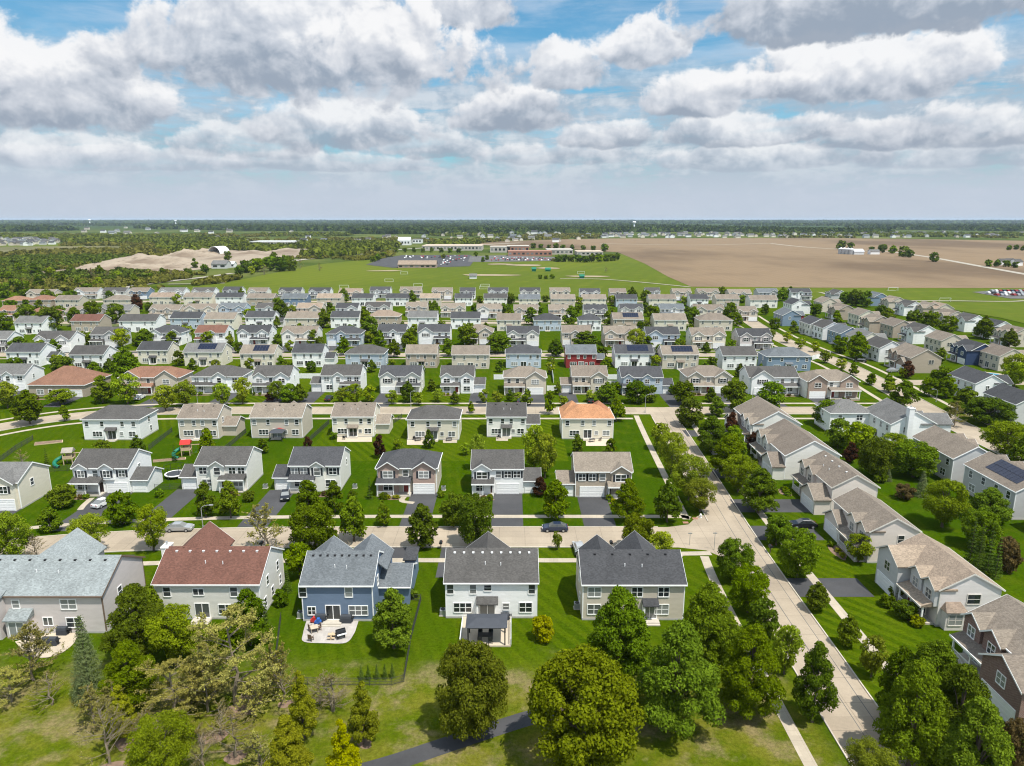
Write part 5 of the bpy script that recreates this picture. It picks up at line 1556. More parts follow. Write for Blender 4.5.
FARR = [(344, 355, 13, 'm'), (394, 357, 13, 'm'), (314, 346, 12, 'm'), (371, 341, 19, 'm'), (448, 356, 13, 'm'), (468, 345, 18, 'd'), (380, 349, 13, 'm'), (409, 351, 16, 'm'), (494, 353, 13, 'l'), (421, 373, 9, 'h'), (365, 326, 14, 'm'), (281, 324, 18, 'm'), (278, 346, 9, 'm'), (324, 328, 14, 'm'), (415, 336, 9, 'l'), (127, 383, 26, 'm', 344), (62, 373, 18, 'h'), (193, 371, 9, 'm'), (216, 371, 9, 'l'),
        (84, 346, 22, 'm', 330), (122, 349, 16, 'l'), (145, 346, 19, 'm', 327), (188, 341, 13, 'l'), (173, 346, 11, 'm'), (208, 346, 11, 'l'), (230, 346, 8, 'l'), (42, 357, 18, 'm', 338), (56, 359, 14, 'm'), (20, 353, 20, 'm', 335), (27, 323, 17, 'd', 303), (52, 331, 20, 'd'), (76, 326, 15, 'm', 305), (93, 321, 15, 'd', 300), (116, 323, 16, 'd'), (4, 331, 15, 'd'), (62, 306, 14, 'l', 293), (49, 303, 11, 'd'), (137, 312, 12, 'p'), (72, 301, 9, 'd'), (206, 326, 9, 'm'), (249, 323, 11, 'l'),
        (499, 353, 22, 'd', 332), (556, 356, 16, 'm', 337), (585, 348, 25, 'm', 329), (602, 359, 10, 'd'), (636, 349, 16, 'l'), (640, 336, 11, 'm'), (648, 348, 9, 'm'), (659, 356, 9, 'l'), (706, 353, 8, 'm'), (531, 325, 13, 'm'), (571, 326, 15, 'm'), (653, 323, 12, 'd', 304), (608, 326, 11, 'm'), (693, 327, 15, 'm'), (730, 324, 16, 'm'), (687, 319, 9, 'm'), (505, 317, 11, 'd'), (510, 304, 9, 'd'), (632, 301, 10, 'm'), (645, 301, 9, 'd'), (721, 298, 9, 'd'), (739, 326, 8, 'm'), (782, 301, 10, 'm'), (790, 299, 9, 'm'), (815, 316, 10, 'd'), (775, 329, 9, 'd'), (793, 333, 9, 'm'),
        (836, 326, 11, 'm'), (886, 331, 17, 'm'), (913, 326, 13, 'd'), (929, 329, 15, 'd'), (947, 334, 15, 'd'), (983, 339, 17, 'm'), (1009, 349, 15, 'm'), (1014, 383, 23, 'l'), (845, 305, 11, 'd'), (855, 306, 13, 'd'), (866, 307, 12, 'm'), (880, 316, 9, 'd'), (787, 343, 9, 'l'), (800, 349, 9, 'l'), (825, 363, 10, 'l'), (841, 371, 10, 'l'), (853, 375, 9, 'm'), (871, 385, 9, 'm'), (888, 392, 13, 'm'), (856, 359, 20, 'm'), (839, 353, 14, 'd'), (940, 363, 11, 'm'), (905, 378, 10, 'l'), (815, 352, 8, 'l'), (770, 341, 9, 'l'),
        (300, 402, 14, 'm'), (392, 404, 12, 'l'), (455, 404, 10, 'm'), (497, 404, 11, 'l'), (527, 405, 12, 'm'), (590, 402, 10, 'l'), (650, 402, 14, 'd'), (15, 372, 12, 'd'), (55, 390, 10, 'h'), (96, 383, 16, 'm'), (110, 372, 10, 'm'), (250, 371, 10, 'l'), (286, 372, 9, 'm'), (312, 372, 9, 'd'), (372, 372, 9, 'm'), (500, 372, 9, 'm'), (550, 374, 9, 'l'), (605, 372, 9, 'd'), (655, 376, 10, 'd'), (705, 374, 9, 'm'), (740, 377, 10, 'm'), (760, 376, 9, 'm'),
        (290, 352, 9, 'l'), (240, 353, 9, 'd'), (255, 335, 8, 'd'), (300, 334, 8, 'm'), (350, 334, 8, 'd'), (403, 333, 8, 'm'), (444, 334, 8, 'd'), (486, 335, 9, 'm'), (528, 336, 9, 'd'), (568, 336, 9, 'm'), (607, 336, 8, 'd'), (690, 337, 9, 'm'), (738, 338, 9, 'd'), (678, 352, 10, 'm'), (730, 354, 10, 'm'), (290, 313, 7, 'd'), (330, 312, 7, 'm'), (380, 312, 7, 'd'), (430, 312, 8, 'm'), (475, 312, 7, 'd'), (540, 313, 7, 'm'), (578, 313, 7, 'd'), (646, 313, 7, 'm'), (710, 313, 8, 'd'), (765, 315, 8, 'm'),
        (195, 312, 7, 'm'), (245, 312, 7, 'd'), (150, 312, 8, 'd'), (60, 318, 10, 'd'), (12, 312, 10, 'd'), (25, 296, 12, 'd'), (5, 298, 12, 'd'), (88, 297, 11, 'd'), (110, 303, 9, 'm'), (40, 312, 9, 'm'), (220, 301, 6, 'd'), (273, 301, 6, 'm'), (305, 302, 6, 'd'), (365, 302, 6, 'm'), (425, 303, 7, 'd'), (456, 303, 6, 'd'), (545, 302, 6, 'd'), (605, 303, 6, 'm'), (665, 304, 7, 'd'), (742, 303, 7, 'd')]
for e in FORE + MID + [(a, b, c * 1.2, *r) for a, b, c, *r in FARR]: add_tree(*e)
THICKET = [(118, 722, 36, 's'), (150, 745, 40, 'r'), (208, 712, 44, 's'), (222, 735, 34, 'r'), (256, 716, 30, 's'), (320, 704, 26, 'r'), (95, 726, 34, 's'), (270, 690, 24, 's'), (215, 690, 44, 's'), (200, 662, 36, 'l'), (225, 655, 34, 'd'), (262, 772, 34, 's')]
for e in THICKET: add_tree(*e)
# planting beds with shrubs along the house fronts
for k, (bx, by, ln, dp, no) in enumerate(BEDS):
    if no == 2 or no == 4: blob('mulch_bed', bx, by, ln / 2, dp / 2, .02 + .0003 * k, 'mulch', k + 60, 16)
    rg = random.Random(k + 500)
    for j in range(3 if no == 2 else 2 if no == 4 else 1):
        TREES.append((bx + ln * (j - 1) * .33 + rg.uniform(-.3, .3), by + rg.uniform(-.2, .2), rg.uniform(.45, .8), rg.uniform(.7, 1.3), rg.choice('hhgq'), 10 if no == 2 else 8))
for k, (xx, y0_, y1_) in enumerate(((54.2, 104, 110), (55.5, 86, 90), (55.2, 131, 135), (55.5, 149, 155), (56.5, 164, 169))):
    blob('mulch_bed', xx, (y0_ + y1_) / 2, 1.0, (y1_ - y0_) / 2, .03 + .0003 * k, 'mulch', k + 90, 16)
    rg = random.Random(k + 700)
    for j in range(3): TREES.append((xx + rg.uniform(-.3, .3), y0_ + (y1_ - y0_) * (j + .5) / 3, rg.uniform(.5, .85), rg.uniform(.8, 1.3), rg.choice('hhg'), 10))
# yard trees standing in the gaps between neighbours
for no, rows in ((4, ROW4), (5, ROW5), (6, ROW6), (7, ROW7), (8, ROW8), (9, ROW9)):
    rg = random.Random(no * 7)
    for a, b in zip(rows, rows[1:]):
        if rg.random() < .42: continue
        gx_, gy_ = (a[1] + b[0]) / 2 + rg.uniform(-3, 3), (a[2] + b[2]) / 2 + rg.uniform(-2.5, 1.0)
        add_tree(gx_, gy_, rg.uniform(7, 11) * (1.25 if no < 6 else 1.0), rg.choice('mlllcd'))
TREES = [(x, y, r * (.94 if 82 < y < 215 else 1), h * (.96 if 82 < y < 215 else 1), k, w_) for x, y, r, h, k, w_ in TREES]


def zone(x, y):
    if y < 195:
        if 28.5 < x < 38.5 and y > 50: return 'on the near verge of the corner street'
        if 38.5 <= x < 56: return 'on the far verge of the corner street'
        if x >= 105: return 'beside the long right-hand street'
        if x >= 56: return 'in the gardens right of the corner street'
    elif x > 104: return 'in the streets at far right'
    for lim, ph in ((81, 'in the rough ground before the gardens'), (106, 'among the front row houses'), (124, 'along the near street'), (146, 'around the second row'), (186, 'between second and third rows'),
                    (206, 'along the second street'), (236, 'around the fourth row'), (276, 'around the fifth row'), (294, 'along the third street'), (330, 'around the sixth row'), (365, 'around the seventh row'), (410, 'around the eighth row'), (455, 'around the ninth row')):
        if y < lim: return ph
    return 'around the farthest row'


def plant_all(trees, zone_fn):
    zs = {}
    for i, tr in enumerate(trees): zs.setdefault((zone_fn(tr[0], tr[1]), KINDS[tr[4]][1]), []).append(i)
    rank = {}
    for k, idx in zs.items():
        idx.sort(key=lambda i: trees[i][0] / trees[i][1])
        for n, i in enumerate(idx): rank[i] = n + 1
    for i, (x, y, r, ht, kind, wpx) in enumerate(trees):
        name, cat, words, shape, hr, leaf, bark = KINDS[kind]
        lvl = 0 if wpx < 9 else 1 if wpx < 17 else 2 if wpx < 36 else 3 if wpx < 56 else 4
        rnd = random.Random(i * 17 + 3)
        tk, cr = template(kind, lvl, rnd.randrange(3 if lvl < 3 else 2))
        z = zone_fn(x, y)
        lab = f'{words}, {ordinal(rank[i])} {cat} from left {z}'
        sc = (r * rnd.uniform(.96, 1.06), r * rnd.uniform(.96, 1.06), ht / (hr * 2))
        root = thing(name, lab, cat, (x, y, 0), rnd.uniform(0, 6.28), f'{cat}s {z}', sc)
        put('trunk', tk, root); put('crown', cr, root)


plant_all(TREES, zone)


# ------------------------------------------------------------------ the country beyond: fields, works, school, woods, towns
def poly_px(name, pts, z, mat):
    return sheet(name, [P(*q) for q in pts], z, mat)

FIELD = [(470, 244.3), (500, 241.5), (560, 239.5), (607, 238.6), (700, 238.2), (820, 238.0), (920, 239.2), (1100, 242), (1250, 262), (1160, 289), (1024, 288.5), (820, 288), (691, 287), (668, 277), (645, 264), (618, 252.5), (560, 248.5), (520, 247.5)]
TURF = [(150, 291), (225, 283), (270, 274), (318, 264.5), (352, 261), (392, 259), (470, 258), (560, 262), (612, 254), (628, 254), (652, 265), (676, 277), (690, 284), (820, 285.5), (1160, 286.5), (1200, 330), (1060, 332), (1000, 318), (930, 306), (840, 299.5), (700, 297), (300, 296.6), (150, 297)]
QUARRY = [(-40, 279), (20, 274), (80, 268), (112, 261), (140, 257.5), (175, 257.5), (200, 252), (215, 249), (262, 252), (300, 250), (330, 253), (262, 262), (236, 265), (205, 269), (160, 274), (118, 275), (80, 277)]
MARSH = [(-60, 247.5), (40, 246.5), (110, 246), (160, 248), (120, 251), (60, 252), (0, 255), (-60, 256)]
poly_px('ploughed_field', FIELD, .32, 'soil'); poly_px('playing_field', TURF, .22, 'sport turf')
poly_px('quarry_ground', QUARRY, .24, 'quarry earth'); poly_px('marsh', MARSH, .24, 'marsh')
poly_px('meadow_strip', [(0, 241.5), (60, 243), (150, 243.5), (160, 246), (70, 248), (-40, 247)], .22, 'sport turf')
SCHOOL = [(366, 265), (383, 258.5), (402, 255.4), (470, 255.0), (476, 258), (470, 266.5), (437, 267.6), (392, 268)]
poly_px('car_park', SCHOOL, .40, 'asphalt'); poly_px('car_park', [(470, 256.5), (500, 255.5), (560, 257.5), (556, 261.0), (490, 262.3), (468, 262)], .41, 'asphalt old')
poly_px('car_park', [(972, 292.5), (1000, 290.3), (1060, 290.6), (1070, 300), (1010, 299)], .40, 'asphalt old')
def track(name, pts, wd, z, mat):
    L, Rr = ribbon_pts(smooth_line([P(*q) for q in pts], 5), wd); strip(name, L, Rr, z, mat)
track('country_road', [(262, 265.5), (300, 260), (345, 255.5), (388, 251.5), (402, 249.5), (470, 245.5), (520, 243)], 15, .45, 'gravel track')
track('gravel_path', [(118, 289), (140, 285.5), (170, 281.5), (208, 277), (232, 273.6)], 7, .45, 'gravel track')
track('gravel_path', [(168, 284.5), (190, 284.3), (225, 283.5)], 4, .45, 'gravel track')
track('gravel_path', [(560, 279), (600, 279.5), (645, 283), (690, 287.5)], 3, .46, 'gravel track')
track('gravel_path', [(820, 293), (850, 298.5), (900, 301), (960, 301.5), (1010, 302), (1040, 300)], 3, .46, 'gravel track')
track('country_road', [(770, 243.5), (800, 246.8), (840, 249.5), (885, 251.5), (930, 257.5), (980, 266.5), (1050, 279)], 9, .45, 'gravel track')
track('country_road', [(600, 243.6), (690, 245.2), (770, 243.5)], 8, .45, 'gravel track')
for i, (px, py, rx, ry) in enumerate(((525, 265.5, 20, 15), (490, 275.5, 26, 11), (588, 276.8, 22, 8), (385, 271.2, 18, 7), (548, 268.5, 12, 12), (500, 264.5, 14, 12))):
    x, y = P(px, py); blob('infield', x, y, rx, ry, .5 + .01 * i, 'sand', i + 40)

def inside(px, py, poly):
    c = False; n = len(poly)
    for i in range(n):
        (x1, y1), (x2, y2) = poly[i], poly[i - 1]
        if (y1 > py) != (y2 > py) and px < (x2 - x1) * (py - y1) / (y2 - y1) + x1: c = not c
    return c

def photo_px(x, y, z=0.0):          # where a place stands in the photograph's survey
    dn = CAM_H - z; den = dn * sin(PITCH) + y * cos(PITCH)
    return 512 + 700 * x / den, 383 + 700 * (dn * cos(PITCH) - y * sin(PITCH)) / den

OPEN = [FIELD, TURF, [(600, 250), (632, 252), (700, 284), (720, 298), (640, 298)], QUARRY, MARSH, SCHOOL, [(392, 258), (392, 249), (470, 245.5), (520, 241), (640, 246), (625, 258), (500, 264), (392, 262)], [(240, 266), (330, 258), (400, 248), (402, 253), (345, 258), (262, 268)],
        [(-60, 240), (62, 240), (62, 247), (-60, 248)], [(245, 241.5), (298, 241.5), (298, 248), (245, 248)], [(600, 232), (745, 232), (745, 239), (600, 239)], [(380, 248), (420, 242), (440, 243), (420, 249)], [(110, 291), (232, 272), (240, 275), (180, 289)]]
def in_open(px, py): return any(inside(px, py, q) for q in OPEN)

from mathutils import noise as mn
def wood(name, mat, y0, y1, count, r, h, clusters, seed, leaf_n, keep=.42, nscale=.003):
    """A far wood that reads as one mass: leaf clumps over every tree top in it."""
    rng = np.random.default_rng(seed); V = []
    got = 0; tries = 0
    while got < count and tries < count * 12:
        tries += 1
        y = 1 / rng.uniform(1 / y1, 1 / y0) if clusters else rng.uniform(y0, y1)
        x = rng.uniform(-.80, .80) * y * 1.02
        px, py = photo_px(x, y)
        if in_open(px, py): continue
        if mn.noise((x * nscale, y * nscale, seed)) * .5 + .5 < keep: continue
        if y < 640 and (px > 235): continue
        rr = r * rng.uniform(.6, 1.35); hh = h * rng.uniform(.6, 1.25)
        d = rng.normal(size=(leaf_n, 3)); d /= np.linalg.norm(d, axis=1, keepdims=True); d[:, 2] = np.abs(d[:, 2]) * 1.0 - .15
        pos = np.array([x, y, hh * .40]) + d * np.array([rr, rr, hh * .58]) * rng.uniform(.75, 1.08, leaf_n)[:, None]
        nr = d + rng.normal(size=d.shape) * .4; nr /= np.linalg.norm(nr, axis=1, keepdims=True)
        V.append(diamonds(pos, nr, 2.6 * sqrt(rr * hh) / sqrt(leaf_n), rng, .75))
        got += 1
    o = put(name, quad_mesh(name, np.concatenate(V), mat)); o['kind'] = 'stuff'
    return o

wood('distant_forest', 'far wood', 610, 1000, 700, 4.6, 7.0, False, 1, 80, .54)
wood('scrub', 'far scrub', 530, 1000, 1700, 3.6, 4.6, False, 2, 60, .44)
wood('distant_forest', 'far wood', 1000, 2600, 3400, 9, 8.5, True, 3, 30, .52, .0018)
wood('scrub', 'far scrub', 1000, 2600, 1700, 8, 6, True, 4, 30, .53, .002)
wood('distant_forest', 'far wood dark', 2600, 9000, 8000, 26, 13, True, 5, 18, .45, .0009)
wood('distant_forest', 'far wood dark', 9000, 21000, 4600, 70, 16, True, 6, 14, .36, .0004)

# single trees and clumps that stand out beyond the estate
FT = []
def ft(px, py, wpx, kind):
    x, y = P(px, py); wd = wpx * depth_of(py) / 700; FT.append((x, y, wd / 2, wd * KINDS[kind][4] * .95, kind, wpx))
for q in ((246, 273, 13, 'd'), (258, 272, 14, 'd'), (270, 271, 15, 'd'), (281, 271.5, 14, 'd'), (291, 271, 13, 'd'), (300, 269, 9, 'r'), (264, 274.5, 9, 'r'), (252, 275, 8, 'l'), (275, 268, 14, 'm'), (286, 267, 12, 'd'), (239, 275, 9, 'd'),
          (839, 249.6, 6, 'd'), (841, 249, 9, 'd'), (850, 249.8, 7, 'd'), (871, 252, 6, 'd'), (882, 253, 9, 'd'), (893, 254, 8, 'd'), (903, 257, 11, 'd'), (909, 258, 8, 'd'), (934, 262, 10, 'd'), (1009, 250.5, 5, 'd'), (1016, 250, 5, 'd'), (1023, 251, 5, 'd'), (988, 267, 7, 'd'), (997, 267, 7, 'd'), (1006, 267, 7, 'd'), (1015, 268, 7, 'd'),
          (533, 248.5, 6, 'd'), (541, 248.6, 5, 'd'), (549, 249, 5, 'd'), (556, 249.3, 6, 'd'), (563, 249.4, 5, 'd'), (572, 249.8, 5, 'd'), (583, 250, 5, 'd'), (593, 251, 6, 'd'), (604, 252, 8, 'd'),
          (558, 262, 7, 'd'), (564, 262, 8, 'd'), (571, 262, 7, 'd'), (578, 262.3, 8, 'd'), (585, 262.6, 7, 'd'), (592, 262.3, 8, 'd'), (599, 262.2, 8, 'd'), (606, 261.5, 8, 'd'), (613, 261, 8, 'd'), (617, 260.5, 7, 'm'), (540, 279, 5, 'd'), (546, 279.3, 5, 'd'), (552, 279, 5, 'd'), (606, 272.5, 5, 'r'), (320, 271, 7, 'r'),
          (378, 261, 7, 'd'), (373, 262, 6, 'd'), (384, 257.5, 6, 'd'), (396, 252.6, 5, 'd'), (405, 252.4, 5, 'd'), (414, 252.5, 5, 'm'), (423, 252.5, 5, 'd'), (432, 252.6, 5, 'm'), (441, 252.6, 5, 'd'), (450, 252.8, 5, 'd'), (459, 253, 5, 'd'), (483, 262, 5, 'm'), (487, 260, 5, 'm'), (443, 259, 5, 'l'), (476, 257, 5, 'm'),
          (320, 259, 5, 'd'), (332, 257.5, 6, 'd'), (344, 256.5, 6, 'd'), (356, 254.5, 6, 'd'), (195, 268, 8, 'm'), (188, 277, 9, 'd'), (163, 277.5, 9, 'm'), (172, 278.5, 8, 'r'), (100, 279, 12, 'm'), (92, 281, 12, 'r'), (108, 281, 10, 'r'), (118, 282, 10, 'l'), (72, 277, 11, 'm'), (205, 273, 9, 'd'), (228, 260, 9, 'd'), (20, 276, 12, 'm'), (36, 279, 14, 'm'), (50, 281, 13, 'l'), (8, 283, 12, 'd'), (135, 285, 10, 'm'), (150, 282, 9, 'd'), (62, 286, 13, 'm'), (80, 288, 12, 'l'), (40, 290, 13, 'm'), (15, 291, 13, 'd'), (100, 289, 11, 'l')):
    ft(*q)
def far_zone(x, y):
    px, py = photo_px(x, y)
    if px > 800: return 'around the farm on the bare field'
    if px > 500: return 'between playing field and bare field'
    if px > 312: return 'round the school car park'
    if px > 232: return 'in the copse by the playing field'
    return 'along the quarry edge'
plant_all(FT, far_zone)

# far buildings: a body, a roof, doors or window bands
def far_building(name, label, cat, px, py, wpx, hm, dm, wall, roof, kind='flat', group=None, rz=0.0, band=True):
    x, y = P(px, py); wd = wpx * depth_of(py) / 700
    t = thing(name, label, cat, (x, y + dm / 2, 0), rz, group)
    m = MB()
    if kind == 'flat':
        m.box(-wd / 2, wd / 2, -dm / 2, dm / 2, -.3, hm); put('wall', m.mesh('wall'), t, wall)
        m = MB(); m.box(-wd / 2 - .3, wd / 2 + .3, -dm / 2 - .3, dm / 2 + .3, hm, hm + .5); put('roof', m.mesh('roof'), t, roof)
    elif kind == 'gable':
        m.extrude([(-dm / 2, -.3), (dm / 2, -.3), (dm / 2, hm), (0, hm + dm * .25), (-dm / 2, hm)], 'x', -wd / 2, wd / 2); put('wall', m.mesh('wall'), t, wall)
        put('roof', gable_roof_mb(-wd / 2 - .4, wd / 2 + .4, -dm / 2, dm / 2, hm, dm * .25, .5, .3).mesh('roof'), t, roof)
    if band:
        n = max(2, int(wd / 6)); st = wd / n
        for k in range(min(n, 24)):
            m = MB(); m.box(-st * .28, st * .28, -.12, .02, hm * .35, hm * .75); put('window', m.mesh('window'), t, 'glass', (-wd / 2 + st * (k + .5), -dm / 2, 0))
    return t

far_building('pavilion', 'long low building with tan hipped roof beside the school car park', 'building', 417, 268.2, 38, 4.0, 16, 'wall tan brick', 'roof tan', 'gable')
far_building('school', 'red brick school block with flat roof', 'school', 530, 256.0, 44, 6.5, 40, 'brick red plain', 'brick red plain')
far_building('school', 'tall red brick gymnasium rising behind the school block', 'school', 518, 252.5, 22, 10, 40, 'brick red plain', 'flat roof pale')
far_building('school_wing', 'pale wing at the end of the red brick school', 'school', 560, 254.5, 26, 7, 50, 'flat roof pale', 'flat roof pale')
far_building('school_wing', 'white classroom wing left of the red brick school', 'school', 500, 252.5, 20, 9, 40, 'flat roof pale', 'flat roof pale')
far_building('school_wing', 'long tan school wing across the car park', 'school', 452, 250.6, 60, 8, 70, 'flat roof pale', 'stone pile')
far_building('school_wing', 'low tan wing nearest the bare field behind the school trees', 'school', 590, 255.5, 26, 5.5, 45, 'flat roof pale', 'stone pile')
far_building('warehouse', 'long white warehouse at the wood edge', 'warehouse', 272, 245.6, 44, 8, 60, 'flat roof pale', 'vinyl white')
far_building('church', 'white building with steep roof beyond the car park', 'church', 404, 245.2, 12, 10, 25, 'vinyl white', 'vinyl white', 'gable')
far_building('warehouse', 'white flat-roofed hall beside the steep white building', 'warehouse', 417, 243.4, 9, 9, 30, 'vinyl white', 'roof grey')
far_building('shed', 'grey works shed beside the playing field path', 'shed', 219, 268.6, 15, 5, 14, 'wall grey', 'roof grey', 'gable')
far_building('barn', 'small white shed by the quarry road', 'shed', 231, 267.5, 6, 4, 9, 'vinyl white', 'sheet metal', 'gable')
far_building('dugout', 'green-roofed dugout beside the sand infield', 'shelter', 534, 271.6, 4, 2.6, 6, 'plastic green', 'plastic green', 'gable', band=False)
far_building('dugout', 'green-roofed dugout behind the second infield', 'shelter', 548, 271.6, 5, 2.2, 6, 'plastic green', 'plastic green', 'gable', band=False)
far_building('kiosk', 'small white kiosk on the sports ground', 'shelter', 473, 279.0, 7, 3, 6, 'vinyl white', 'roof grey', 'gable', band=False)
far_building('dugout', 'dark green shelter near the last infield', 'shelter', 582, 278.6, 4.5, 2.2, 5, 'plastic green', 'plastic green', 'gable', band=False)

# arched shed at the quarry
x, y = P(219, 253.5); t = thing('arched_shed', 'white arched shed standing open over the quarry', 'shed', (x, y, 0), -.28)
n = 14; rr = 11.5; ln = 24
sh = MB()
for k in range(n):
    a0, a1 = pi * k / n, pi * (k + 1) / n
    for (q0, q1) in ((rr, rr - .4),):
        A = [(q0 * cos(a), z, q0 * sin(a)) for a in (a0, a1) for z in (-ln / 2, ln / 2)]
        B = [(q1 * cos(a), z, q1 * sin(a)) for a in (a0, a1) for z in (-ln / 2, ln / 2)]
        sh.face([A[0], A[1], A[3], A[2]]); sh.face([B[0], B[2], B[3], B[1]]); sh.face([A[0], A[2], B[2], B[0]]); sh.face([A[1], B[1], B[3], A[3]])
put('shell', sh.mesh('shell', fix=False), t, 'vinyl white')
bw = MB(); bw.extrude([(rr * .98 * cos(pi * k / n), rr * .98 * sin(pi * k / n)) for k in range(n + 1)], 'y', ln / 2 - 1.0, ln / 2 - .6)
put('end_wall', bw.mesh('end_wall'), t, 'wall grey')

def heap(px, py, rx, ry, h, seed, label, mat='quarry earth'):
    h *= .72; rx *= 1.1
    rng = random.Random(seed); x, y = P(px, py); n, m = 28, 9
    mb = MB(); V = []
    for j in range(m + 1):
        s = j / m
        for k in range(n):
            a = 2 * pi * k / n
            q = 1 + .30 * mn.noise((cos(a) * 2.1 + seed, sin(a) * 2.1, s))
            z = h * (1 - s ** 1.5) * (1 + .70 * mn.noise((cos(a) * s * 4.2 + seed * 3, sin(a) * s * 4.2, .5)))
            V.append((rx * s * q * cos(a), ry * s * q * sin(a), z - .4 if j == m else z))
    mb.v = V
    for j in range(m):
        for k in range(n):
            l = (k + 1) % n; mb.f.append((j * n + k, j * n + l, (j + 1) * n + l, (j + 1) * n + k)); mb.mi.append(0)
    o = put('spoil_heap', mb.mesh('spoil_heap', [mat], smooth=True), None, None, (x, y, .2)); tag(o, label, 'heap', 'spoil heaps in the quarry')
for i, (px, py, rx, ry, h, lb) in enumerate(((150, 263, 62, 45, 13, 'largest pale spoil heap in the middle of the quarry'), (122, 268, 50, 28, 7, 'long low spoil heap at the near quarry edge'), (187, 256, 42, 40, 11, 'spoil heap behind the quarry machines'), (205, 253.5, 30, 30, 9, 'steep spoil heap beside the arched shed'),
                                             (95, 267.5, 46, 20, 5, 'flat earth bank at the outer end of the quarry'), (172, 267, 40, 24, 5, 'brown earth bank below the largest heap'), (290, 251.5, 40, 50, 6, 'brown earth mound by the country road'), (252, 253, 30, 36, 5, 'pinkish heap between arched shed and road'))):
    heap(px, py, rx, ry, h, i + 1, lb)

# farm on the bare field
for i, (px, py) in enumerate(((840.5, 254), (844, 254.2), (847.5, 254.4), (851, 254.6))):
    x, y = P(px, py); t = thing('grain_bin', f'round steel grain bin, {ordinal(i + 1)} from left in the farm row', 'silo', (x, y, 0), 0, 'grain bins of the farm')
    m = MB(); m.tube((0, 0, -.3), (0, 0, 8), 4.0, 4.0, 16); put('shell', m.mesh('shell'), t, 'metal galvanised')
    m = MB(); m.tube((0, 0, 8), (0, 0, 10.4), 4.2, .4, 16); put('roof', m.mesh('roof'), t, 'sheet metal')
far_building('barn', 'long grey farm shed beside the grain bins', 'barn', 859, 254.8, 10, 5, 14, 'sheet metal', 'sheet metal', 'gable', band=False)
far_building('farmhouse', 'grey-roofed farmhouse among the field trees', 'house', 875, 254.6, 9, 5, 10, 'wall white', 'roof grey', 'gable', band=False)
for i, (px, py) in enumerate(((1005, 265.6), (1012, 265.3), (1019, 266))):
    far_building('house', f'grey-roofed house past the field road, {ordinal(i + 1)} from left in its group', 'house', px, py, 7, 5, 11, 'wall white', 'roof dark grey', 'gable', 'houses past the field road', band=False)

# water towers
for (px, py, H, r, lb) in ((634, 229.5, 42, 10, 'white water tower above the far dark roofs'), (176, 225.6, 46, 10, 'slim white water tower on the far horizon'), (90, 224.5, 50, 13, 'squat pale water tower at the wooded horizon')):
    x, y = P(px, py); t = thing('water_tower', lb, 'tower', (x, y, 0))
    m = MB(); m.tube((0, 0, -1), (0, 0, 5), r * .5, r * .34, 14, cap=False); m.tube((0, 0, 5), (0, 0, H * .72), r * .34, r * .34, 14); put('shaft', m.mesh('shaft', smooth=True), t, 'vinyl white')
    m = MB(); prof = [(.34, .70), (.75, .76), (1, .84), (1, .90), (.8, .96), (.4, .99), (.02, 1.0)]
    for a, b in zip(prof, prof[1:]): m.tube((0, 0, H * a[1]), (0, 0, H * b[1]), r * a[0], r * b[0], 16, cap=False)
    put('tank', m.mesh('tank', smooth=True), t, 'vinyl white')

# far subdivisions: house bodies with dark roofs, each its own, copies of four
FB = []
for k, (wall, roof) in enumerate((('wall white', 'roof charcoal'), ('wall beige', 'roof dark grey'), ('wall grey', 'roof slate'), ('wall cream', 'roof grey'))):
    m = MB(); m.extrude([(-5, -.3), (5, -.3), (5, 5.6), (0, 8.6), (-5, 5.6)], 'x', -7, 7)
    g = gable_roof_mb(-7.4, 7.4, -5, 5, 5.6, 3.0, .5, .25); i0 = len(m.v)
    m.v += g.v; m.f += [tuple(i0 + q for q in f) for f in g.f]; m.mi += [1] * len(g.f)
    FB.append(m.mesh('distant_house', [wall, roof]))
rng = random.Random(5)
def far_town(n, x0, x1, y0, y1, label, group, sc=(1.0, 1.5)):
    for _ in range(n):
        px, py = rng.uniform(x0, x1), rng.uniform(y0, y1)
        x, y = P(px, py); s = rng.uniform(*sc)
        o = put('distant_house', rng.choice(FB), None, None, (x, y, 0), rng.choice((0, pi / 2)) + rng.uniform(-.1, .1), (s, s, s))
        tag(o, label, 'house', group)
far_town(60, -10, 58, 240.0, 246.0, 'small dark-roofed house in the far estate beyond the marsh', 'houses beyond the marsh', (.8, 1.1))
far_town(90, 602, 742, 233.6, 238.0, 'tiny dark-roofed house in the estate past the bare field', 'houses past the bare field', (.8, 1.2))
far_town(110, 745, 1030, 233.2, 237.8, 'tiny house in the pale estate along the far field edge', 'houses along the far field edge', (.75, 1.2))
far_town(50, 200, 600, 229, 243, 'tiny pale house showing through the far woods', 'houses in the far woods', (.8, 1.3))
far_town(24, 480, 560, 230, 240, 'tiny pale block in the town beyond the school', 'blocks beyond the school', (1.0, 1.7))
far_town(20, 40, 240, 228, 236, 'tiny roof among the woods below the horizon', 'roofs below the horizon', (1.0, 1.6))

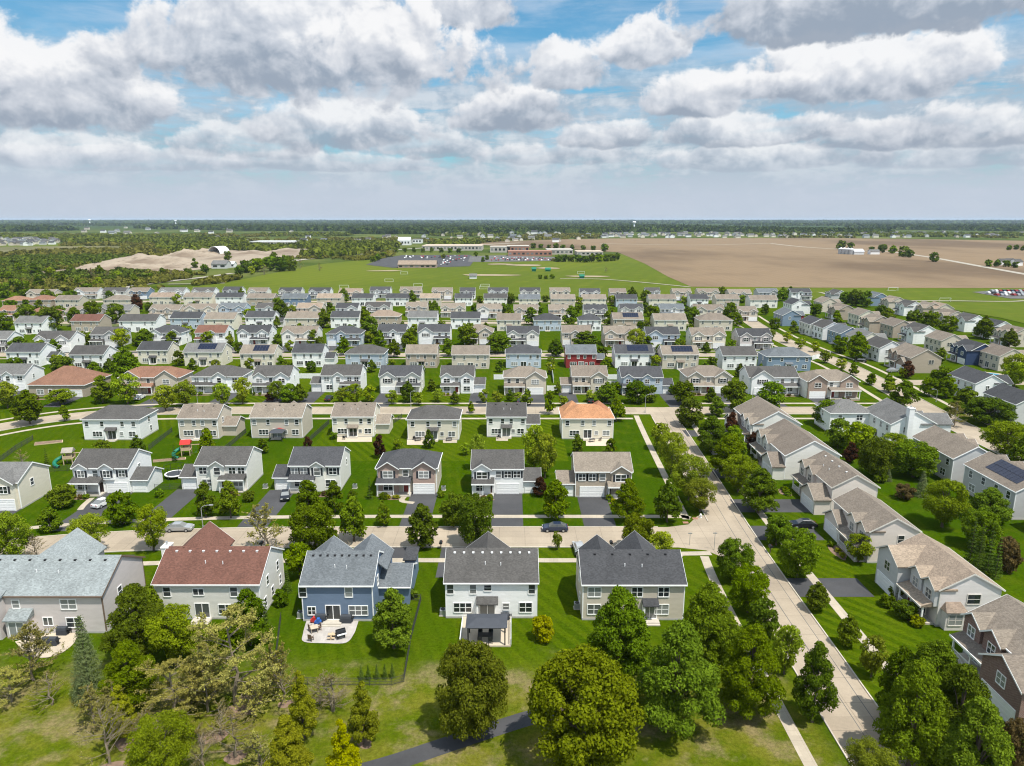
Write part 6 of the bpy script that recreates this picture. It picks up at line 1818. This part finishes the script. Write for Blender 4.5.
# goals on the playing field
def goal(px, py, label):
    x, y = P(px, py); t = thing('goal', label, 'goal', (x, y, .2), 0, 'football goals on the playing field')
    for sx in (-3.66, 3.66):
        m = MB(); m.tube((sx, 0, 0), (sx, 0, 2.44), .09, .09, 6); put('post', m.mesh('post'), t, 'vinyl white')
        m = MB(); m.tube((sx, 0, 2.44), (sx, 2.2, 0), .09, .09, 5); put('stay', m.mesh('stay'), t, 'vinyl white')
    m = MB(); m.tube((-3.75, 0, 2.44), (3.75, 0, 2.44), .09, .09, 6); put('crossbar', m.mesh('crossbar'), t, 'vinyl white')
    m = MB(); m.tube((-3.66, 2.2, .06), (3.66, 2.2, .06), .07, .07, 5); put('ground_bar', m.mesh('ground_bar'), t, 'vinyl white')
for i, (px, py) in enumerate(((344, 288.5), (389, 282), (404, 274.5), (418, 287), (485, 287.5), (484, 289.5), (581, 274), (893, 291), (945, 302))):
    goal(px, py, f'white football goal, {ordinal(i + 1)} from left across the playing field' if i not in (5,) else 'white football goal behind its near twin beside the kiosk')

# ------------------------------------------------------------------ cars
def car_meshes():
    b = MB()
    prof = [(-2.28, .34), (-2.30, .62), (-2.22, .86), (-1.75, .95), (-.95, 1.00), (1.15, .98), (1.95, .86), (2.26, .70), (2.30, .36)]
    b.extrude(prof, 'y', -.86, .86)
    b.v = [(y * 1.0, x * 1.0, z) if False else (x, y, z) for x, y, z in b.v]
    r = MB(); r.v = [(-1.05, -.62, 1.44), (.35, -.62, 1.44), (.35, .62, 1.44), (-1.05, .62, 1.44), (-.95, -.56, 1.50), (.25, -.56, 1.50), (.25, .56, 1.50), (-.95, .56, 1.50)]
    r.f = [(3, 2, 1, 0), (4, 5, 6, 7), (0, 1, 5, 4), (1, 2, 6, 5), (2, 3, 7, 6), (3, 0, 4, 7)]; r.mi = [0] * 6
    g = MB(); g.v = [(-1.95, -.78, .95), (1.15, -.78, .95), (1.15, .78, .95), (-1.95, .78, .95), (-1.05, -.62, 1.45), (.35, -.62, 1.45), (.35, .62, 1.45), (-1.05, .62, 1.45)]
    g.f = [(3, 2, 1, 0), (4, 5, 6, 7), (0, 1, 5, 4), (1, 2, 6, 5), (2, 3, 7, 6), (3, 0, 4, 7)]; g.mi = [0] * 6
    w_ = MB(); w_.tube((0, -.11, 0), (0, .11, 0), .33, .33, 14); w_.tube((0, .11, 0), (0, -.11, 0), .33, .33, 14)
    rm = MB(); rm.tube((0, -.125, 0), (0, .125, 0), .20, .20, 10); rm.tube((0, .125, 0), (0, -.125, 0), .20, .20, 10)
    hl = MB(); hl.box(-.02, .05, -.2, .2, -.07, .07)
    pl = MB()
    for sx in (-.35,):
        for sy in (1,):
            pl.v += [(sx, sy * .795, .96), (sx + .09, sy * .795, .96), (sx + .09, sy * .635, 1.45), (sx, sy * .635, 1.45)]
            i = len(pl.v) - 4; pl.f.append((i, i + 1, i + 2, i + 3)); pl.mi.append(0)
    return b.mesh('body'), r.mesh('roof_panel'), g.mesh('windows', ['glass']), w_.mesh('wheel', ['tyre rubber']), rm.mesh('rim', ['metal galvanised']), hl.mesh('headlight'), pl.mesh('door_pillar')
CARM = car_meshes()
def car(px, py, rz, paint, label, group=None, name='car'):
    x, y = P(px, py)
    t = thing(name, label, 'car', (x, y, .02), rz, group)
    put('body', CARM[0], t, paint); put('roof_panel', CARM[1], t, paint); put('windows', CARM[2], t); put('door_pillar', CARM[6], t, paint); put('door_pillar', CARM[6], t, paint, sc=(1, -1, 1))
    for sx in (-1.42, 1.40):
        for sy in (-.80, .80):
            wl = put('wheel', CARM[3], t, None, (sx, sy, .33)); put('rim', CARM[4], wl)
    for sy in (-.58, .58):
        put('headlight', CARM[5], t, 'lamp clear', (2.24, sy, .72)); put('tail_light', CARM[5], t, 'lamp red', (-2.28, sy, .78))
    return t
car(104.5, 505, R(70), 'paint white', 'white car on the drive of the second row, beside a curved walk')
car(555, 530.5, R(180), 'paint navy', 'dark blue estate car parked along the near street kerb')
car(579, 551.5, R(95), 'paint silver', 'silver car parked on the apron of the tan front house')
car(285.5, 498, R(-75), 'paint black', 'dark purple-black car on a wide asphalt drive')
car(803, 527, R(178), 'paint black', 'dark car on the drive right of the corner street')
for i, (px, py, c) in enumerate(((139, 398, 'paint silver'), (326, 402, 'paint black'), (269, 401, 'paint black'), (689, 393, 'paint silver'), (585, 402, 'paint white'))): pass
car(329, 400, R(90), 'paint black', 'black car on a drive of the fourth row')
car(860, 362, R(150), 'paint black', 'black car on a drive beside the long right-hand street')
car(140, 399, R(92), 'paint white', 'white car on the drive of the rust-roofed house')
car(455, 401, R(86), 'paint silver', 'silver car on a fourth-row drive before the white house')
car(590, 402, R(92), 'paint black', 'black car on a drive before the beige fourth-row house')
car(520, 402.5, R(88), 'paint navy', 'dark blue car on the drive of the beige hip-roofed house')
car(180, 530.5, R(3), 'paint silver', 'silver car parked on the near street before the red-brown roof')
car(893, 372, R(10), 'paint silver', 'silver car before the tan brick house with solar panels')
paints = ('paint white', 'paint silver', 'paint black', 'paint navy', 'paint red')
rng = random.Random(9)
body_far = []
for p_ in paints:
    m = MB(); m.extrude([(-2.28, .2), (-2.25, .9), (-1.9, .98), (-1.1, 1.45), (.4, 1.45), (1.15, .98), (2.2, .8), (2.3, .2)], 'y', -.88, .88); body_far.append(m.mesh('car', [p_]))
def far_cars(n, poly, label, group):
    xs = [q[0] for q in poly]; ys = [q[1] for q in poly]; k = 0
    cells = {}
    while k < n:
        px, py = rng.uniform(min(xs), max(xs)), rng.uniform(min(ys), max(ys))
        if not inside(px, py, poly): continue
        x, y = P(px, py); key = (round(x / 3.0), round(y / 14))
        if key in cells: continue
        cells[key] = 1; k += 1
        o = put('car', rng.choice(body_far), None, None, (key[0] * 3.0, key[1] * 14, .45), pi / 2); tag(o, label, 'car', group)
far_cars(26, [(990, 291.5), (1020, 291), (1022, 296.5), (992, 296)], 'tiny car in the car park at the playing field edge', 'cars in the field car park')
far_cars(70, [(494, 257.5), (555, 259), (552, 260.8), (492, 261)], 'tiny car in front of the red brick school', 'cars before the red school')
far_cars(60, [(404, 256.5), (468, 256), (462, 264), (440, 266), (440, 259), (404, 258.5)], 'tiny car in the wide school car park', 'cars in the school car park')

# ------------------------------------------------------------------ street furniture
def lamp(px, py, ytop, label, arm=1.6, side=1):
    x, y = P(px, py); H = max(height_at(ytop, y), 4.0)
    t = thing('street_lamp', label, 'street lamp', (x, y, 0), 0 if side > 0 else pi, 'street lamps')
    m = MB(); m.tube((0, 0, -.05), (0, 0, .35), .16, .13, 8); put('base', m.mesh('base'), t, 'metal galvanised')
    m = MB(); m.tube((0, 0, .3), (0, 0, H - .7), .085, .06, 8); put('pole', m.mesh('pole'), t, 'metal galvanised')
    m = MB(); pts = [(arm * (1 - cos(a)), 0, H - .7 + .7 * sin(a)) for a in (0, .4, .8, 1.2, 1.57)]
    for a, b in zip(pts, pts[1:]): m.tube(a, b, .05, .05, 6)
    put('arm', m.mesh('arm'), t, 'metal galvanised')
    m = MB(); m.box(arm - .1, arm + .6, -.16, .16, H - .08, H + .08); hd = put('lamp_head', m.mesh('lamp_head'), t, 'metal galvanised')
    m = MB(); m.box(arm + .05, arm + .5, -.12, .12, H - .13, H - .08); put('lens', m.mesh('lens'), hd, 'lamp clear')
lamp(203, 527, 505, 'grey street lamp beside two pear trees on the near street')
lamp(645, 413, 394, 'grey street lamp with arched arm at the second street corner', 1.8, 1)
lamp(411, 407, 391, 'tall street lamp before the brick-fronted row on the second street', .9)
lamp(197.6, 403, 391, 'street lamp behind the beige house on the second street', .9)
lamp(752, 402, 388, 'street lamp beyond the corner on the second street', 1.2)
lamp(936, 402, 389, 'street lamp beside the long right-hand street', 1.2, -1)
def sign_post(px, py, H, label, blade):
    x, y = P(px, py); t = thing('sign_post', label, 'sign', (x, y, 0))
    m = MB(); m.tube((0, 0, -.1), (0, 0, H), .045, .045, 6); put('post', m.mesh('post'), t, 'metal galvanised')
    m = MB()
    if blade: m.box(-.35, .35, -.015, .015, H - .25, H - .05)
    else: m.extrude([(.36 * cos(pi / 8 + pi / 4 * k), H - .36 + .36 * sin(pi / 8 + pi / 4 * k)) for k in range(8)], 'y', -.06, -.035)
    put('plate', m.mesh('plate'), t, 'metal galvanised')
sign_post(714, 550, 3.2, 'thin street sign pole on the junction corner', True)
sign_post(689.5, 545, 2.3, 'short sign pole at the near street kerb', True)
def mailbox(px, py, label):
    x, y = P(px, py); t = thing('mailbox', label, 'mailbox', (x, y, 0), 0, 'kerbside mailboxes')
    m = MB(); m.box(-.07, .07, -.07, .07, -.1, 1.05); put('post', m.mesh('post'), t, 'trim brown')
    m = MB(); m.extrude([(-.26, 1.05), (.26, 1.05), (.26, 1.28), (.18, 1.40), (0, 1.46), (-.18, 1.40), (-.26, 1.28)], 'y', -.4, .4); put('box', m.mesh('box'), t, 'metal black')
    m = MB(); m.box(.27, .29, .1, .3, 1.25, 1.38); put('flag', m.mesh('flag'), t, 'plastic red')
mailbox(441, 549, 'black mailbox behind the white house on the near street'); mailbox(611, 549, 'black mailbox beside the tan house on the near street')
mailbox(262, 549.5, 'black mailbox near the pale yellow-green street tree'); mailbox(770, 553, 'black mailbox by the far verge of the corner street')
x, y = P(700.5, 517.5); t = thing('fire_hydrant', 'white fire hydrant on the junction verge', 'hydrant', (x, y, 0))
m = MB(); m.tube((0, 0, 0), (0, 0, .62), .17, .14, 10); m.tube((0, 0, 0), (0, 0, .06), .24, .24, 10); put('barrel', m.mesh('barrel'), t, 'vinyl white')
m = MB(); m.tube((0, 0, .62), (0, 0, .82), .19, .05, 10); put('bonnet', m.mesh('bonnet'), t, 'vinyl white')
m = MB(); m.tube((-.28, 0, .45), (.28, 0, .45), .08, .08, 8); m.tube((0, -.27, .42), (0, 0, .42), .09, .09, 8); put('outlets', m.mesh('outlets'), t, 'vinyl white')

# ------------------------------------------------------------------ fences
def fence(label, pts, h, style, group=None):
    t = thing('fence', label, 'fence', (pts[0][0], pts[0][1], 0), 0, group)
    ox, oy = pts[0]; mat = {'rail': 'fence black', 'vinyl': 'vinyl white', 'board': 'timber grey'}[style]
    np_ = 0
    for (xa, ya), (xb, yb) in zip(pts, pts[1:]):
        L = hypot(xb - xa, yb - ya); n = max(1, round(L / 2.4)); a = atan2(yb - ya, xb - xa)
        for k in range(n):
            s = k / n; px_, py_ = xa + (xb - xa) * s - ox, ya + (yb - ya) * s - oy
            m = MB(); q = .03 if style == 'rail' else .07; m.box(-q, q, -q, q, -.1, h + .1); put('post', m.mesh('post'), t, mat, (px_, py_, 0), a)
            m = MB(); d = L / n
            if style == 'rail':
                for z in (.15, h * .55, h): m.box(.05, d - .05, -.012, .012, z - .014, z + .014)
                c = int(d / .14)
                for j in range(1, c): m.box(j * d / c - .011, j * d / c + .011, -.011, .011, .05, h + .04)
            else:
                m.box(.07, d - .07, -.025, .025, .06, h)
            put('panel', m.mesh('panel'), t, mat, (px_, py_, 0), a)
    m = MB(); q = .06; m.box(-q, q, -q, q, -.1, h + .1); put('post', m.mesh('post'), t, mat, (pts[-1][0] - ox, pts[-1][1] - oy, 0))
PP = lambda *q: [P(*p) for p in q]
fence('black railing fence round the back lawn of the blue house', PP((281, 619.5), (273, 684), (325, 685.5), (392, 685.5), (404, 682), (411, 640), (421, 601), (407, 600)), 1.0, 'rail')
for i, (pts, lb) in enumerate(((((550.6, 366), (553.6, 383)), 'white vinyl fence running back beside the beige hip-roofed house'), (((547, 391), (562, 391)), 'short white vinyl fence at the gap before the beige garage'), (((494, 379.5), (504, 379.5)), 'short white vinyl fence left of the beige hip-roofed house'),
                              (((607, 379.5), (621, 379.5)), 'white vinyl fence behind the red house garden'), (((294, 378.5), (325, 378.5)), 'long white vinyl fence behind the fourth row'), (((364, 365), (376, 365)), 'white vinyl fence beside the pale blue hip-roofed house'), (((598, 386), (620, 386)), 'white vinyl fence at the beige gabled house'),
                              (((640, 355), (662, 355)), 'white vinyl fence above the solar roofs'), (((845, 300), (872, 303)), 'white vinyl fence at the playing field'), (((945, 386), (960, 392)), 'white vinyl fence by the pool'), (((812, 360), (830, 356)), 'white vinyl fence beside the slate blue house'))):
    fence(lb, PP(*pts), 1.8, 'vinyl', 'white vinyl fences')
for pts, lb in ((((149, 450), (172, 432)), 'dark hedge-lined fence between white and beige third-row houses'), (((226, 450), (246, 433)), 'dark fence right of the beige house with side garage'), (((309, 442), (329, 424)), 'dark fence between the two beige third-row houses'), (((0, 462), (16, 450), (33, 440)), 'dark fence across the large corner lawn'),
                (((155, 490), (185, 489), (200, 470)), 'dark fence round the trampoline lawn'), (((30, 473), (80, 470)), 'dark fence behind the play tower'), (((385, 429), (402, 418)), 'dark fence right of the cream house with side garage')):
    fence(lb, PP(*pts), 1.2, 'rail', 'dark garden fences')

# ------------------------------------------------------------------ gardens
def parts(t, lst):
    for name, mat, fn in lst:
        m = MB(); fn(m); put(name, m.mesh(name), t, mat)
# pergola and deck of the white house
x0, y1 = P(463.5, 617.5); x1, _ = P(511, 617.5); _, y0 = P(480, 647)
t = thing('deck', 'pale deck with white rail under the pergola', 'deck', ((x0 + x1) / 2, (y0 + y1) / 2, 0)); dw, dd = (x1 - x0) / 2, (y1 - y0) / 2
parts(t, [('floor', 'patio tan', lambda m: m.box(-dw, dw, -dd, dd - .1, .0, .22))])
for sx in (-1, 1):
    m = MB()
    for z in (.35, 1.05): m.box(sx * dw - .04, sx * dw + .04, -dd, dd - 1.6, z, z + .07)
    for k in range(int(2 * dd / .35)): m.box(sx * dw - .025, sx * dw + .025, -dd + .05 + .35 * k, -dd + .10 + .35 * k, .22, 1.05)
    put('rail', m.mesh('rail'), t, 'vinyl white')
pd = 3.0; cx_, cy_ = -3.3, 82.0; pw = 2.5
t = thing('pergola', 'black-roofed pergola on the pale deck behind the white house', 'pergola', (cx_, cy_, .22))
for sx in (-1, 1):
    for sy in (-1, 1):
        m = MB(); m.box(sx * (pw - .12) - .08, sx * (pw - .12) + .08, sy * (pd / 2 - .12) - .08, sy * (pd / 2 - .12) + .08, 0, 2.5); put('post', m.mesh('post'), t, 'metal black')
parts(t, [('beam', 'metal black', lambda m: m.box(-pw, pw, -pd / 2, -pd / 2 + .14, 2.4, 2.58)), ('beam', 'metal black', lambda m: m.box(-pw, pw, pd / 2 - .14, pd / 2, 2.4, 2.58))])
m = MB(); m.v = [(-pw - .2, -pd / 2 - .2, 2.6), (pw + .2, -pd / 2 - .2, 2.6), (pw + .2, pd / 2 + .2, 2.6), (-pw - .2, pd / 2 + .2, 2.6), (-pw + 1.2, 0, 3.05), (pw - 1.2, 0, 3.05)]
m.f = [(3, 2, 1, 0), (0, 1, 5, 4), (1, 2, 5), (2, 3, 4, 5), (3, 0, 4)]; m.mi = [0] * 5; put('roof', m.mesh('roof'), t, 'fabric roof')
def chair(x, y, rz, label, mat='metal black', group=None, z=.05):
    t = thing('garden_chair', label, 'chair', (x, y, z), rz, group)
    parts(t, [('seat', mat, lambda m: m.box(-.27, .27, -.27, .27, .40, .48)), ('backrest', mat, lambda m: m.box(-.27, .27, .23, .30, .48, 1.02))])
    for sx in (-1, 1):
        for sy in (-1, 1):
            m = MB(); m.box(sx * .24 - .03, sx * .24 + .03, sy * .24 - .03, sy * .24 + .03, 0, .40); put('leg', m.mesh('leg'), t, mat)
        m = MB(); m.box(sx * .28 - .03, sx * .28 + .03, -.25, .25, .62, .68); put('armrest', m.mesh('armrest'), t, mat)
def table(x, y, rz, label, w_=1.5, d=.9, mat='timber grey', z=.05, group=None):
    t = thing('garden_table', label, 'table', (x, y, z), rz, group)
    parts(t, [('top', mat, lambda m: m.box(-w_ / 2, w_ / 2, -d / 2, d / 2, .70, .75))])
    for sx in (-1, 1):
        for sy in (-1, 1):
            m = MB(); m.box(sx * (w_ / 2 - .1) - .035, sx * (w_ / 2 - .1) + .035, sy * (d / 2 - .1) - .035, sy * (d / 2 - .1) + .035, 0, .70); put('leg', m.mesh('leg'), t, mat)
def grill(px, py, label, w_=1.3):
    x, y = P(px, py); t = thing('covered_grill', label, 'grill', (x, y, .05))
    m = MB(); m.extrude([(-.35, 0), (.35, 0), (.36, .75), (.28, 1.05), (0, 1.15), (-.28, 1.05), (-.36, .75)], 'x', -w_ / 2, w_ / 2); put('cover', m.mesh('cover'), t, 'canvas dark')
    m = MB(); m.box(w_ / 2, w_ / 2 + .35, -.28, .28, .78, .83); put('side_shelf', m.mesh('side_shelf'), t, 'metal black')
table(cx_ - .2, cy_ - .2, 0, 'dark dining table under the black pergola', 2.0, 1.0, 'metal black', .22)
for i, (dx_, dy_, rz, ph) in enumerate(((-.9, -.95, pi, 'left of the near side'), (.5, -.95, pi, 'right of the near side'), (-.9, .75, 0, 'left of the far side'), (.5, .75, 0, 'right of the far side'))):
    chair(cx_ + dx_, cy_ + dy_, rz, f'dark dining chair under the pergola, {ph}', 'metal black', 'chairs under the pergola', .22)
grill(505, 620.5, 'black covered grill behind the pergola', 1.2)
# blue house patio
for i, (px, py, rz, lb) in enumerate(((311, 631, 2.2, 'dark wooden chair by the pale patio table'), (319, 630.5, -1.0, 'dark wooden chair facing the patio table'), (311, 641, 2.8, 'low dark chair at the patio edge'))):
    x, y = P(px, py); chair(x, y, rz, lb, 'trim brown', 'chairs on the blue house patio', .06)
x, y = P(314.5, 632); table(x, y, .4, 'pale round-edged table between dark patio chairs', 1.0, 1.0, 'patio tan', .06)
grill(321, 621.5, 'black covered grill against the blue wall', 1.4); grill(346.5, 622.5, 'large black covered grill right of the sliding door', 1.5)
x, y = P(341, 637.5); t = thing('smoker', 'grey kettle smoker in the middle of the stone patio', 'grill', (x, y, .06), .5)
m = MB(); m.tube((-.6, 0, .8), (.6, 0, .8), .42, .42, 12); m.tube((.6, 0, .8), (-.6, 0, .8), .42, .42, 12); put('drum', m.mesh('drum'), t, 'canvas dark')
for sx in (-.45, .45):
    m = MB(); m.box(sx - .05, sx + .05, -.3, .3, 0, .5); put('leg', m.mesh('leg'), t, 'metal black')
m = MB(); m.box(-.6, .6, -.75, -.45, .7, .75); put('shelf', m.mesh('shelf'), t, 'vinyl white')
x, y = P(332, 638); t = thing('picnic_bench', 'small pale timber children bench on the patio', 'bench', (x, y, .06))
parts(t, [('top', 'timber pale', lambda m: m.box(-.5, .5, -.25, .25, .48, .54)), ('bench_seat', 'timber pale', lambda m: m.box(-.5, .5, -.62, -.40, .26, .31)), ('bench_seat', 'timber pale', lambda m: m.box(-.5, .5, .40, .62, .26, .31)), ('frame', 'timber pale', lambda m: m.box(-.06, .06, -.6, .6, .0, .48))])
for (px, py, mat, lb) in ((314, 622.5, 'plastic red', 'red toy car against the blue wall'), (318, 624, 'plastic blue', 'blue toy car beside the red one')):
    x, y = P(px, py); t = thing('toy_car', lb, 'toy', (x, y, .06))
    m = MB(); m.extrude([(-.42, .12), (-.42, .45), (-.2, .5), (-.1, .8), (.25, .8), (.3, .5), (.45, .4), (.45, .12)], 'y', -.25, .25); put('body', m.mesh('body'), t, mat)
    for sx in (-.25, .25):
        m = MB(); m.tube((sx, -.28, .12), (sx, .28, .12), .12, .12, 10); put('wheel_pair', m.mesh('wheel_pair'), t, 'tyre rubber')
for i, px in enumerate((361.5, 368.5, 377, 385, 392.5)):
    add = (P(px, 679.5 - i * .6))
    TREES2 = [(add[0], add[1], .42, 1.9, 'e', 8)]
    nm = KINDS['e']; tk, cr = template('e', 1, i % 3)
    r_ = thing('arborvitae', f'tiny dark cypress inside the railing, {ordinal(i + 1)} of five from left', 'conifer', (add[0], add[1], 0), i * 1.3, 'five small cypresses along the railing', (.42, .42, 1.9 / (2 * nm[4])))
    put('trunk', tk, r_); put('crown', cr, r_)
# grey house patio
x, y = P(63, 634.5); grill(63, 634.5, 'dark covered grill on the tan patio', 1.3); grill(51, 645, 'grey covered furniture on the tan patio', 1.8)
x, y = P(69, 633.5); chair(x, y, -.6, 'dark chair beside the grill on the tan patio')

# other gardens
def trampoline(px, py, r, label):
    x, y = P(px, py); t = thing('trampoline', label, 'trampoline', (x, y, 0))
    m = MB(); m.tube((0, 0, .84), (0, 0, .87), r * .84, r * .84, 28); m.tube((0, 0, .87), (0, 0, .84), r * .84, r * .84, 28); put('mat', m.mesh('mat'), t, 'canvas dark')
    m = MB(); n = 28
    for k in range(n):
        a, b = 2 * pi * k / n, 2 * pi * (k + 1) / n
        for (r0, r1, z0, z1) in ((r * .84, r, .88, .88), (r, r, .88, .72)):
            m.face([(r0 * cos(a), r0 * sin(a), z0), (r1 * cos(a), r1 * sin(a), z1), (r1 * cos(b), r1 * sin(b), z1), (r0 * cos(b), r0 * sin(b), z0)])
    put('rim', m.mesh('rim', fix=False), t, 'trim white')
    for k in range(6):
        a = 2 * pi * k / 6 + .3; m = MB(); m.tube((r * cos(a), r * sin(a), 0), (r * cos(a), r * sin(a), 2.7), .04, .04, 6); put('post', m.mesh('post'), t, 'metal black')
    m = MB()
    for k in range(n):
        a, b = 2 * pi * k / n, 2 * pi * (k + 1) / n
        m.tube((r * cos(a), r * sin(a), 2.6), (r * cos(b), r * sin(b), 2.6), .03, .03, 4)
    put('net_ring', m.mesh('net_ring'), t, 'metal black')
trampoline(175.5, 477, 2.1, 'round black trampoline with white rim on the fenced lawn')
def playset(px, py, label, slide, canopy, roof_canvas=True):
    x, y = P(px, py); t = thing('play_tower', label, 'playset', (x, y, 0), .2)
    for sx in (-.9, .9):
        for sy in (-.9, .9):
            m = MB(); m.box(sx - .08, sx + .08, sy - .08, sy + .08, -.05, 3.0); put('post', m.mesh('post'), t, 'timber pale')
    parts(t, [('platform', 'timber pale', lambda m: m.box(-1, 1, -1, 1, 1.35, 1.47)), ('guard_board', 'timber pale', lambda m: m.box(-1, 1, -1.0, -.94, 1.47, 2.1)), ('guard_board', 'timber pale', lambda m: m.box(-1, 1, .94, 1.0, 1.47, 2.1)),
              ('canopy', canopy, lambda m: m.extrude([(-1.2, 2.9), (1.2, 2.9), (0, 3.8)], 'x', -1.15, 1.15)), ('swing_beam', 'timber pale', lambda m: m.box(1, 4.4, -.07, .07, 2.4, 2.54))])
    for sy in (-.8, .8):
        m = MB(); m.tube((4.3, 0, 2.45), (4.5, sy * 1.3, 0), .06, .06, 6); put('swing_leg', m.mesh('swing_leg'), t, 'timber pale')
    for sx in (2.0, 3.3):
        m = MB(); m.box(sx - .22, sx + .22, -.1, .1, .55, .60); m.tube((sx - .2, 0, .58), (sx - .2, 0, 2.42), .015, .015, 4); m.tube((sx + .2, 0, .58), (sx + .2, 0, 2.42), .015, .015, 4); put('swing', m.mesh('swing'), t, slide)
    m = MB(); pts = [(-1.0 - 1.5 * sin(a), -1.4 * (1 - cos(a)), 1.75 - 1.55 * a / 3.0) for a in [k * .3 for k in range(11)]]
    for a, b in zip(pts, pts[1:]): m.tube(a, b, .42, .42, 10, cap=False)
    put('slide', m.mesh('slide', smooth=True), t, slide)
playset(70, 463.5, 'timber play tower with green tube slide on the corner lawn', 'plastic green', 'timber grey')
playset(187, 455, 'timber play tower with red canopy behind the trampoline', 'plastic green', 'plastic red')
playset(183, 389.5, 'timber play tower with red canopy beside the rust-roofed house', 'plastic red', 'timber pale')
def umbrella(px, py, label):
    x, y = P(px, py); t = thing('parasol', label, 'parasol', (x, y, 0))
    m = MB(); m.tube((0, 0, 0), (0, 0, 2.6), .03, .03, 6); put('pole', m.mesh('pole'), t, 'trim white')
    m = MB(); n = 8
    for k in range(n): m.face([(0, 0, 2.75), (1.5 * cos(2 * pi * k / n), 1.5 * sin(2 * pi * k / n), 2.2), (1.5 * cos(2 * pi * (k + 1) / n), 1.5 * sin(2 * pi * (k + 1) / n), 2.2)])
    put('canopy', m.mesh('canopy'), t, 'canvas red')
umbrella(280, 438, 'dark red parasol behind the long beige house')
x, y = P(279, 439); t = thing('gazebo', 'dark-topped gazebo at the back of the long beige house', 'gazebo', (x, y - 1.0, 0))
for sx in (-1.5, 1.5):
    for sy in (-1.3, 1.3):
        m = MB(); m.box(sx - .06, sx + .06, sy - .06, sy + .06, 0, 2.3); put('post', m.mesh('post'), t, 'metal black')
m = MB(); m.v = [(-1.8, -1.6, 2.3), (1.8, -1.6, 2.3), (1.8, 1.6, 2.3), (-1.8, 1.6, 2.3), (0, 0, 3.1)]; m.f = [(3, 2, 1, 0), (0, 1, 4), (1, 2, 4), (2, 3, 4), (3, 0, 4)]; m.mi = [0] * 5; put('roof', m.mesh('roof'), t, 'fabric roof')
for i, (px, py, lb) in enumerate(((344, 439.5, 'dark chair on the tan patio behind the cream third-row house'), (414, 440, 'dark chair on the square patio of the hip-roofed cream house'), (498, 438.5, 'dark chair behind the off-white third-row house'), (600, 441, 'chair on the orange patio of the orange-roofed house'))):
    x, y = P(px, py); chair(x, y, 3 + i * .4, lb)
for i, (px, py, lb) in enumerate(((418, 441, 'dark table on the square patio of the hip-roofed cream house'), (592, 442, 'table on the orange patio of the orange-roofed house'), (449, 441, 'grey table on the slab of the hip-roofed cream house'))):
    x, y = P(px, py); table(x, y, .2, lb, 1.4, .9, 'metal black')
def bed(pts, label):
    t = thing('garden_bed', label, 'garden bed', (*P(*pts[0]), 0)); ox, oy = P(*pts[0]); q = [P(*p) for p in pts]
    m = MB(); n = len(q)
    m.v = [(x - ox, y - oy, -.02) for x, y in q] + [(x - ox, y - oy, .22) for x, y in q]
    m.f = [tuple(range(n, 2 * n))] + [(k, (k + 1) % n, n + (k + 1) % n, n + k) for k in range(n)]; m.mi = [0] * len(m.f); put('timber_edge', m.mesh('timber_edge'), t, 'timber pale')
    m = MB(); m.face([(x - ox, y - oy, .23) for x, y in q]); s = put('soil', m.mesh('soil'), t, 'mulch', None or (0, 0, 0)); s.scale = (.97, .97, 1)
bed(((34, 445.6), (63, 442.5), (63, 440.5), (35, 443)), 'long raised timber bed on the corner lawn')
bed(((153, 462.5), (186, 459.5), (186, 458), (153, 460.5)), 'dark planting bed behind the white second-row house')
# swimming pool
x, y = P(985, 374); t = thing('swimming_pool', 'oval blue swimming pool with pale deck among the right-hand houses', 'pool', (x, y, 0), -.35)
m = MB(); n = 28
m.face([(6.6 * cos(2 * pi * k / n), 3.6 * sin(2 * pi * k / n), .10) for k in range(n)]); put('deck', m.mesh('deck'), t, 'walk concrete')
m = MB(); m.face([(4.4 * cos(2 * pi * k / n), 2.0 * sin(2 * pi * k / n), .14) for k in range(n)]); put('water', m.mesh('water'), t, 'pool water')
# air conditioning units beside the houses
def ac(px, py, label):
    x, y = P(px, py); t = thing('air_conditioner', label, 'air conditioner', (x, y, 0), 0, 'air conditioners beside houses')
    m = MB(); m.box(-.4, .4, -.4, .4, .05, .85); put('casing', m.mesh('casing'), t, 'metal galvanised')
    m = MB(); m.tube((0, 0, .85), (0, 0, .90), .33, .33, 12); put('fan_grille', m.mesh('fan_grille'), t, 'metal black')
    m = MB(); m.box(-.5, .5, -.5, .5, -.02, .05); put('pad', m.mesh('pad'), t, 'concrete slab')
for px, py, lb in ((443, 614.5, 'grey air conditioner left of the white front house'), (577, 608, 'grey air conditioner left of the tan front house'), (301, 617, 'grey air conditioner left of the blue house'), (355, 488, 'air conditioner right of the off-white second-row house with the dark car'), (265.5, 488, 'air conditioner right of the grey-roofed second-row house with wide eaves'), (443.5, 490, 'air conditioner right of the rose-gabled house')):
    ac(px, py, lb)
# curved front walks of the second row
for a, b, c in (((92, 498), (84, 505), (80, 510)), ((405, 496), (402, 501), (414, 503))):
    L, Rr = ribbon_pts(smooth_line([P(*a), P(*b), P(*c)], 5), 1.1); strip('footpath', L, Rr, .03, 'walk concrete')

# ------------------------------------------------------------------ air
m = MB(); m.box(-23000, 23000, -160, 26500, -1.0, 72.0)
hz = bpy.data.materials.new('haze'); hz.use_nodes = True; hz.node_tree.nodes.clear(); t = NT(hz.node_tree)
out = t.n('ShaderNodeOutputMaterial'); pv = t.n('ShaderNodeVolumePrincipled')
pv.inputs['Color'].default_value = (.66, .82, 1.0, 1); pv.inputs['Density'].default_value = HAZE_DENSITY; pv.inputs['Anisotropy'].default_value = 0.0
t.link(pv.outputs[0], out.inputs['Volume'])
MATS['haze'] = hz
o = put('haze', m.mesh('haze', ['haze'])); o['kind'] = 'stuff'
